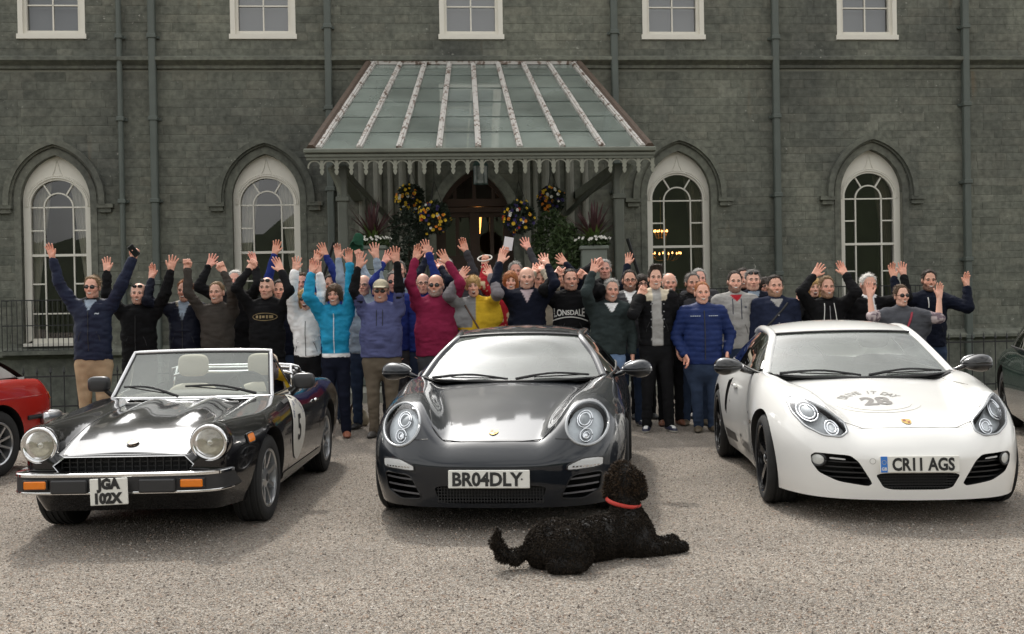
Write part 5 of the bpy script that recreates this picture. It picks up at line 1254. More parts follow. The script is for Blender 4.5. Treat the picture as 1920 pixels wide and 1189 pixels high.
# door roundel with the number 5
DW = plain('decal_white', (.68, .66, .60), .4, .05)
rd = mk('door_roundel', *D.patch(ell(.235, .245, 40), (.5, 1.60, .56), EY, EZ, .006, 6), DW, fia)
v, f = text_mesh('5', .27, .006); mk('roundel_number', *D.shape(v + [0, .0, 0], f, (.5, 1.60, .56), EY, EZ, .009), BLK, rd)
mb = MB()
for i, ch in enumerate('DRIVE IT DAY'):
    if ch == ' ': continue
    a = R(148 - 116 * i / 11); v, f = text_mesh(ch, .045, .001); q = np.stack([v[:, 0] * math.sin(a) + v[:, 1] * math.cos(a) + .19 * math.cos(a), -v[:, 0] * math.cos(a) + v[:, 1] * math.sin(a) + .195 * math.sin(a)], 1); vv, ff = D.shape(q, f, (.5, 1.60, .56), EY, EZ, .009); mb.add(vv, ff)
tag(mb.build('roundel_lettering', plain('decal_navy', (.03, .05, .16), .5), rd), kind='stuff')

# ================================================================== red car at the left edge (seen from its rear flank) and green car at the right edge
RED = paint('red_paint', (.36, .018, .012), rough=.25, dust=.04)
red = thing('red_convertible', 'red convertible with black rubbing strip and silver bumper, cut by the picture edge', 'car', (-6.17, 6.85, 0), R(-13))
zc = pchip([0, .2, .6, 1.3, 1.6, 3.2, 4.0, 4.25], [.60, .68, .74, .82, .85, .87, .85, .70]); zf = pchip([0, .2, .6, 1.3, 1.6, 3.2, 4.0, 4.25], [.60, .69, .755, .835, .86, .875, .85, .70])
PR = dict(outline=[(0, 0), (.4, .02), (.65, .06), (.76, .16), (.80, .4), (.82, .9), (.82, 1.6), (.82, 2.4), (.82, 3.2), (.815, 3.8), (.79, 4.1), (.70, 4.22), (.4, 4.26), (0, 4.27)], zbot=kk(.2), zmid=kk(.60), e0=pchip([0, .4, 4.27], [.08, .10, .09]), tuck=kk(.04), T=fender_T(zc, zf, kk(.4), kk(.7), .01))
bm = ring_body(PR, 120, 36); D = Drape(bm); cuts = []
for s in (-1, 1): cuts += [cyl_cut((s * .88, .80, .31), (s, 0, 0), .345, -.38, .4), cyl_cut((s * .88, 3.38, .31), (s, 0, 0), .345, -.38, .4)]
finish_body('bodywork', bm, RED, red, cuts)
for s in (-1, 1):
    for y in (.80, 3.38): wheel(red, (s * .70, y, .30), s, .30, .20, .195, 'ten', SIL)
    mk('rubbing_strip', *tube(D.pts([(y, .50) for y in np.linspace(1.2, 2.98, 12)], (s * .5, 0, 0), EY, EZ, .006), .022, 6, sq=(.6, 1)), BLK, red)
    mk('rubbing_strip', *tube(D.pts([(y, .50) for y in np.linspace(3.76, 4.15, 6)], (s * .5, 0, 0), EY, EZ, .006), .022, 6, sq=(.6, 1)), BLK, red)
    mk('tail_light', *D.patch(rpoly([(4.14, .80), (4.24, .79), (4.24, .64), (4.14, .65)]), (s * .5, 0, 0), EY, EZ, .006, 2), AMB, red)
    mk('swage_line', *D.line([(y, .70) for y in np.linspace(.5, 4.1, 30)], (s * .5, 0, 0), EY, EZ, .004, 0), RED, red)
for y0, sgn in ((4.30, 1), (-.05, -1)):
    pts = crom([(-.84, y0 - sgn * .35, .47), (-.82, y0 - sgn * .08, .47), (-.6, y0, .47), (0, y0 + sgn * .02, .47), (.6, y0, .47), (.82, y0 - sgn * .08, .47), (.84, y0 - sgn * .35, .47)], 30); mk('bumper', *tube(pts, .06, 8, sq=(.6, 1)), SIL, red, smooth=True)
g = np.array([[(.60 * s, 1.50 + .5 * t + .10 * s * s, .86 + .40 * t) for s in np.linspace(-1, 1, 13)] for t in np.linspace(0, 1, 6)]).reshape(-1, 3); mk('windscreen', g, grid_faces(6, 13), WSG, red, smooth=True)
prof = crom([(2.0, 1.27), (2.5, 1.30), (3.15, 1.24), (3.62, 1.06), (3.92, .875)], 24)
g = np.array([[(s * (.60 + .14 * (1.3 - z) / .43), y, z - .05 * s * s) for s in np.linspace(-1, 1, 15)] for y, z in prof]).reshape(-1, 3); mk('soft_top', g, grid_faces(24, 15), plain('black_canvas', (.02, .02, .021), .85, .2, 30), red, smooth=True)
prof2 = prof[13:23]
for s in (-1, 1):
    g = np.array([[(s * (.60 + .14 * (1.3 - z) / .43) + s * .004, y - .10, z - .05 - t * (z - .93)) for t in (0, .5, 1)] for y, z in prof]).reshape(-1, 3); mk('soft_top_window', g, grid_faces(24, 3), plain('clear_vinyl', (.45, .46, .44), .15, .3, 5, spec=.8), red, smooth=True)
GRN = paint('dark_green_paint', (.005, .022, .019), rough=.25, dust=.02)
gcar = thing('green_classic_car', 'dark green classic car with rounded wing, cut by the picture edge', 'car', (5.28, 8.96, 0), R(-17))
zc = pchip([0, .2, .6, 1.3, 1.6, 3.2, 4.2, 4.5], [.55, .66, .76, .86, .89, .90, .86, .66]); zf = pchip([0, .15, .4, .8, 1.3, 1.7, 3.2, 4.2, 4.5], [.58, .72, .84, .88, .87, .885, .90, .84, .66])
PG = dict(outline=[(0, 0), (.3, .03), (.55, .10), (.72, .22), (.80, .42), (.84, .8), (.84, 1.3), (.83, 2.0), (.84, 3.0), (.83, 3.8), (.76, 4.25), (.5, 4.45), (0, 4.5)], zbot=kk(.2), zmid=kk(.56), e0=pchip([0, .4, 1.4, 4.5], [.2, .24, .16, .2]), tuck=kk(.05), T=fender_T(zc, zf, kk(.36), kk(.62), .02))
bm = ring_body(PG, 120, 36); D = Drape(bm); cuts = []
for s in (-1, 1): cuts += [cyl_cut((s * .90, .86, .33), (s, 0, 0), .37, -.38, .4), cyl_cut((s * .90, 3.42, .33), (s, 0, 0), .37, -.38, .4)]
finish_body('bodywork', bm, GRN, gcar, cuts)
for s in (-1, 1):
    for y in (.86, 3.42): wheel(gcar, (s * .72, y, .32), s, .32, .19, .21, 'ten', plain('dark_alloy', (.05, .05, .05), .3, .1, metal=.8))
    h = bpy.data.objects.new('headlight', None); COL.objects.link(h); h.parent = gcar
    mk('headlight_ring', *D.line(ell(.10, .10, 28) + [s * .60, .66], (0, 0, 0), EX, EZ, .012, .004, 6, True), CHR, h, smooth=True); mk('lens', *D.patch(ell(.10, .10, 28) + [s * .60, .66], (0, 0, 0), EX, EZ, .008, 5, .02), plain('pale_lens', (.6, .6, .57), .1, .1), h, smooth=True)
    mk('wing_trim', *D.line([(.55, .60), (.62, .71), (.86, .745), (1.1, .71), (1.22, .56)], (s * .5, 0, 0), EY, EZ, .006, .003), GRN, gcar)
mk('grille', *D.patch(ell(.26, .12, 32) + [0, .5], (0, 0, 0), EX, EZ, .004, 4), CHR, gcar)
pts = crom([(-.86, .3, .42), (-.8, .0, .42), (-.5, -.09, .42), (0, -.12, .42), (.5, -.09, .42), (.8, 0, .42), (.86, .3, .42)], 30); mk('bumper', *tube(pts, .045, 8), CHR, gcar, smooth=True)
KC = dict(centre=[(0, 1.45, .885), (0, 1.65, 1.08), (0, 1.92, 1.27), (0, 2.4, 1.36), (0, 2.95, 1.34), (0, 3.5, 1.15), (0, 4.0, .90)], rail=[(.70, 1.55, .90), (.64, 1.75, 1.08), (.57, 2.02, 1.25), (.57, 2.45, 1.31), (.56, 2.95, 1.28), (.57, 3.5, 1.08), (.58, 4.0, .88)], belt=[(.73, 1.53, .90), (.76, 1.85, .91), (.77, 2.1, .92), (.77, 2.5, .92), (.76, 3.0, .92), (.70, 3.5, .92), (.60, 4.0, .86)])
G_, C_, R_, B_ = cabin(gcar, KC, GRN, marks=(.335, .60, .84))
for s in (-1, 1): mk('pillar_trim', *tube(R_[:22] * [s, 1, 1] + [s * .02, -.02, 0], .012, 6), CHR, gcar)
# ------------------------------------------------------------------ people: smooth bodies from distance fields
class Field:
    def __init__(s, lo, hi, h):
        s.lo = np.array(lo, float); s.h = h; s.n = np.ceil((np.array(hi) - s.lo) / h).astype(int) + 1
        s.d = np.full(tuple(s.n), 1.0, np.float32); s.ax = [(s.lo[k] + h * np.arange(s.n[k])).astype(np.float32) for k in range(3)]
    def _box(s, lo, hi):
        a = np.clip(np.floor((lo - s.lo) / s.h).astype(int), 0, s.n); b = np.clip(np.ceil((hi - s.lo) / s.h).astype(int) + 1, 0, s.n)
        return tuple(slice(i, j) for i, j in zip(a, b))
    def _put(s, sl, d, k, op):
        c = s.d[sl]
        if op == '+':
            if k: h = np.clip(.5 + .5 * (c - d) / k, 0, 1); s.d[sl] = c * (1 - h) + d * h - k * h * (1 - h)
            else: s.d[sl] = np.minimum(c, d)
        else:
            if k: h = np.clip(.5 - .5 * (c + d) / k, 0, 1); s.d[sl] = c * (1 - h) - d * h + k * h * (1 - h)
            else: s.d[sl] = np.maximum(c, -d)
    def grid(s, sl): return s.ax[0][sl[0]][:, None, None], s.ax[1][sl[1]][None, :, None], s.ax[2][sl[2]][None, None, :]
    def cap(s, a, b, ra, rb=None, k=.02, fl=(1, 1, 1), op='+'):
        """tapered limb from a to b; fl < 1 flattens along an axis"""
        rb = ra if rb is None else rb; a = np.array(a, float); b = np.array(b, float); f = np.array(fl, float); r_ = max(ra, rb) + k + 3 * s.h
        sl = s._box(np.minimum(a, b) - r_, np.maximum(a, b) + r_); x, y, z = s.grid(sl)
        if x.size == 0 or y.size == 0 or z.size == 0: return s
        qa, qb = a / f, b / f; ba = qb - qa; L = ba @ ba + 1e-12; px_, py_, pz_ = x / f[0] - qa[0], y / f[1] - qa[1], z / f[2] - qa[2]
        t = np.clip((px_ * ba[0] + py_ * ba[1] + pz_ * ba[2]) / L, 0, 1)
        d = np.sqrt((px_ - t * ba[0]) ** 2 + (py_ - t * ba[1]) ** 2 + (pz_ - t * ba[2]) ** 2) - (ra + (rb - ra) * t)
        s._put(sl, (d * f.min() if f.min() < 1 else d).astype(np.float32), k, op); return s
    def ell(s, c, r_, k=.02, op='+'):
        c = np.array(c, float); r_ = np.array(r_, float); m = r_.max() + k + 3 * s.h; sl = s._box(c - m, c + m); x, y, z = s.grid(sl)
        if x.size == 0 or y.size == 0 or z.size == 0: return s
        q = np.sqrt(((x - c[0]) / r_[0]) ** 2 + ((y - c[1]) / r_[1]) ** 2 + ((z - c[2]) / r_[2]) ** 2); g = np.sqrt(((x - c[0]) / r_[0] ** 2) ** 2 + ((y - c[1]) / r_[1] ** 2) ** 2 + ((z - c[2]) / r_[2] ** 2) ** 2)
        s._put(sl, (q * (q - 1) / np.maximum(g, 1e-4)).astype(np.float32), k, op); return s
    def half(s, n, o, nz=0.0, sc=70):                 # keep the side the normal points away from
        x, y, z = (a[:, None, None] if i == 0 else a[None, :, None] if i == 1 else a[None, None, :] for i, a in enumerate(s.ax))
        w_ = nz * (np.sin(x * sc + 2 * np.sin(z * sc * .6)) + np.sin(y * sc * 1.3 + z * sc * .8) + .7 * np.sin(x * sc * 2.3 + y * sc * 1.9)) if nz else 0.0
        s.d = np.maximum(s.d, n[0] * x + n[1] * y + n[2] * z - o + w_).astype(np.float32); return s
    def mesh(s):
        g = openvdb.FloatGrid(3 * s.h); g.copyFromArray(np.clip(s.d, -3 * s.h, 3 * s.h)); v, q = g.convertToQuads(0.0)
        return v.astype(float) * s.h + s.lo, q[:, ::-1].astype(int)
def normals(v, q):
    n = np.zeros_like(v); a = np.cross(v[q[:, 2]] - v[q[:, 0]], v[q[:, 3]] - v[q[:, 1]])
    for k in range(4): np.add.at(n, q[:, k], a)
    n = n / (np.linalg.norm(n, axis=1)[:, None] + 1e-12)
    return -n if NSIGN < 0 else n
NSIGN = 1
_tf = Field((-.2, -.2, -.2), (.2, .2, .2), .02).ell((0, 0, 0), (.1, .1, .1), 0); _tv, _tq = _tf.mesh(); NSIGN = 1 if np.mean(np.sum(normals(_tv, _tq) * _tv, 1)) > 0 else -1
def make_head(kind, h=.006):
    F = Field((-.16, -.14, -.30), (.16, .15, .15), h); w_ = {'m': 1.0, 'h': 1.1, 'f': .93, 'y': .95}[kind]; jw = {'m': .93, 'h': 1.08, 'f': .82, 'y': .86}[kind]
    F.ell((0, .015, .03), (.077 * w_, .097, .091)); F.ell((0, -.022, -.045), (.061 * jw, .066, .074), .03); F.ell((0, -.058, -.098), (.027 * jw, .022, .020), .03)
    for s in (-1, 1):
        F.ell((s * .036 * w_, -.060, -.026), (.026, .024, .022), .025); F.cap((s * .050 * jw, -.0, -.070), (s * .022 * jw, -.055, -.098), .018, .016, .02)
    F.cap((-.042, -.074, .020), (.042, -.074, .020), .011, None, .015); F.cap((0, -.086, .012), (0, -.106, -.026), .0075, .012, .012)
    for s in (-1, 1):
        F.ell((s * .012, -.095, -.034), (.0095, .010, .008), .008); F.ell((s * .031, -.098, .003), (.018, .017, .011), .012, '-')
        F.ell((s * .079 * w_, .012, -.008), (.009, .021, .033), .008)
    F.cap((-.023, -.083, -.058), (.023, -.083, -.058), .0075, None, .01); F.cap((-.019, -.083, -.073), (.019, -.083, -.073), .0085, None, .01)
    F.cap((-.030, -.096, -.063), (.0, -.103, -.067), .0055, None, .004, op='-'); F.cap((.030, -.096, -.063), (.0, -.103, -.067), .0055, None, .004, op='-')
    nr = {'m': .056, 'h': .066, 'f': .046, 'y': .050}[kind]
    F.cap((0, .022, -.075), (0, .036, -.21), nr, nr * 1.08, .03); F.cap((-.10, .036, -.262), (.10, .036, -.262), .052, None, .05)
    return F.mesh()
def make_hand(kind, h=.0055):
    """wrist at the origin, fingers up +z, palm towards -y, thumb on +x"""
    F = Field((-.09, -.07, -.28), (.09, .06, .22), h)
    F.cap((0, .0, -.26), (0, 0, .0), .042, .026, .01, (1, .85, 1))
    if kind.startswith('open'):
        sp_ = {'open': 1.0, 'open_b': .45, 'open_c': 1.35}[kind]; cu_ = {'open': 1.0, 'open_b': 2.6, 'open_c': .2}[kind]
        for x0 in (-.028, -.009, .010, .028): F.cap((x0 * .55, 0, .01), (x0, 0, .085), .017, .014, .012, (1, .85, 1))
        F.ell((.022, -.012, .035), (.018, .014, .030), .012)
        for x0, l, a, b in ((.030, .068, 13, -.004), (.010, .078, 3, -.006), (-.010, .072, -6, -.004), (-.029, .056, -17, -.002)):
            t = R(a * sp_); b = b * cu_; m = np.array([x0 + math.sin(t) * l * .55, b, .092 + math.cos(t) * l * .55]); F.cap((x0, 0, .088), m, .0098, .0090, .003); F.cap(m, m + [math.sin(t) * l * .45, b * 2.2, math.cos(t) * l * .45], .0090, .0078, .002)
        F.cap((.024, -.006, .030), (.054, -.012, .062), .0135, .0115, .012); F.cap((.054, -.012, .062), (.070, -.014, .094), .0108, .0088, .003)
    elif kind == 'fist':
        F.cap((-.006, .0, .01), (0, .004, .075), .033, .036, .012, (1.1, .75, 1))
        for i, x0 in enumerate((-.030, -.010, .010, .029)):
            F.cap((x0, .004, .090), (x0, -.026, .100 - .003 * abs(i - 2)), .0115, .011, .003); F.cap((x0, -.027, .098), (x0, -.030, .066), .0112, .010, .003); F.cap((x0, -.030, .064), (x0, -.014, .056), .010, .0095, .003)
        F.cap((.036, -.006, .035), (.046, -.020, .066), .013, .0115, .01); F.cap((.046, -.020, .066), (.016, -.042, .076), .0112, .0095, .003)
    elif kind == 'relaxed':
        for x0 in (-.026, -.009, .009, .026): F.cap((x0 * .6, 0, .01), (x0, 0, .082), .017, .0145, .012, (1, .85, 1))
        for x0, l in ((.028, .066), (.010, .074), (-.009, .070), (-.027, .056)):
            m = np.array([x0 * .98, -.016, .088 + l * .5]); F.cap((x0, 0, .085), m, .0102, .0096, .003); F.cap(m, m + [0, -.030, l * .34], .0096, .0085, .003)
        F.cap((.024, -.006, .028), (.046, -.018, .062), .0135, .0115, .012); F.cap((.046, -.018, .062), (.048, -.034, .090), .0108, .009, .003)
    elif kind == 'point':
        F.cap((-.006, .0, .01), (0, .004, .075), .031, .034, .012, (1.1, .75, 1)); F.cap((.026, 0, .085), (.030, -.006, .165), .0108, .0085, .004)
        for x0 in (-.030, -.010, .010): F.cap((x0, .004, .088), (x0, -.026, .098), .0115, .011, .003); F.cap((x0, -.027, .096), (x0, -.030, .064), .0112, .010, .003)
        F.cap((.036, -.006, .035), (.058, -.014, .070), .013, .0105, .01)
    return F.mesh()
HEADS = {k: make_head(k) for k in 'mhfy'}; HANDS = {k: make_hand(k) for k in ('open', 'open_b', 'open_c', 'fist', 'relaxed', 'point')}
SKIN = attr_mat('skin', .5, sss=.0, spec=.35, bump=.05, bscale=120)
def cloth_mat(name, rough, bump, bs, sheen=.0):
    m = attr_mat(name, rough, bump=bump, bscale=bs, sheen=sheen, spec=.12); t = m.node_tree; b = t.nodes['Principled BSDF']; a = next(n for n in t.nodes if n.type == 'ATTRIBUTE')
    n = t.nodes.new('ShaderNodeTexNoise'); n.inputs['Scale'].default_value = 7; n.inputs['Detail'].default_value = 6; tcn = next(x for x in t.nodes if x.type == 'TEX_COORD'); t.links.new(tcn.outputs['Object'], n.inputs['Vector'])
    mr = t.nodes.new('ShaderNodeMapRange'); mr.inputs[1].default_value = .3; mr.inputs[2].default_value = .7; mr.inputs[3].default_value = .78; mr.inputs[4].default_value = 1.2; t.links.new(n.outputs['Fac'], mr.inputs[0])
    mu = t.nodes.new('ShaderNodeVectorMath'); mu.operation = 'SCALE'; t.links.new(a.outputs['Color'], mu.inputs[0]); t.links.new(mr.outputs[0], mu.inputs['Scale']); t.links.new(mu.outputs[0], b.inputs['Base Color']); return m
KNIT = cloth_mat('knit_fabric', .9, .5, 260); SHELL = cloth_mat('shell_fabric', .55, .25, 120, .0); DENIM = cloth_mat('denim', .9, .4, 320)
HAIRM = attr_mat('hair', .6, bump=.6, bscale=220, spec=.18); LEATH = attr_mat('shoe_leather', .45, bump=.2, bscale=80)
C_ = dict(navy=(.017, .022, .045), black=(.009, .009, .010), char=(.055, .048, .042), white=(.85, .85, .845), turq=(.018, .27, .46), slate=(.095, .105, .22), maroon=(.22, .018, .055), grey=(.24, .24, .245), royal=(.02, .034, .17), pale=(.27, .33, .40),
          tan=(.40, .285, .18), olive=(.125, .102, .075), jeans=(.028, .042, .075), ljeans=(.14, .21, .34), puff=(.014, .027, .10), hood=(.36, .35, .335), green=(.03, .04, .04), dgrey=(.05, .05, .055), cream=(.62, .55, .42), red=(.36, .02, .03), brown=(.10, .05, .03), beige=(.36, .32, .25), yellow=(.62, .40, .03), teal=(.05, .30, .32), dnavy=(.008, .010, .020), choc=(.05, .03, .022))
HC = dict(grey=(.30, .29, .27), white=(.62, .60, .56), brown=(.085, .050, .029), dark=(.030, .022, .017), blond=(.48, .31, .13), ginger=(.30, .11, .04), sandy=(.20, .13, .07), dgrey=(.14, .13, .12))
TONES = [(.66, .365, .27), (.69, .405, .305), (.60, .33, .235), (.68, .36, .28)]
def ik(S, W, side, L1, L2, hint):
    v = W - S; D_ = np.linalg.norm(v)
    if D_ > (L1 + L2) * .985: k = D_ / ((L1 + L2) * .985); L1 *= k; L2 *= k
    D_ = max(D_, abs(L1 - L2) + .02); a = (L1 * L1 - L2 * L2 + D_ * D_) / (2 * D_); hgt = math.sqrt(max(L1 * L1 - a * a, 1e-6)); u = v / np.linalg.norm(v); hn = hint - u * (hint @ u); hn /= np.linalg.norm(hn) + 1e-9
    return S + u * a + hn * hgt
SHOES = None
def shoe_mesh():
    F = Field((-.07, -.24, -.01), (.07, .10, .16), .008); F.cap((0, .03, .04), (0, -.10, .035), .040, .043, .02, (1, 1, .9)); F.cap((0, -.10, .03), (0, -.165, .025), .042, .034, .02, (1, 1, .8)); F.cap((0, .035, .05), (0, .03, .12), .044, .046, .02); F.half((0, 0, -1), -.001); return F.mesh()
SHOES = shoe_mesh()
def chest_line(I, pts, r_, mat, name, off=.004):
    """a cord or zip lying on the garment front; pts in (x, z) from the chest centre"""
    t_ = BVHTree.FromPolygons([tuple(x) for x in I['v']], I['q'].tolist()); out_ = []
    for x, z in pts:
        h = t_.ray_cast(Vector((I['cx'] + x, -1.0, I['shz'] + z)), Vector((0, 1, 0)))
        if h[0] is not None: out_.append(np.array(h[0]) + [0, -off, 0])
    if len(out_) > 1: mk(name, *tube(out_, r_, 5), mat, I['root'])
def chest_shape(I, v2, f, x, z, mat, name, off=.006):
    t_ = BVHTree.FromPolygons([tuple(q) for q in I['v']], I['q'].tolist()); out_ = []
    for a, b in v2[:, :2]:
        h = t_.ray_cast(Vector((I['cx'] + x + a, -1.0, I['shz'] + z + b)), Vector((0, 1, 0))); out_.append((np.array(h[0]) if h[0] is not None else np.array([I['cx'] + x + a, -.1, I['shz'] + z + b])) + [0, -off, 0])
    mk(name, out_, f, mat, I['root'])
PEOPLE = []
def cuffed(): pass
def person(px, top, d, label, top_c='black', legs='jeans', head='m', hair='short', hc='brown', hands=(), wd=1.0, tone=0, gl=None, colfn=None, mat=None, collar='crew', collar_c=None, hem=.50, puffer=False, beard=None, smile=1, shoes='black', lean=0.0, turn=0.0, hat=None, sleeve=None, garment='sweater', floor=0.0, base=None, legh=.012, belly=0.0, seed=None, short=False, hdx=0.0, feet=None, wide=None):
    """px, top: pixel of the top of the head; d: distance; hands: list of (side, pixel x, pixel y, kind); side -1 is the picture's left"""
    sd_ = len(PEOPLE) if seed is None else seed; rg = np.random.default_rng(100 + sd_)
    tp = at(px, top, d); hgt = tp[2] - floor; hs_ = 1.02 if head != 'f' else .97
    bx = tp[0] - lean * hgt * .5 if lean else tp[0]
    if base is not None: bx = base
    root = thing('person', label, 'person', (bx, d, floor), 0, 'people cheering in front of the castle'); B0 = np.array([bx, d, floor]); PEOPLE.append(root)
    hc_ = np.array([tp[0] - bx, 0.0, hgt - .122 * hs_ - (.012 if hair not in ('bald', 'fringe', 'none') else 0)])         # head centre, local
    chin = hc_[2] - .118 * hs_; shz = chin - .075; hipz = hgt * hem; cx = hc_[0]
    wd_ = wd * (hgt / 1.76) ** .5; tone_ = np.array(TONES[tone % 4]) * (.92 + .16 * rg.random())
    # --- arms
    arms = []; L1, L2 = .285 * hgt / 1.75, .255 * hgt / 1.75
    done = {}
    for (s, hx, hy, kind) in hands:
        Sx = np.array([cx * .75 + s * .168 * wd_, .01, shz - .03]); tg = at(hx, hy, d - .10) - B0; up = tg[2] > shz - .15
        di = tg - Sx; di /= np.linalg.norm(di); di = di * .7 + np.array([0, -.1, .6 if up else 0]); di /= np.linalg.norm(di)
        W_ = tg - di * (.085 if kind != 'fist' else .05)
        E_ = ik(Sx, W_, s, L1, L2, np.array([s * (.3 + .5 * rg.random()), -.4 - .5 * rg.random(), -.65]) if up else np.array([s * .6, .5, -.5])); arms.append((s, Sx, E_, W_, kind)); done[s] = 1
    for s in (-1, 1):
        if s not in done:
            Sx = np.array([cx * .75 + s * .168 * wd_, .01, shz - .03]); E_ = Sx + [s * .065, .03, -L1]; W_ = E_ + [s * -.005, -.07, -L2 * .95]; arms.append((s, Sx, E_, W_, 'relaxed'))
    sl_end = []; 
    # --- body (skin): head, neck and hands, one mesh
    V, Q, Cc = [], [], []; n0 = 0
    hv, hq = HEADS[head]; ang = turn + (rg.random() - .5) * .25; ca, sa = math.cos(ang), math.sin(ang); tl = lean * .9 + (rg.random() - .5) * .08
    def headxf(p):
        p = np.asarray(p, float) * hs_; q = np.stack([p[:, 0] * ca - p[:, 1] * sa, p[:, 0] * sa + p[:, 1] * ca, p[:, 2]], 1); w_ = np.clip((q[:, 2] + .20) / .12, 0, 1)
        t_ = tl * w_; x = q[:, 0] * np.cos(t_) + (q[:, 2] + .1) * np.sin(t_); z = -q[:, 0] * np.sin(t_) + (q[:, 2] + .1) * np.cos(t_) - .1
        return np.stack([x, q[:, 1], z], 1) + hc_
    x, y, z = hv.T; col = np.repeat(tone_[None], len(hv), 0)
    blush = np.exp(-(((np.abs(x) - .04) / .022) ** 2 + ((z + .022) / .022) ** 2)) * (y < -.03) + np.exp(-((x / .018) ** 2 + ((z + .025) / .025) ** 2)) * (y < -.08); col = col * (1 - .0 * blush[:, None]) + np.array([.06, -.05, -.045]) * blush[:, None] * .8
    lips = np.exp(-((x / .026) ** 4 + ((z + .066) / .0125) ** 4)) * (y < -.07); col = col * (1 - .6 * lips[:, None]) + np.array([.36, .10, .085]) * .6 * lips[:, None]
    br = np.array(HC.get(beard, (.06, .04, .03)) if isinstance(beard, str) else (.05, .035, .03))
    blim = -.050 + np.clip(np.abs(x) - .034, 0, .05) * 1.1; bmask = ((y < .005) & (z > -.121)) * np.clip((blim - z) / .012, 0, 1) * (1 - lips) * 1.0
    if beard: col = col * (1 - .68 * bmask[:, None]) + br * .68 * bmask[:, None]
    elif head in 'mh': col = col * (1 - .07 * bmask[:, None]) + br * .07 * bmask[:, None]
    hp = hv.copy()
    if beard: nn = normals(hv, hq); hp += nn * (bmask * (.006 + .004 * vnoise(hv, 160, sd_)))[:, None]
    V.append(headxf(hp)); Q.append(hq); Cc.append(col); n0 += len(hv)
    def addp(v, f, c):
        nonlocal n0
        f = np.array([q if len(q) == 4 else list(q) + [q[-1]] for q in (f.tolist() if isinstance(f, np.ndarray) else f)]) + n0; V.append(v); Q.append(f); Cc.append(np.repeat(np.array(c, float)[None], len(v), 0)); n0 += len(v)
    hcol = np.array(HC[hc])
    for s in (-1, 1):
        v, f = ovoid((s * .031, -.079, .003), (.0135, .008, .0062), (12, 8)); addp(headxf(v), f, (.55, .52, .48)); v, f = ovoid((s * .031, -.0845, .003), (.0058, .004, .0055), (10, 6)); addp(headxf(v), f, (.02, .014, .01))
        v, f = tube([(s * .046, -.080, .019), (s * .031, -.087, .0245), (s * .016, -.0885, .022)], [.0036, .0052, .0042], 6, True); addp(headxf(v), grid_faces(3, 6, wrap=True), hcol * .6 if hc not in ('white', 'blond') else hcol * .5)
        v, f = tube([(s * .045, -.0835, .009), (s * .031, -.0905, .0115), (s * .018, -.0875, .008)], .0030, 5, True); addp(headxf(v), grid_faces(3, 5, wrap=True), tone_ * .40)  # upper-lid crease, its shade painted as darker skin tone
    if smile:
        a = np.linspace(-1, 1, 11); op = .011 if smile == 1 else .012; wid = .023 + .007 * rg.random()
        def arc(y0, h0, w0, dz, cc): pts = [(q * w0, y0 + .016 * q * q, -.0655 + dz + .010 * q * q + zz * h0 * (1 - .75 * q * q)) for zz in (-.5, .5) for q in a]; addp(headxf(np.array(pts)), grid_faces(2, 11), cc)
        arc(-.0955, op + .008 + (.022 if smile == 2 else 0), wid + .004, -.001 - (.008 if smile == 2 else 0), (.10, .025, .022)); arc(-.0975, op, wid, .001, (.74, .71, .64))
    else:
        v, f = tube([(-.024, -.086, -.066), (0, -.0945, -.0645), (.024, -.086, -.066)], .0026, 5, True); addp(headxf(v), grid_faces(3, 5, wrap=True), (.20, .06, .05))
    for (s, Sx, E_, W_, kind) in arms:
        if kind == 'pocket': continue
        kv = ('open', 'open_b', 'open_c')[int(rg.integers(0, 3))] if kind == 'open' else kind; hv2, hq2 = HANDS['relaxed' if kind in ('relaxed',) else kv if kv in HANDS else 'open']; p = hv2.copy() * (1.0 if head == 'f' else 1.07) * (.97 + .06 * rg.random())
        if s > 0: p[:, 0] *= -1; hq2 = hq2[:, ::-1]
        zx = W_ - E_; zx /= np.linalg.norm(zx); yx = np.array([(rg.random() - .5) * .3, 1.0, 0.]) if kind != 'relaxed' else np.array([-s * 1.0, .15, 0]); yx = yx - zx * (yx @ zx); yx /= np.linalg.norm(yx); xx = np.cross(yx, zx)
        tw = (rg.random() - .5) * .5 if kind != 'relaxed' else 0; xa = xx * math.cos(tw) + yx * math.sin(tw); ya = -xx * math.sin(tw) + yx * math.cos(tw)
        q = p[:, :1] * xa + p[:, 1:2] * ya + p[:, 2:] * zx + W_
        hcl = np.repeat(tone_[None] * [1.02, .97, .95], len(p), 0); pk = np.clip(p[:, 2] / .15, 0, 1)[:, None]; hcl = hcl + np.array([.03, -.025, -.02]) * pk; V.append(q); Q.append(hq2 + n0); Cc.append(hcl); n0 += len(q)
    for (s, Sx, E_, W_, kind) in arms:
        v, f = tube([(cx, .03, chin - .05), Sx, E_, W_], [.04, .035, .033, .026], 6, False); addp(v, f, tone_)
    v, f = tube([(cx, .03, chin - .02), (cx * .7, .02, shz - .2), (cx * .4, .01, hipz + .05)], [.045, .10, .09], 8, False); addp(v, f, tone_)
    Vb = np.concatenate(V); Qb = np.concatenate(Q); bl = [list(dict.fromkeys(q)) for q in Qb.tolist()]
    mk('body', Vb, bl, SKIN, root, smooth=True, col=np.concatenate(Cc))
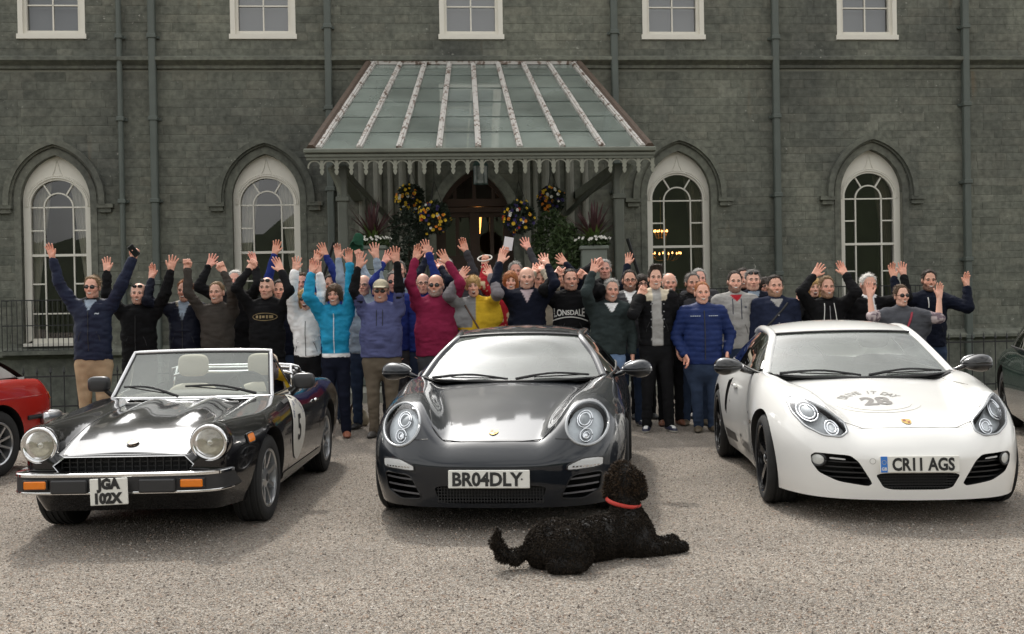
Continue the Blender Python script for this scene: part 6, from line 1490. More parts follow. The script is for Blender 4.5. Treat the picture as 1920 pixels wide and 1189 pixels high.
    # --- hair
    def hairmesh(build, nz=.004, sc=60):
        F = Field((-.16, -.16, -.26), (.16, .17, .20), .007); build(F); v, q = F.mesh()
        if not len(v): return
        nn = normals(v, q); v = v + nn * (nz * vnoise(v * [1, 1, .45], sc, sd_) + nz * .6 * vnoise(v * [1.6, 1, .5], sc * 2, sd_ + 3))[:, None]
        cc = hcol * (1 + .25 * vnoise(v * [1, 1, .4], 90, sd_))[:, None]
        ns = 520; ix = rg.integers(0, len(q), ns); P0 = v[q[ix]].mean(1); N0 = nn[q[ix]].mean(1); fl0 = np.stack([P0[:, 0] * 5, np.full(ns, .35), -.25 - (P0[:, 2] < .05) * .5], 1) + np.stack([vnoise(P0, 30, sd_), vnoise(P0, 30, sd_ + 1), vnoise(P0, 30, sd_ + 2)], 1) * .6
        d0 = N0 * .45 + fl0; d0 /= np.linalg.norm(d0, axis=1)[:, None]; s0 = np.cross(d0, N0); s0 /= np.linalg.norm(s0, axis=1)[:, None] + 1e-9; l0 = (.014 + .016 * rg.random((ns, 1))) * (1.0 if hair not in ('thin', 'crop') else .5)
        bv = np.stack([P0 - s0 * .0035, P0 + s0 * .0035, P0 + d0 * l0 + N0 * .002], 1).reshape(-1, 3); bf = (np.arange(ns * 3).reshape(ns, 3) + len(v)).tolist(); bc = np.repeat(hcol * (.55 + .9 * rg.random((ns, 1))), 3, 0)
        mk('hair', headxf(np.concatenate([v, bv])), q.tolist() + bf, HAIRM, root, smooth=True, col=np.clip(np.concatenate([cc, bc]), 0, 1))
    hw_ = {'m': 1.0, 'h': 1.1, 'f': .93, 'y': .95}[head]
    if hair in ('short', 'thin', 'quiff', 'crop'):
        t_ = {'short': .008, 'thin': .004, 'quiff': .012, 'crop': .0045}[hair]; rl = {'short': .018, 'thin': .002, 'quiff': .020, 'crop': .013}[hair]
        def bd(F):
            F.ell((0, .018, .036), (.0775 * hw_ + t_ * .55, .100 + t_, .091 + t_), 0)
            if hair == 'quiff': F.ell((0, -.045, .118), (.062, .055, .032), .02); F.ell((.02, .0, .128), (.06, .07, .03), .02)
            F.half((0, -.80, -.60), rl - .004, .0035); F.half((0, 0, -1), .056, .004); F.half((0, -.55, -.83), .004, .003); F.half((0, -.94, -.34), .014 + t_ * .3, .003)
        hairmesh(bd, .004 if hair != 'thin' else .002)
    elif hair == 'fringe':
        def bd(F): F.ell((0, .018, .03), (.079 * hw_ + .005, .100 + .006, .093), 0).half((0, -.9, .42), .008).half((0, 0, -1), .058).half((0, -.94, -.34), .02)
        hairmesh(bd, .003)
    elif hair in ('bob', 'long', 'bowl'):
        ln_ = {'bob': -.075, 'long': -.185, 'bowl': -.02}[hair]
        def bd(F):
            F.ell((0, .018, .040), (.092, .112, .098), 0)
            if hair != 'bowl':
                for s in (-1, 1): F.cap((s * .070, .0, .02), (s * .078, -.005, ln_ + .03), .030, .026, .02)
                F.cap((0, .06, .0), (0, .07, ln_ + .02), .075, .06, .03)
            F.ell((0, -.115, -.035), (.060, .075, .098 if hair != 'bowl' else .09), .012, '-'); F.half((0, 0, -1), -ln_)
        hairmesh(bd, .005, 45)
    # --- glasses, hat
    if gl:
        up = gl.endswith('_up'); dark = gl.startswith('sun'); o_ = np.array([0, .022, .083]) if up else np.zeros(3); mb = MB()
        for s in (-1, 1):
            e = ell(.024, .017 if dark else .016, 18, 0, 2.6); pts = np.stack([e[:, 0] + s * .031, -.098 + .25 * np.abs(e[:, 0] + s * .031) ** 1 * .5, e[:, 1] + .002], 1)
            if dark: mb.add(headxf(np.vstack([pts.mean(0) - [0, .003, 0], pts]) + o_), [[0, 1 + i, 1 + (i + 1) % 18] for i in range(18)])
            v, f = tube(headxf(np.vstack([pts, pts[:1]]) + o_), .0022 if dark else .0024, 5); mb.add(v, f)
            v, f = tube(headxf(np.array([(s * .055, -.085, .006), (s * .074, -.04, .006), (s * .080, .012, .004)]) + o_), .0025, 5); mb.add(v, f)
        v, f = tube(headxf(np.array([(-.008, -.100, .004), (.008, -.100, .004)]) + o_), .0025, 5); mb.add(v, f)
        mb.build('sunglasses' if dark else 'spectacles', plain('shades', (.008, .008, .009), .12, 0, spec=.7) if dark else plain('wire_frame', (.03, .028, .027), .35, 0), root)
    if hat == 'cap':
        F = Field((-.14, -.24, -.05), (.14, .16, .20), .007); F.ell((0, .016, .052), (.090, .108, .088), 0).half((0, 0, -1), -.035); F.cap((0, -.10, .050), (0, -.165, .042), .060, .050, .015, (1.2, 1, .16)); v, q = F.mesh(); mk('cap', headxf(v), q, KNIT, root, smooth=True, col=np.repeat([[.42, .38, .28]], len(v), 0))
    # --- top garment
    if True:
        P_ = [a for arm in arms for a in arm[1:4]]; lo = np.min(P_, 0) - .14; hi = np.max(P_, 0) + .14; lo = np.minimum(lo, [cx - .36 * wd_, -.25, hipz - .05]); hi = np.maximum(hi, [cx + .36 * wd_, .25, chin + .06])
        F = Field(lo, hi, .0135); fl = (1, .66, 1); mx_ = cx * .6
        F.cap((cx * .45, 0, hipz - .02), (mx_, -.012, hipz + (shz - hipz) * .45), .182 * wd_ + belly * .5, .168 * wd_ + belly, .03, fl); F.cap((mx_, -.012, hipz + (shz - hipz) * .45), (cx * .75, 0, shz - .13), .168 * wd_ + belly, .178 * wd_, .04, fl)
        for s in (-1, 1): F.cap((cx + s * .03, .02, shz + .045), (cx * .75 + s * .150 * wd_, .01, shz - .02), .052, .062, .035)
        for (s, Sx, E_, W_, kind) in arms:
            F.cap((cx * .75 + s * .10, .01, shz - .10), Sx, .09, .07, .05, (1, .85, 1)); Wc = E_ + (W_ - E_) * (.93 if not short else .06); bag = 1.0 if garment in ('sweater', 'tshirt') else 1.14
            F.cap(Sx, E_, .066 * bag * (.9 + .1 * wd_), .054 * bag, .03)
            if not short: F.cap(E_, Wc, .054 * bag, .040 * bag, .02)
        if wide: F.cap((cx - .20, 0, shz - .16), (cx + .20, 0, shz - .16), .13, None, .08, (1, .75, 1)); F.cap((cx - .16, -.01, hipz + .05), (cx + .16, -.01, hipz + .05), .14, None, .08, (1, .7, 1)) if wide == 2 else None
        cz = chin - .050 if collar != 'crew' else chin - .072; cr_ = {'crew': (.070, .014), 'stand': (.080, .022), 'hood': (.098, .036), 'shirt': (.074, .016), 'fur': (.100, .044)}[collar]
        for a in np.arange(16) * math.pi / 8:
            b = a + math.pi / 8; F.cap((cx + cr_[0] * math.cos(a), .022 + cr_[0] * .95 * math.sin(a), cz - .022 + .03 * math.sin(a)), (cx + cr_[0] * math.cos(b), .022 + cr_[0] * .95 * math.sin(b), cz - .022 + .03 * math.sin(b)), cr_[1], None, .012)
        F.half((0, 0, -1), -(hipz - .012 + .0)); v, q = F.mesh(); nn = normals(v, q)
        wr = .0085 * vnoise(v * [1, 1, 1.7], 10, sd_) + .0065 * (1 - 2 * np.abs(vnoise(v * [.8, 1, 2.4] + .03 * vnoise(v, 6, 2)[:, None], 13, sd_ + 9))) + .003 * vnoise(v * [1.4, 1, 2.2], 30, sd_ + 4)
        if puffer: wr = wr * .5 + .011 * np.abs(np.sin(v[:, 2] * 52 + .5 * vnoise(v, 6, 5))) ** .5 - .004
        if garment == 'knit': wr = wr + .0012 * np.sin(v[:, 0] * 420)
        v = v + nn * wr[:, None]; base_c = np.repeat(np.array(C_[top_c])[None], len(v), 0)
        dS = np.full(len(v), 9.0)
        for (s, Sx, E_, W_, kind) in arms:
            for a, b in ((Sx, E_), (E_, W_)):
                ba = b - a; t_ = np.clip(((v - a) @ ba) / (ba @ ba), 0, 1); dS = np.minimum(dS, np.linalg.norm(v - a - t_[:, None] * ba, axis=1) + (.03 if a is Sx else 0))
        info = dict(v=v, cx=cx, shz=shz, chin=chin, hip=hipz, sleeve=dS < .088, wd=wd_, n=nn)
        if sleeve: base_c[info['sleeve'] & ((np.abs(v[:, 0] - cx * .75) > .175 * wd_) | (v[:, 2] > shz + .05)) & (v[:, 2] > shz - .03)] = C_[sleeve]
        rcol = np.hypot(v[:, 0] - cx, v[:, 1] - .022); 
        if collar_c: base_c[(rcol < cr_[0] + cr_[1] + .012) & (v[:, 2] > cz - .05 - .03 * (collar == 'fur'))] = C_.get(collar_c, collar_c)
        if colfn: base_c = colfn(base_c, info)
        gm = mk(garment if garment not in ('knit',) else 'sweater', v, q, mat or KNIT, root, smooth=True, col=np.clip(base_c, 0, 1))
        if garment in ('jacket', 'fleece') and collar != 'fur' and top_c != 'turq' and not puffer and d < 13.4: chest_line(dict(info, q=q, root=root), [(0.0, -.06 - .05 * k) for k in range(10)], .004, plain('dark_zip', (.02, .02, .021), .5, 0), 'zip')
        if garment in ('jacket', 'hoodie', 'fleece', 'shirt') and d < 13.4 and not puffer and top_c != 'turq':
            for s in (-1, 1): chest_line(dict(info, q=q, root=root), [(s * .085, shz * 0 - .30), (s * .11, -.35), (s * .125, -.41)], .0032, plain('seam_thread', (.03, .03, .032), .7, 0), 'pocket_seam', .001)
        root_info = dict(info, q=q, root=root, hc=hc_, arms=arms, d=d, B0=B0, headxf=headxf)
    # --- trousers and shoes
    F = Field((cx * .3 - .30, -.22, .02), (cx * .3 + .30, .22, hipz + .10), max(legh, .015)); k0 = cx * .4
    F.cap((k0 - .05, 0, hipz - .01), (k0 + .05, 0, hipz - .01), .125 * wd_, None, .03, (1, .78, 1)); F.cap((k0, 0, hipz - .06), (k0, 0, hipz + .06), .165 * wd_ + belly * .4, .15 * wd_, .03, (1, .68, 1))
    fx = feet if feet else (-.10, .10)
    for s, fo in zip((-1, 1), fx):
        hp_, kn, an_ = np.array([k0 + s * .088 * wd_, 0, hipz - .08]), np.array([(s * .088 * wd_ + fo) / 2, -.015, hgt * .28]), np.array([fo, .02, .075]); F.cap(hp_, kn, .098 * wd_, .070, .02, (1, .92, 1)).cap(kn, an_, .069, .058, .02)
    F.half((0, 0, -1), -.045); F.half((0, 0, 1), hipz + .05); v, q = F.mesh(); nn = normals(v, q); v = v + nn * (.006 * vnoise(v * [1, 1, 1.8], 13, sd_) + .006 * vnoise(v * [1, 1, 3], 16, sd_ + 2) * (v[:, 2] < .35))[:, None]
    cc = np.array(C_[legs]) * (1 + .12 * vnoise(v, 5, sd_))[:, None]; mk('trousers', v, q, DENIM, root, smooth=True, col=np.clip(cc, 0, 1))
    for s, fo in zip((-1, 1), fx):
        sv, sq = SHOES; a = s * .22; p = np.stack([sv[:, 0] * math.cos(a) - sv[:, 1] * math.sin(a), sv[:, 0] * math.sin(a) + sv[:, 1] * math.cos(a), sv[:, 2]], 1) + [fo, .02, 0]; zz = sv[:, 2]
        pal = {'black': ((.02, .02, .02), (.015, .015, .015)), 'brown': ((.16, .06, .03), (.05, .02, .012)), 'sneaker': ((.015, .017, .04), (.62, .60, .55)), 'boot': ((.09, .07, .045), (.03, .027, .022)), 'tanboot': ((.25, .09, .05), (.10, .04, .025)), 'suede': ((.05, .045, .04), (.02, .02, .02))}[shoes]
        c3 = np.where((zz < .022)[:, None], np.array(pal[1]), np.array(pal[0]))
        if shoes == 'sneaker': c3 = np.where(((np.abs(sv[:, 0]) < .022) & (zz > .05) & (sv[:, 1] < -.02))[:, None], [[.6, .6, .58]], c3)
        mk('shoe', p, sq, LEATH, root, smooth=True, col=c3)
    return root_info
# ------------------------------------------------------------------ who stands where
def open_front(inner, w0=.045, w1=.07, z_lo=None):
    def fn(c, I):
        v = I['v']; hw_ = w0 + (w1 - w0) * np.clip((I['shz'] - v[:, 2]) / .5, 0, 1); m = (np.abs(v[:, 0] - I['cx'] * .8) < hw_) & (I['n'][:, 1] < -.2) & ~I['sleeve']
        c[m] = C_[inner] if isinstance(inner, str) else inner; return c
    return fn
def vneck(inner, dep=.16):
    def fn(c, I):
        v = I['v']; t = (v[:, 2] - (I['shz'] + .03 - dep)) / dep; m = (np.abs(v[:, 0] - I['cx']) < .06 * t) & (v[:, 1] < .0) & (t > 0) & (t < 1.25); c[m] = C_[inner] if isinstance(inner, str) else inner; return c
    return fn
WCORD = plain('white_cord', (.72, .71, .68), .7, .05); NCORD = plain('navy_cord', (.03, .035, .06), .7, .05); ZIP = plain('zip_metal', (.35, .35, .36), .35, .1, metal=.6)
FRONT, ROW2, ROW3, ROW4 = 12.7, 13.35, 14.05, 14.75
# left group
p = person(172, 516, 12.45, 'man in dark navy rain jacket, sunglasses and tan trousers, holding a phone up', 'navy', 'tan', 'm', 'short', 'sandy', [(-1, 95, 472, 'open'), (1, 250, 476, 'fist')], 1.12, gl='sun', mat=SHELL, collar='stand', collar_c='black', garment='jacket', colfn=vneck('pale', .10), hem=.505, shoes='brown')
PH = p
chest_shape(p, *text_mesh('~', .07, .003), .09, -.10, plain('logo_pale', (.5, .55, .6), .6, 0), 'jacket_logo')
person(259, 531, 13.0, 'bald man in plain black fleece with both arms up, sunglasses on his head', 'black', 'black', 'h', 'fringe', 'grey', [(-1, 197, 497, 'open'), (1, 322, 494, 'open')], 1.12, 1, gl='sun_up', collar='stand', garment='jacket', smile=1)
person(346, 524, 13.1, 'man in dark waxed jacket and blue scarf, ginger-brown hair', 'dnavy', 'dgrey', 'm', 'short', 'ginger', [(-1, 279, 511, 'open')], 1.05, 0, mat=SHELL, collar='stand', collar_c='beige', garment='jacket', colfn=vneck('pale', .20), smile=1)
person(406, 527, 12.95, 'man in charcoal brown sweater raising both fists', 'char', 'dgrey', 'm', 'crop', 'sandy', [(-1, 350, 497, 'fist'), (1, 418, 502, 'fist')], 1.05, 1)
person(440, 506, 14.1, 'white-haired man in black jacket behind the man with raised fists', 'black', 'black', 'm', 'short', 'white', [(-1, 388, 488, 'open'), (1, 478, 485, 'open')], 1.05, 3, garment='jacket', collar='stand', floor=.0)
p = person(499, 520, 12.8, 'shaven-headed man in black sweatshirt with gold chest print', 'black', 'black', 'm', 'bald', 'dark', [(-1, 468, 496, 'fist'), (1, 527, 495, 'open')], 1.10, 1, gl='sun_up', smile=0)
GPR = plain('gold_print', (.26, .19, .09), .6, .3)
chest_line(p, [(.14 * math.cos(a), -.135 + .042 * math.sin(a)) for a in np.linspace(0, 2 * math.pi, 25)], .004, GPR, 'print_ring', .002)
mb_ = [np.array([(x - w_, -h_, 0), (x + w_, -h_, 0), (x + w_, h_, 0), (x - w_, h_, 0)]) for x, w_, h_ in ((-.085, .014, .016), (-.045, .010, .018), (-.01, .014, .014), (.03, .010, .018), (.075, .022, .017))]
for q_ in mb_: chest_shape(p, q_, [[0, 1, 2, 3]], 0, -.135, GPR, 'print_block')
person(524, 524, 13.6, 'dark-haired man half hidden behind the shaven-headed man, royal blue sleeve', 'dnavy', 'jeans', 'm', 'short', 'dark', [(-1, 515, 464, 'open')], 1.0, 2, sleeve='royal', smile=0)
p = person(574, 540, 12.75, 'blonde woman in white fleece top and black trousers, sunglasses', 'white', 'black', 'f', 'long', 'blond', [(-1, 553, 495, 'open'), (1, 598, 501, 'open')], .86, 1, gl='sun', collar='stand', garment='fleece', hem=.545, smile=2)
for x in (-.10, .10): chest_line(p, [(x, -.26), (x * 1.1, -.37)], .002, ZIP, 'pocket_zip')
person(567, 511, 14.1, 'brown-haired man behind the blonde woman in white', 'dgrey', 'jeans', 'm', 'short', 'brown', [], 1.0, 3)
p = person(627, 532, 12.6, 'woman in turquoise zip jacket, dark trousers and brown boots', 'turq', 'dnavy', 'f', 'bob', 'brown', [(-1, 582, 500, 'open'), (1, 655, 480, 'open')], .88, 0, mat=SHELL, collar='hood', garment='jacket', hem=.53, shoes='tanboot', colfn=lambda c, I: np.where((I['v'][:, 2] < I['hip'] + .028)[:, None], [C_['white']], c), smile=1)
chest_line(p, [(0, -.02 - .045 * k) for k in range(11)], .006, plain('pale_zip', (.55, .62, .66), .4, .05), 'zip')
person(620, 514, 14.1, 'dark-haired man behind the turquoise jacket, royal blue top', 'royal', 'jeans', 'm', 'short', 'dark', [(-1, 590, 480, 'open'), (1, 609, 467, 'open')], 1.0, 2)
person(681, 516, 13.45, 'balding man with glasses in pale blue-grey sweater', 'pale', 'jeans', 'm', 'fringe', 'grey', [(-1, 633, 472, 'open'), (1, 705, 470, 'open')], 1.05, 1, gl='specs', smile=0)
p = person(713, 524, 12.55, 'man in slate blue top with black sleeves, cream cap and sunglasses', 'slate', 'olive', 'h', 'crop', 'sandy', [(-1, 671, 488, 'open'), (1, 743, 479, 'open')], 1.18, 0, gl='sun', hat='cap', sleeve='black', belly=.03, smile=1, shoes='suede', hem=.515, garment='tshirt')
for x in (-.035, .035): chest_line(p, [(x, -.01 - .03 * k + .0) for k in range(7)], .004, plain('black_cord', (.015, .015, .015), .8), 'drawcord')
person(738, 508, 13.5, 'man with sunglasses in bright blue behind the man in the cream cap', 'royal', 'dgrey', 'm', 'short', 'dgrey', [(-1, 720, 480, 'open')], 1.05, 3, gl='sun', smile=0)
CAPH = person(748, 488, 14.8, 'tall man far back holding up a green cap', 'pale', 'jeans', 'm', 'crop', 'dgrey', [(-1, 672, 478, 'fist')], 1.0, 1, floor=.16, smile=0)
p = person(816, 515, 12.65, 'bearded balding man in maroon sweater and sunglasses', 'maroon', 'dgrey', 'h', 'fringe', 'dark', [(-1, 778, 474, 'open'), (1, 839, 480, 'open')], 1.18, 2, gl='sun', beard='grey', belly=.03, smile=1)
person(793, 513, 13.5, 'bald man with glasses behind the maroon sweater, bright blue sleeves', 'royal', 'jeans', 'm', 'bald', 'grey', [(1, 802, 463, 'open')], 1.05, 1, gl='specs', smile=0)
person(834, 482, 14.8, 'white-haired man in dark coat near the door', 'dnavy', 'black', 'm', 'short', 'white', [(-1, 797, 474, 'open'), (1, 822, 492, 'open')], 1.0, 3, floor=.16)
person(866, 504, 14.0, 'dark-haired man in grey with one arm straight up', 'dgrey', 'jeans', 'm', 'short', 'dark', [(1, 873, 460, 'open')], 1.0, 2, sleeve='dgrey')
def poncho(c, I):
    v = I['v']; y = (v[:, 0] - I['cx'] > -.02 + .35 * (I['shz'] - .05 - v[:, 2])) ; c[:] = C_['grey']; c[(v[:, 2] < I['shz'] - .20) | (v[:, 0] > I['cx'] + .02)] = C_['yellow']; c[(v[:, 2] < I['shz'] - .33) & (np.abs(v[:, 0] - I['cx']) > .12)] = C_['teal']; c[I['sleeve']] = (.17, .155, .165); c[(v[:, 0] < I['cx'] - .02) & (v[:, 2] > I['shz'] - .28) & ~I['sleeve']] = C_['grey']; return c
p = person(888, 516, 12.7, 'laughing woman with cropped blonde hair in grey and yellow poncho', 'grey', 'dgrey', 'f', 'bowl', 'blond', [(-1, 860, 509, 'open'), (1, 921, 505, 'open')], .92, 1, colfn=poncho, wide=2, smile=2, lean=-.10, collar='stand', garment='poncho', turn=.15)
chest_line(p, [(-.10 + .24 * k / 9, -.02 - .42 * k / 9) for k in range(10)], .011, plain('brown_strap', (.09, .045, .025), .6), 'bag_strap')
def pattern(c, I):
    v = I['v']; c[vnoise(v, 28, 4) > .38] = (.55, .45, .30); return c
HOOP = person(957, 508, 13.6, 'ginger woman in red patterned top holding up a white hoop', 'red', 'jeans', 'f', 'long', 'ginger', [(-1, 907, 488, 'fist')], .85, 1, colfn=pattern)
CARD = person(966, 490, 14.4, 'grey-haired person half hidden, holding up a white card', 'dgrey', 'black', 'm', 'short', 'grey', [(-1, 944, 468, 'fist'), (1, 992, 456, 'open')], 1.0, 3)
p = person(987, 501, 12.75, 'bald man in navy zip-neck sweater with shirt collar', 'dnavy', 'dgrey', 'h', 'bald', 'grey', [(-1, 936, 479, 'open'), (1, 1027, 484, 'open')], 1.16, 1, collar='stand', colfn=vneck((.45, .36, .38), .12), smile=1)
person(1012, 505, 13.9, 'dark-haired man in beige jacket behind the bald man in navy', 'beige', 'jeans', 'm', 'short', 'dark', [(-1, 1001, 500, 'open'), (1, 1018, 497, 'open')], 1.0, 0, garment='jacket')
p = person(1070, 503, 12.85, 'smiling man in black hooded top with large white chest lettering', 'black', 'black', 'h', 'crop', 'dark', [(-1, 1042, 503, 'point'), (1, 1098, 512, 'fist')], 1.15, 0, collar='hood', garment='hoodie')
PW = plain('print_white', (.62, .61, .58), .7, .1)
v, f = text_mesh('LONSDALE', .075, .002, .95); v[:, 1] = v[:, 1] * (1 + 1.1 * (np.abs(v[:, 0]) / .19) ** 2); chest_shape(p, v, f, -.03, -.18, PW, 'chest_lettering')
chest_line(p, [(-.03 + x, -.232 - .05 * (x / .21) ** 2) for x in np.linspace(-.21, .21, 17)], .007, PW, 'print_swoosh', .002)
person(1055, 500, 14.3, 'dark-haired man far back with one pink palm raised', 'dnavy', 'black', 'm', 'short', 'dark', [(1, 1059, 483, 'open')], 1.0, 2, smile=0)
# right of centre
person(1134, 486, 14.5, 'tall grey-haired man in dark jacket with a raised fist behind the others', 'black', 'black', 'm', 'short', 'grey', [(-1, 1117, 488, 'fist')], 1.05, 3, garment='jacket', smile=0, turn=-.2, floor=.0)
p = person(1145, 522, 12.6, 'grey-haired man leaning in dark green ribbed sweater and pale jeans', 'green', 'ljeans', 'm', 'short', 'grey', [(-1, 1111, 498, 'open')], 1.14, 0, lean=.10, garment='knit', colfn=vneck('white', .09), hem=.515)
person(1180, 505, 13.2, 'man with glasses in dark grey jacket and open white shirt', 'dgrey', 'jeans', 'm', 'crop', 'dark', [], 1.10, 2, gl='specs', garment='jacket', collar='shirt', colfn=vneck('white', .17), mat=SHELL, shoes='sneaker', beard='dark')
person(1203, 514, 14.0, 'dark-haired woman with glasses behind, one hand raised high', 'dnavy', 'black', 'f', 'bob', 'dark', [(-1, 1176, 485, 'open')], .9, 0, gl='specs')
p = person(1228, 499, 12.6, 'young man in black denim jacket with cream fleece collar over grey tee', 'black', 'black', 'y', 'quiff', 'dark', [(-1, 1201, 547, 'fist')], 1.02, 1, collar='fur', collar_c='cream', colfn=open_front('hood', .05, .065), garment='jacket', smile=1, shoes='sneaker', hem=.53, feet=(-.12, .14), mat=DENIM)
mb = MB()
for k in range(4):
    for x in (-.068, .075): v, f = ovoid((p['cx'] + x, -.135, p['shz'] - .10 - .085 * k), (.008, .006, .008), (8, 6)); mb.add(v, f)
o = mb.build('jacket_button', ZIP, p['root']); tag(o, kind='stuff')
person(1255, 512, 13.2, 'balding man in black jacket and brown shoes behind the fleece collar', 'black', 'black', 'm', 'fringe', 'white', [], 1.12, 0, garment='jacket', shoes='brown', collar='stand')
person(1298, 510, 13.2, 'dark grey-haired man in grey jacket with dark collar behind the blue puffer jacket', 'dgrey', 'jeans', 'm', 'short', 'dgrey', [], 1.08, 2, garment='jacket', collar='stand', collar_c='black', colfn=lambda c, I: np.where(I['sleeve'][:, None], [C_['hood']], c), shoes='boot')
person(1311, 503, 14.0, 'grey-haired man mostly hidden between two men in front', 'dgrey', 'black', 'm', 'short', 'grey', [], 1.0, 3)
p = person(1316, 527, 12.5, 'ruddy man in quilted blue puffer jacket and jeans', 'puff', 'jeans', 'm', 'thin', 'ginger', [(-1, 1284, 678, 'relaxed'), (1, 1367, 674, 'relaxed')], 1.2, 0, mat=SHELL, puffer=True, collar='stand', garment='jacket', hem=.46, shoes='boot', feet=(-.06, .10))
chest_line(p, [(0, -.0 - .05 * k) for k in range(12)], .006, plain('black_zip', (.015, .015, .017), .5), 'zip')
for s in (-1, 1): chest_shape(p, *text_mesh('-----', .07, .0), s * .10, -.06, plain('logo_pale', (.5, .55, .6), .6, 0), 'jacket_logo', .012)
p = person(1377, 507, 13.0, 'dark-bearded man in light grey hooded top with a red lining', 'hood', 'jeans', 'm', 'crop', 'dark', [(1, 1402, 640, 'pocket')], 1.14, 1, collar='hood', collar_c='hood', beard='dark', garment='hoodie', colfn=vneck('red', .07), hem=.505)
for x in (-.05, .05): chest_line(p, [(x, -.0 - .03 * k) for k in range(7 if x < 0 else 9)], .005, NCORD, 'drawcord')
chest_shape(p, *text_mesh('=', .04, .004), .10, -.10, NCORD, 'chest_logo')
person(1394, 502, 14.0, 'dark-haired man just behind the grey hooded top', 'black', 'black', 'm', 'short', 'dark', [], 1.0, 0)
person(1411, 505, 13.5, 'grey-haired man in dark suit and blue shirt, sunglasses pushed up', 'dnavy', 'black', 'h', 'short', 'dgrey', [], 1.1, 1, gl='sun_up', garment='suit_jacket', collar='shirt', colfn=vneck('pale', .14), smile=0)
person(1434, 519, 13.9, 'dark-haired woman with glasses beside the navy shirt', 'black', 'black', 'f', 'bob', 'dark', [], .88, 0, gl='specs', smile=1)
p = person(1453, 515, 12.9, 'stocky bearded man in navy buttoned shirt with white tee', 'navy', 'jeans', 'h', 'short', 'dark', [], 1.2, 0, beard='sandy', collar='shirt', garment='shirt', mat=DENIM, colfn=vneck('hood', .08), belly=.02)
mb = MB()
for k in range(5): v, f = ovoid((p['cx'] + .0, -.165 - .012 * k, p['shz'] - .14 - .09 * k), (.009, .012, .009), (8, 6)); mb.add(v, f)
tag(mb.build('shirt_button', ZIP, p['root']), kind='stuff')
chest_line(p, [(.12 - .25 * k / 8, -.0 - .26 * k / 8) for k in range(9)], .012, plain('camera_strap', (.02, .02, .02), .7), 'camera_strap')
person(1526, 520, 13.8, 'blonde woman laughing behind, hand raised beside her face', 'black', 'black', 'f', 'long', 'blond', [(-1, 1494, 556, 'open')], .88, 1, smile=2)
p = person(1550, 517, 12.95, 'bearded man in black zip hoodie with white cords, palms raised', 'black', 'black', 'm', 'short', 'sandy', [(-1, 1526, 504, 'open'), (1, 1587, 502, 'open')], 1.08, 0, beard='sandy', collar='hood', garment='hoodie')
for x in (-.055, .055): chest_line(p, [(x * (1 + .06 * k), .01 - .035 * k) for k in range(7)], .005, WCORD, 'drawcord')
chest_line(p, [(0, -.02 - .05 * k) for k in range(10)], .004, ZIP, 'zip')
person(1628, 513, 13.1, 'white-haired man in black suit and white shirt, face behind a waving hand', 'black', 'black', 'h', 'short', 'white', [(1, 1699, 505, 'open')], 1.14, 0, garment='suit_jacket', collar='shirt', collar_c='white', colfn=open_front('white', .04, .06), smile=1)
def greyponcho(c, I):
    v = I['v']; c[:] = (.085, .088, .10); m = I['sleeve']; c[m] = np.where((vnoise(v[m], 40, 2) > .1)[:, None], [(.45, .38, .38)], [(.16, .12, .14)]); return c
p = person(1690, 533, 12.45, 'woman in grey poncho and sunglasses with a red strap, arms wide', 'grey', 'black', 'f', 'short', 'brown', [(-1, 1627, 543, 'open'), (1, 1768, 546, 'open')], .95, 1, gl='sun', colfn=greyponcho, wide=2, garment='poncho', smile=1, short=True)
chest_line(p, [(.09 - .16 * k / 9, .0 - .36 * k / 9) for k in range(10)], .014, plain('red_strap', (.28, .02, .04), .6), 'bag_strap')
p = person(1741, 505, 13.1, 'tall young man in navy hooded top with white cords, arm out wide', 'dnavy', 'jeans', 'y', 'short', 'dark', [(-1, 1672, 509, 'open'), (1, 1820, 527, 'open')], 1.08, 2, collar='hood', garment='hoodie', beard='dark', smile=1)
for x in (-.05, .05): chest_line(p, [(x, .0 - .03 * k) for k in range(5)], .006, WCORD, 'drawcord')
# things they hold, and the bag on the ground
def handpos(I, k): return I['B0'] + I['arms'][k][3] + (I['arms'][k][3] - I['arms'][k][2]) / np.linalg.norm(I['arms'][k][3] - I['arms'][k][2]) * .075
q = handpos(PH, 1); o = thing('mobile_phone', 'black mobile phone held up by the man in tan trousers', 'phone', q + [0.0, -.045, .01]); o.rotation_euler = (0, R(-38), 0)
MB().box((-.038, -.006, -.072), (.038, .006, .072), bev=.005).build('phone_case', plain('phone_black', (.01, .01, .011), .25, 0), o); MB().box((-.033, -.0075, -.062), (.033, -.0062, .062)).build('screen', plain('phone_screen', (.008, .008, .01), .06, 0), o)
q = handpos(CARD, 0); o = MB().box((-.06, -.002, -.02), (.06, .002, .15)).build('white_card', plain('card_white', (.72, .72, .74), .6, .05)); o.location = q + [.03, -.03, -.0]; o.rotation_euler = (0, R(10), R(15)); tag(o, 'white card held up above the bald man in navy', 'card')
q = handpos(HOOP, 0); a = np.linspace(0, 2 * math.pi, 33); P = np.stack([.085 * np.cos(a), .03 * np.sin(a), .035 * np.sin(a) + .01 * np.cos(a)], 1); o = mk('hoop', *tube(P, .009, 8), plain('hoop_white', (.66, .64, .58), .4, .05), smooth=True); o.location = q + [0, -.035, .0]; tag(o, 'thin white hoop in the raised hand of the ginger woman', 'hoop')
q = handpos(CAPH, 0); o = thing('baseball_hat', 'green baseball cap with pale badge held up by a raised hand', 'cap', q + [-.02, -.03, .07]); o.rotation_euler = (R(-60), R(20), 0)
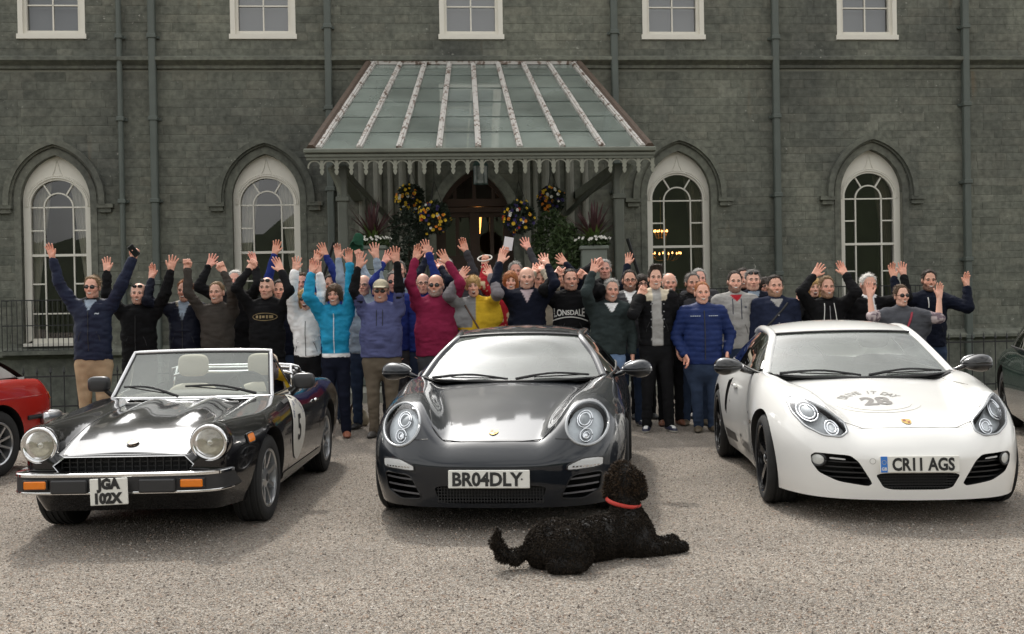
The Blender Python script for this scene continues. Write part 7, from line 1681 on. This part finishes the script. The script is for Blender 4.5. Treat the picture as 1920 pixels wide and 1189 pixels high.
F = Field((-.14, -.26, -.06), (.14, .16, .16), .007); F.ell((0, .0, .0), (.095, .112, .105), 0).ell((0, 0, -.012), (.088, .105, .10), .004, '-').half((0, 0, -1), 0.0); F.cap((0, -.10, .012), (0, -.17, .004), .065, .055, .01, (1.2, 1, .14)); v, f = F.mesh(); mk('cap_shell', v, f, plain('cap_green', (.02, .11, .06), .8, .2), o, smooth=True)
MB().box((-.03, -.118, .03), (.03, -.10, .07)).build('cap_badge', plain('badge_pale', (.55, .6, .62), .6), o)
q = ground(671, 799); bg_ = thing('handbag', 'cream shoulder bag with brown strap standing on the gravel', 'bag', q)
F = Field((-.17, -.11, -.01), (.17, .11, .27), .009); F.cap((-.07, 0, .07), (.07, 0, .07), .075, None, .03, (1, .8, 1)); F.cap((-.04, 0, .17), (.05, 0, .17), .05, None, .05, (1, .7, 1)); F.half((0, 0, -1), -.002); v, f = F.mesh(); v = v + normals(v, f) * (.006 * vnoise(v, 16, 3))[:, None]; mk('bag_body', v, f, plain('cream_canvas', (.50, .43, .30), .8, .12, 20), bg_, smooth=True)
mk('strap', *tube(crom([(-.10, -.03, .10), (-.06, -.06, .26), (.0, -.05, .34), (.04, -.06, .2), (.05, -.085, .1)], 20), .016, 6, sq=(1, .3)), plain('brown_strap', (.09, .045, .025), .6), bg_, smooth=True)
# ------------------------------------------------------------------ the dog lying on the gravel
dO = ground(1100, 1058); dog = thing('dog', 'curly black dog lying on the gravel, looking at the grey coupe, red collar', 'dog', dO)
A_ = lambda x, y, d: at(x, y, d) - dO
F = Field((-.75, -.55, -.02), (.75, .75, .75), .010)
F.ell(A_(1032, 1026, 6.24), (.138, .155, .142), .05); F.cap(A_(1045, 1020, 6.28), A_(1110, 1017, 6.38), .128, .118, .05); F.cap(A_(1110, 1012, 6.40), A_(1180, 1004, 6.52), .118, .132, .05)
F.ell(A_(1190, 1010, 6.50), (.10, .12, .14), .05); F.cap(A_(1178, 985, 6.54), A_(1170, 935, 6.60), .105, .074, .05)
F.ell(A_(1170, 903, 6.62), (.084, .098, .088), .04); F.ell(A_(1168, 890, 6.62), (.075, .082, .070), .03); F.cap(A_(1176, 910, 6.68), A_(1184, 916, 6.82), .060, .045, .03)
for ex_ in (1143, 1199): F.cap(A_(ex_, 893, 6.62), A_(ex_ + (3 if ex_ > 1170 else -2), 925, 6.62), .026, .036, .015, (.8, 1, 1))
F.ell(A_(1066, 1032, 6.12), (.125, .085, .115), .04); F.cap(A_(1090, 1050, 6.10), A_(1045, 1060, 6.06), .055, .045, .03); F.cap(A_(1040, 1062, 6.04), A_(1085, 1064, 6.02), .036, .03, .02)
F.cap(A_(1197, 1022, 6.42), A_(1232, 1030, 6.46), .062, .046, .03); F.cap(A_(1232, 1030, 6.46), A_(1268, 1025, 6.50), .045, .036, .02); F.cap(A_(1266, 1025, 6.50), A_(1281, 1023, 6.52), .036, .030, .02)
F.cap(A_(1197, 1018, 6.70), A_(1235, 1020, 6.74), .055, .042, .03); F.cap(A_(1235, 1020, 6.74), A_(1262, 1014, 6.8), .042, .034, .02)
for a, b, r0, r1 in (((1000, 1028, 6.2), (968, 1045, 6.16), .038, .030), ((968, 1045, 6.16), (943, 1040, 6.15), .030, .028), ((943, 1040, 6.15), (931, 1017, 6.15), .027, .020), ((931, 1017, 6.15), (937, 994, 6.15), .024, .010)): F.cap(A_(*a), A_(*b), r0, r1, .02)
F.half((0, 0, -1), -.004); v, q = F.mesh(); nn = normals(v, q)
if np.mean(np.sum(nn * (v - v.mean(0)), 1)) < 0: nn = -nn
v = v + nn * (.006 * vnoise(v, 22, 1))[:, None]
dcol = np.array([.010, .009, .0085]) * np.ones((len(v), 1)); mk('body', v, q, attr_mat('dog_skin', .8), dog, smooth=True, col=dcol)
n_ = 52000; ix = rng.integers(0, len(q), n_); w4 = rng.random((n_, 4)) + .05; w4 /= w4.sum(1)[:, None]; P = (v[q[ix]] * w4[..., None]).sum(1); Nn = (nn[q[ix]] * w4[..., None]).sum(1); Nn /= np.linalg.norm(Nn, axis=1)[:, None]
fl_ = np.stack([vnoise(P, 14, 5), vnoise(P, 14, 6), vnoise(P, 14, 7)], 1) * .9 + np.array([-.25, -.1, -.45]); dr_ = Nn * .75 + fl_ + rng.normal(size=P.shape) * .22; dr_ /= np.linalg.norm(dr_, axis=1)[:, None]
head_m = (P[:, 2] > .34); L_ = .011 + .010 * rng.random(n_) + .012 * head_m * rng.random(n_); tail_m = P[:, 0] < A_(985, 1030, 6.2)[0]; L_ = L_ + .012 * tail_m
sd3 = np.cross(dr_, rng.normal(size=P.shape)); sd3 /= np.linalg.norm(sd3, axis=1)[:, None]; cu = np.cross(dr_, sd3); W3 = .0026
v3 = np.stack([P - sd3 * W3, P + sd3 * W3, P + dr_ * L_[:, None] * .55 + sd3 * W3 * .9 + cu * L_[:, None] * .18, P + dr_ * L_[:, None] * .55 - sd3 * W3 * .9 + cu * L_[:, None] * .18, P + dr_ * L_[:, None] * .85 + cu * L_[:, None] * .5], 1)
v3[..., 2] = np.maximum(v3[..., 2], .002)
f3 = []; b0 = np.arange(n_) * 5; f4 = np.stack([b0, b0 + 1, b0 + 2, b0 + 3], 1).tolist() + np.stack([b0 + 3, b0 + 2, b0 + 4], 1).tolist()
tip = np.array([.042, .033, .025]) * (0.5 + rng.random((n_, 1))) + np.array([.05, .028, .014]) * (head_m[:, None] * (rng.random((n_, 1)) > .5)); cc3 = np.repeat(np.array([[.010, .009, .0085]]), n_ * 5, 0).reshape(n_, 5, 3); cc3[:, 4] = tip; cc3[:, 2:4] = tip[:, None] * .6  # brownish tips, tone raised to paint in sun highlights on the fur
o = mk('fur', v3.reshape(-1, 3), f4, attr_mat('dog_fur', .75, spec=.12), dog, col=cc3.reshape(-1, 3)); tag(o, kind='stuff')
c0 = A_(1169, 941, 6.585); a = np.linspace(0, 2 * math.pi, 33); ux = np.array([1, 0, -.20]); uy = np.array([0, 1, .10]); P = [c0 + ux * .100 * math.cos(t) + uy * .100 * math.sin(t) for t in a]
v, f = tube(P, .0125, 8, sq=(.5, 1)); mk('collar', v, f, plain('red_webbing', (.42, .03, .018), .7, .15, 60), dog, smooth=True)
MB().lathe([(.001, -.003), (.018, -.003), (.018, .003), (.001, .003)], tuple(c0 + ux * .100 * .98 + [0, -.03, -.03]), 'y', 14).build('collar_tag', plain('tag_steel', (.6, .6, .62), .25, 0, metal=1.0), dog)
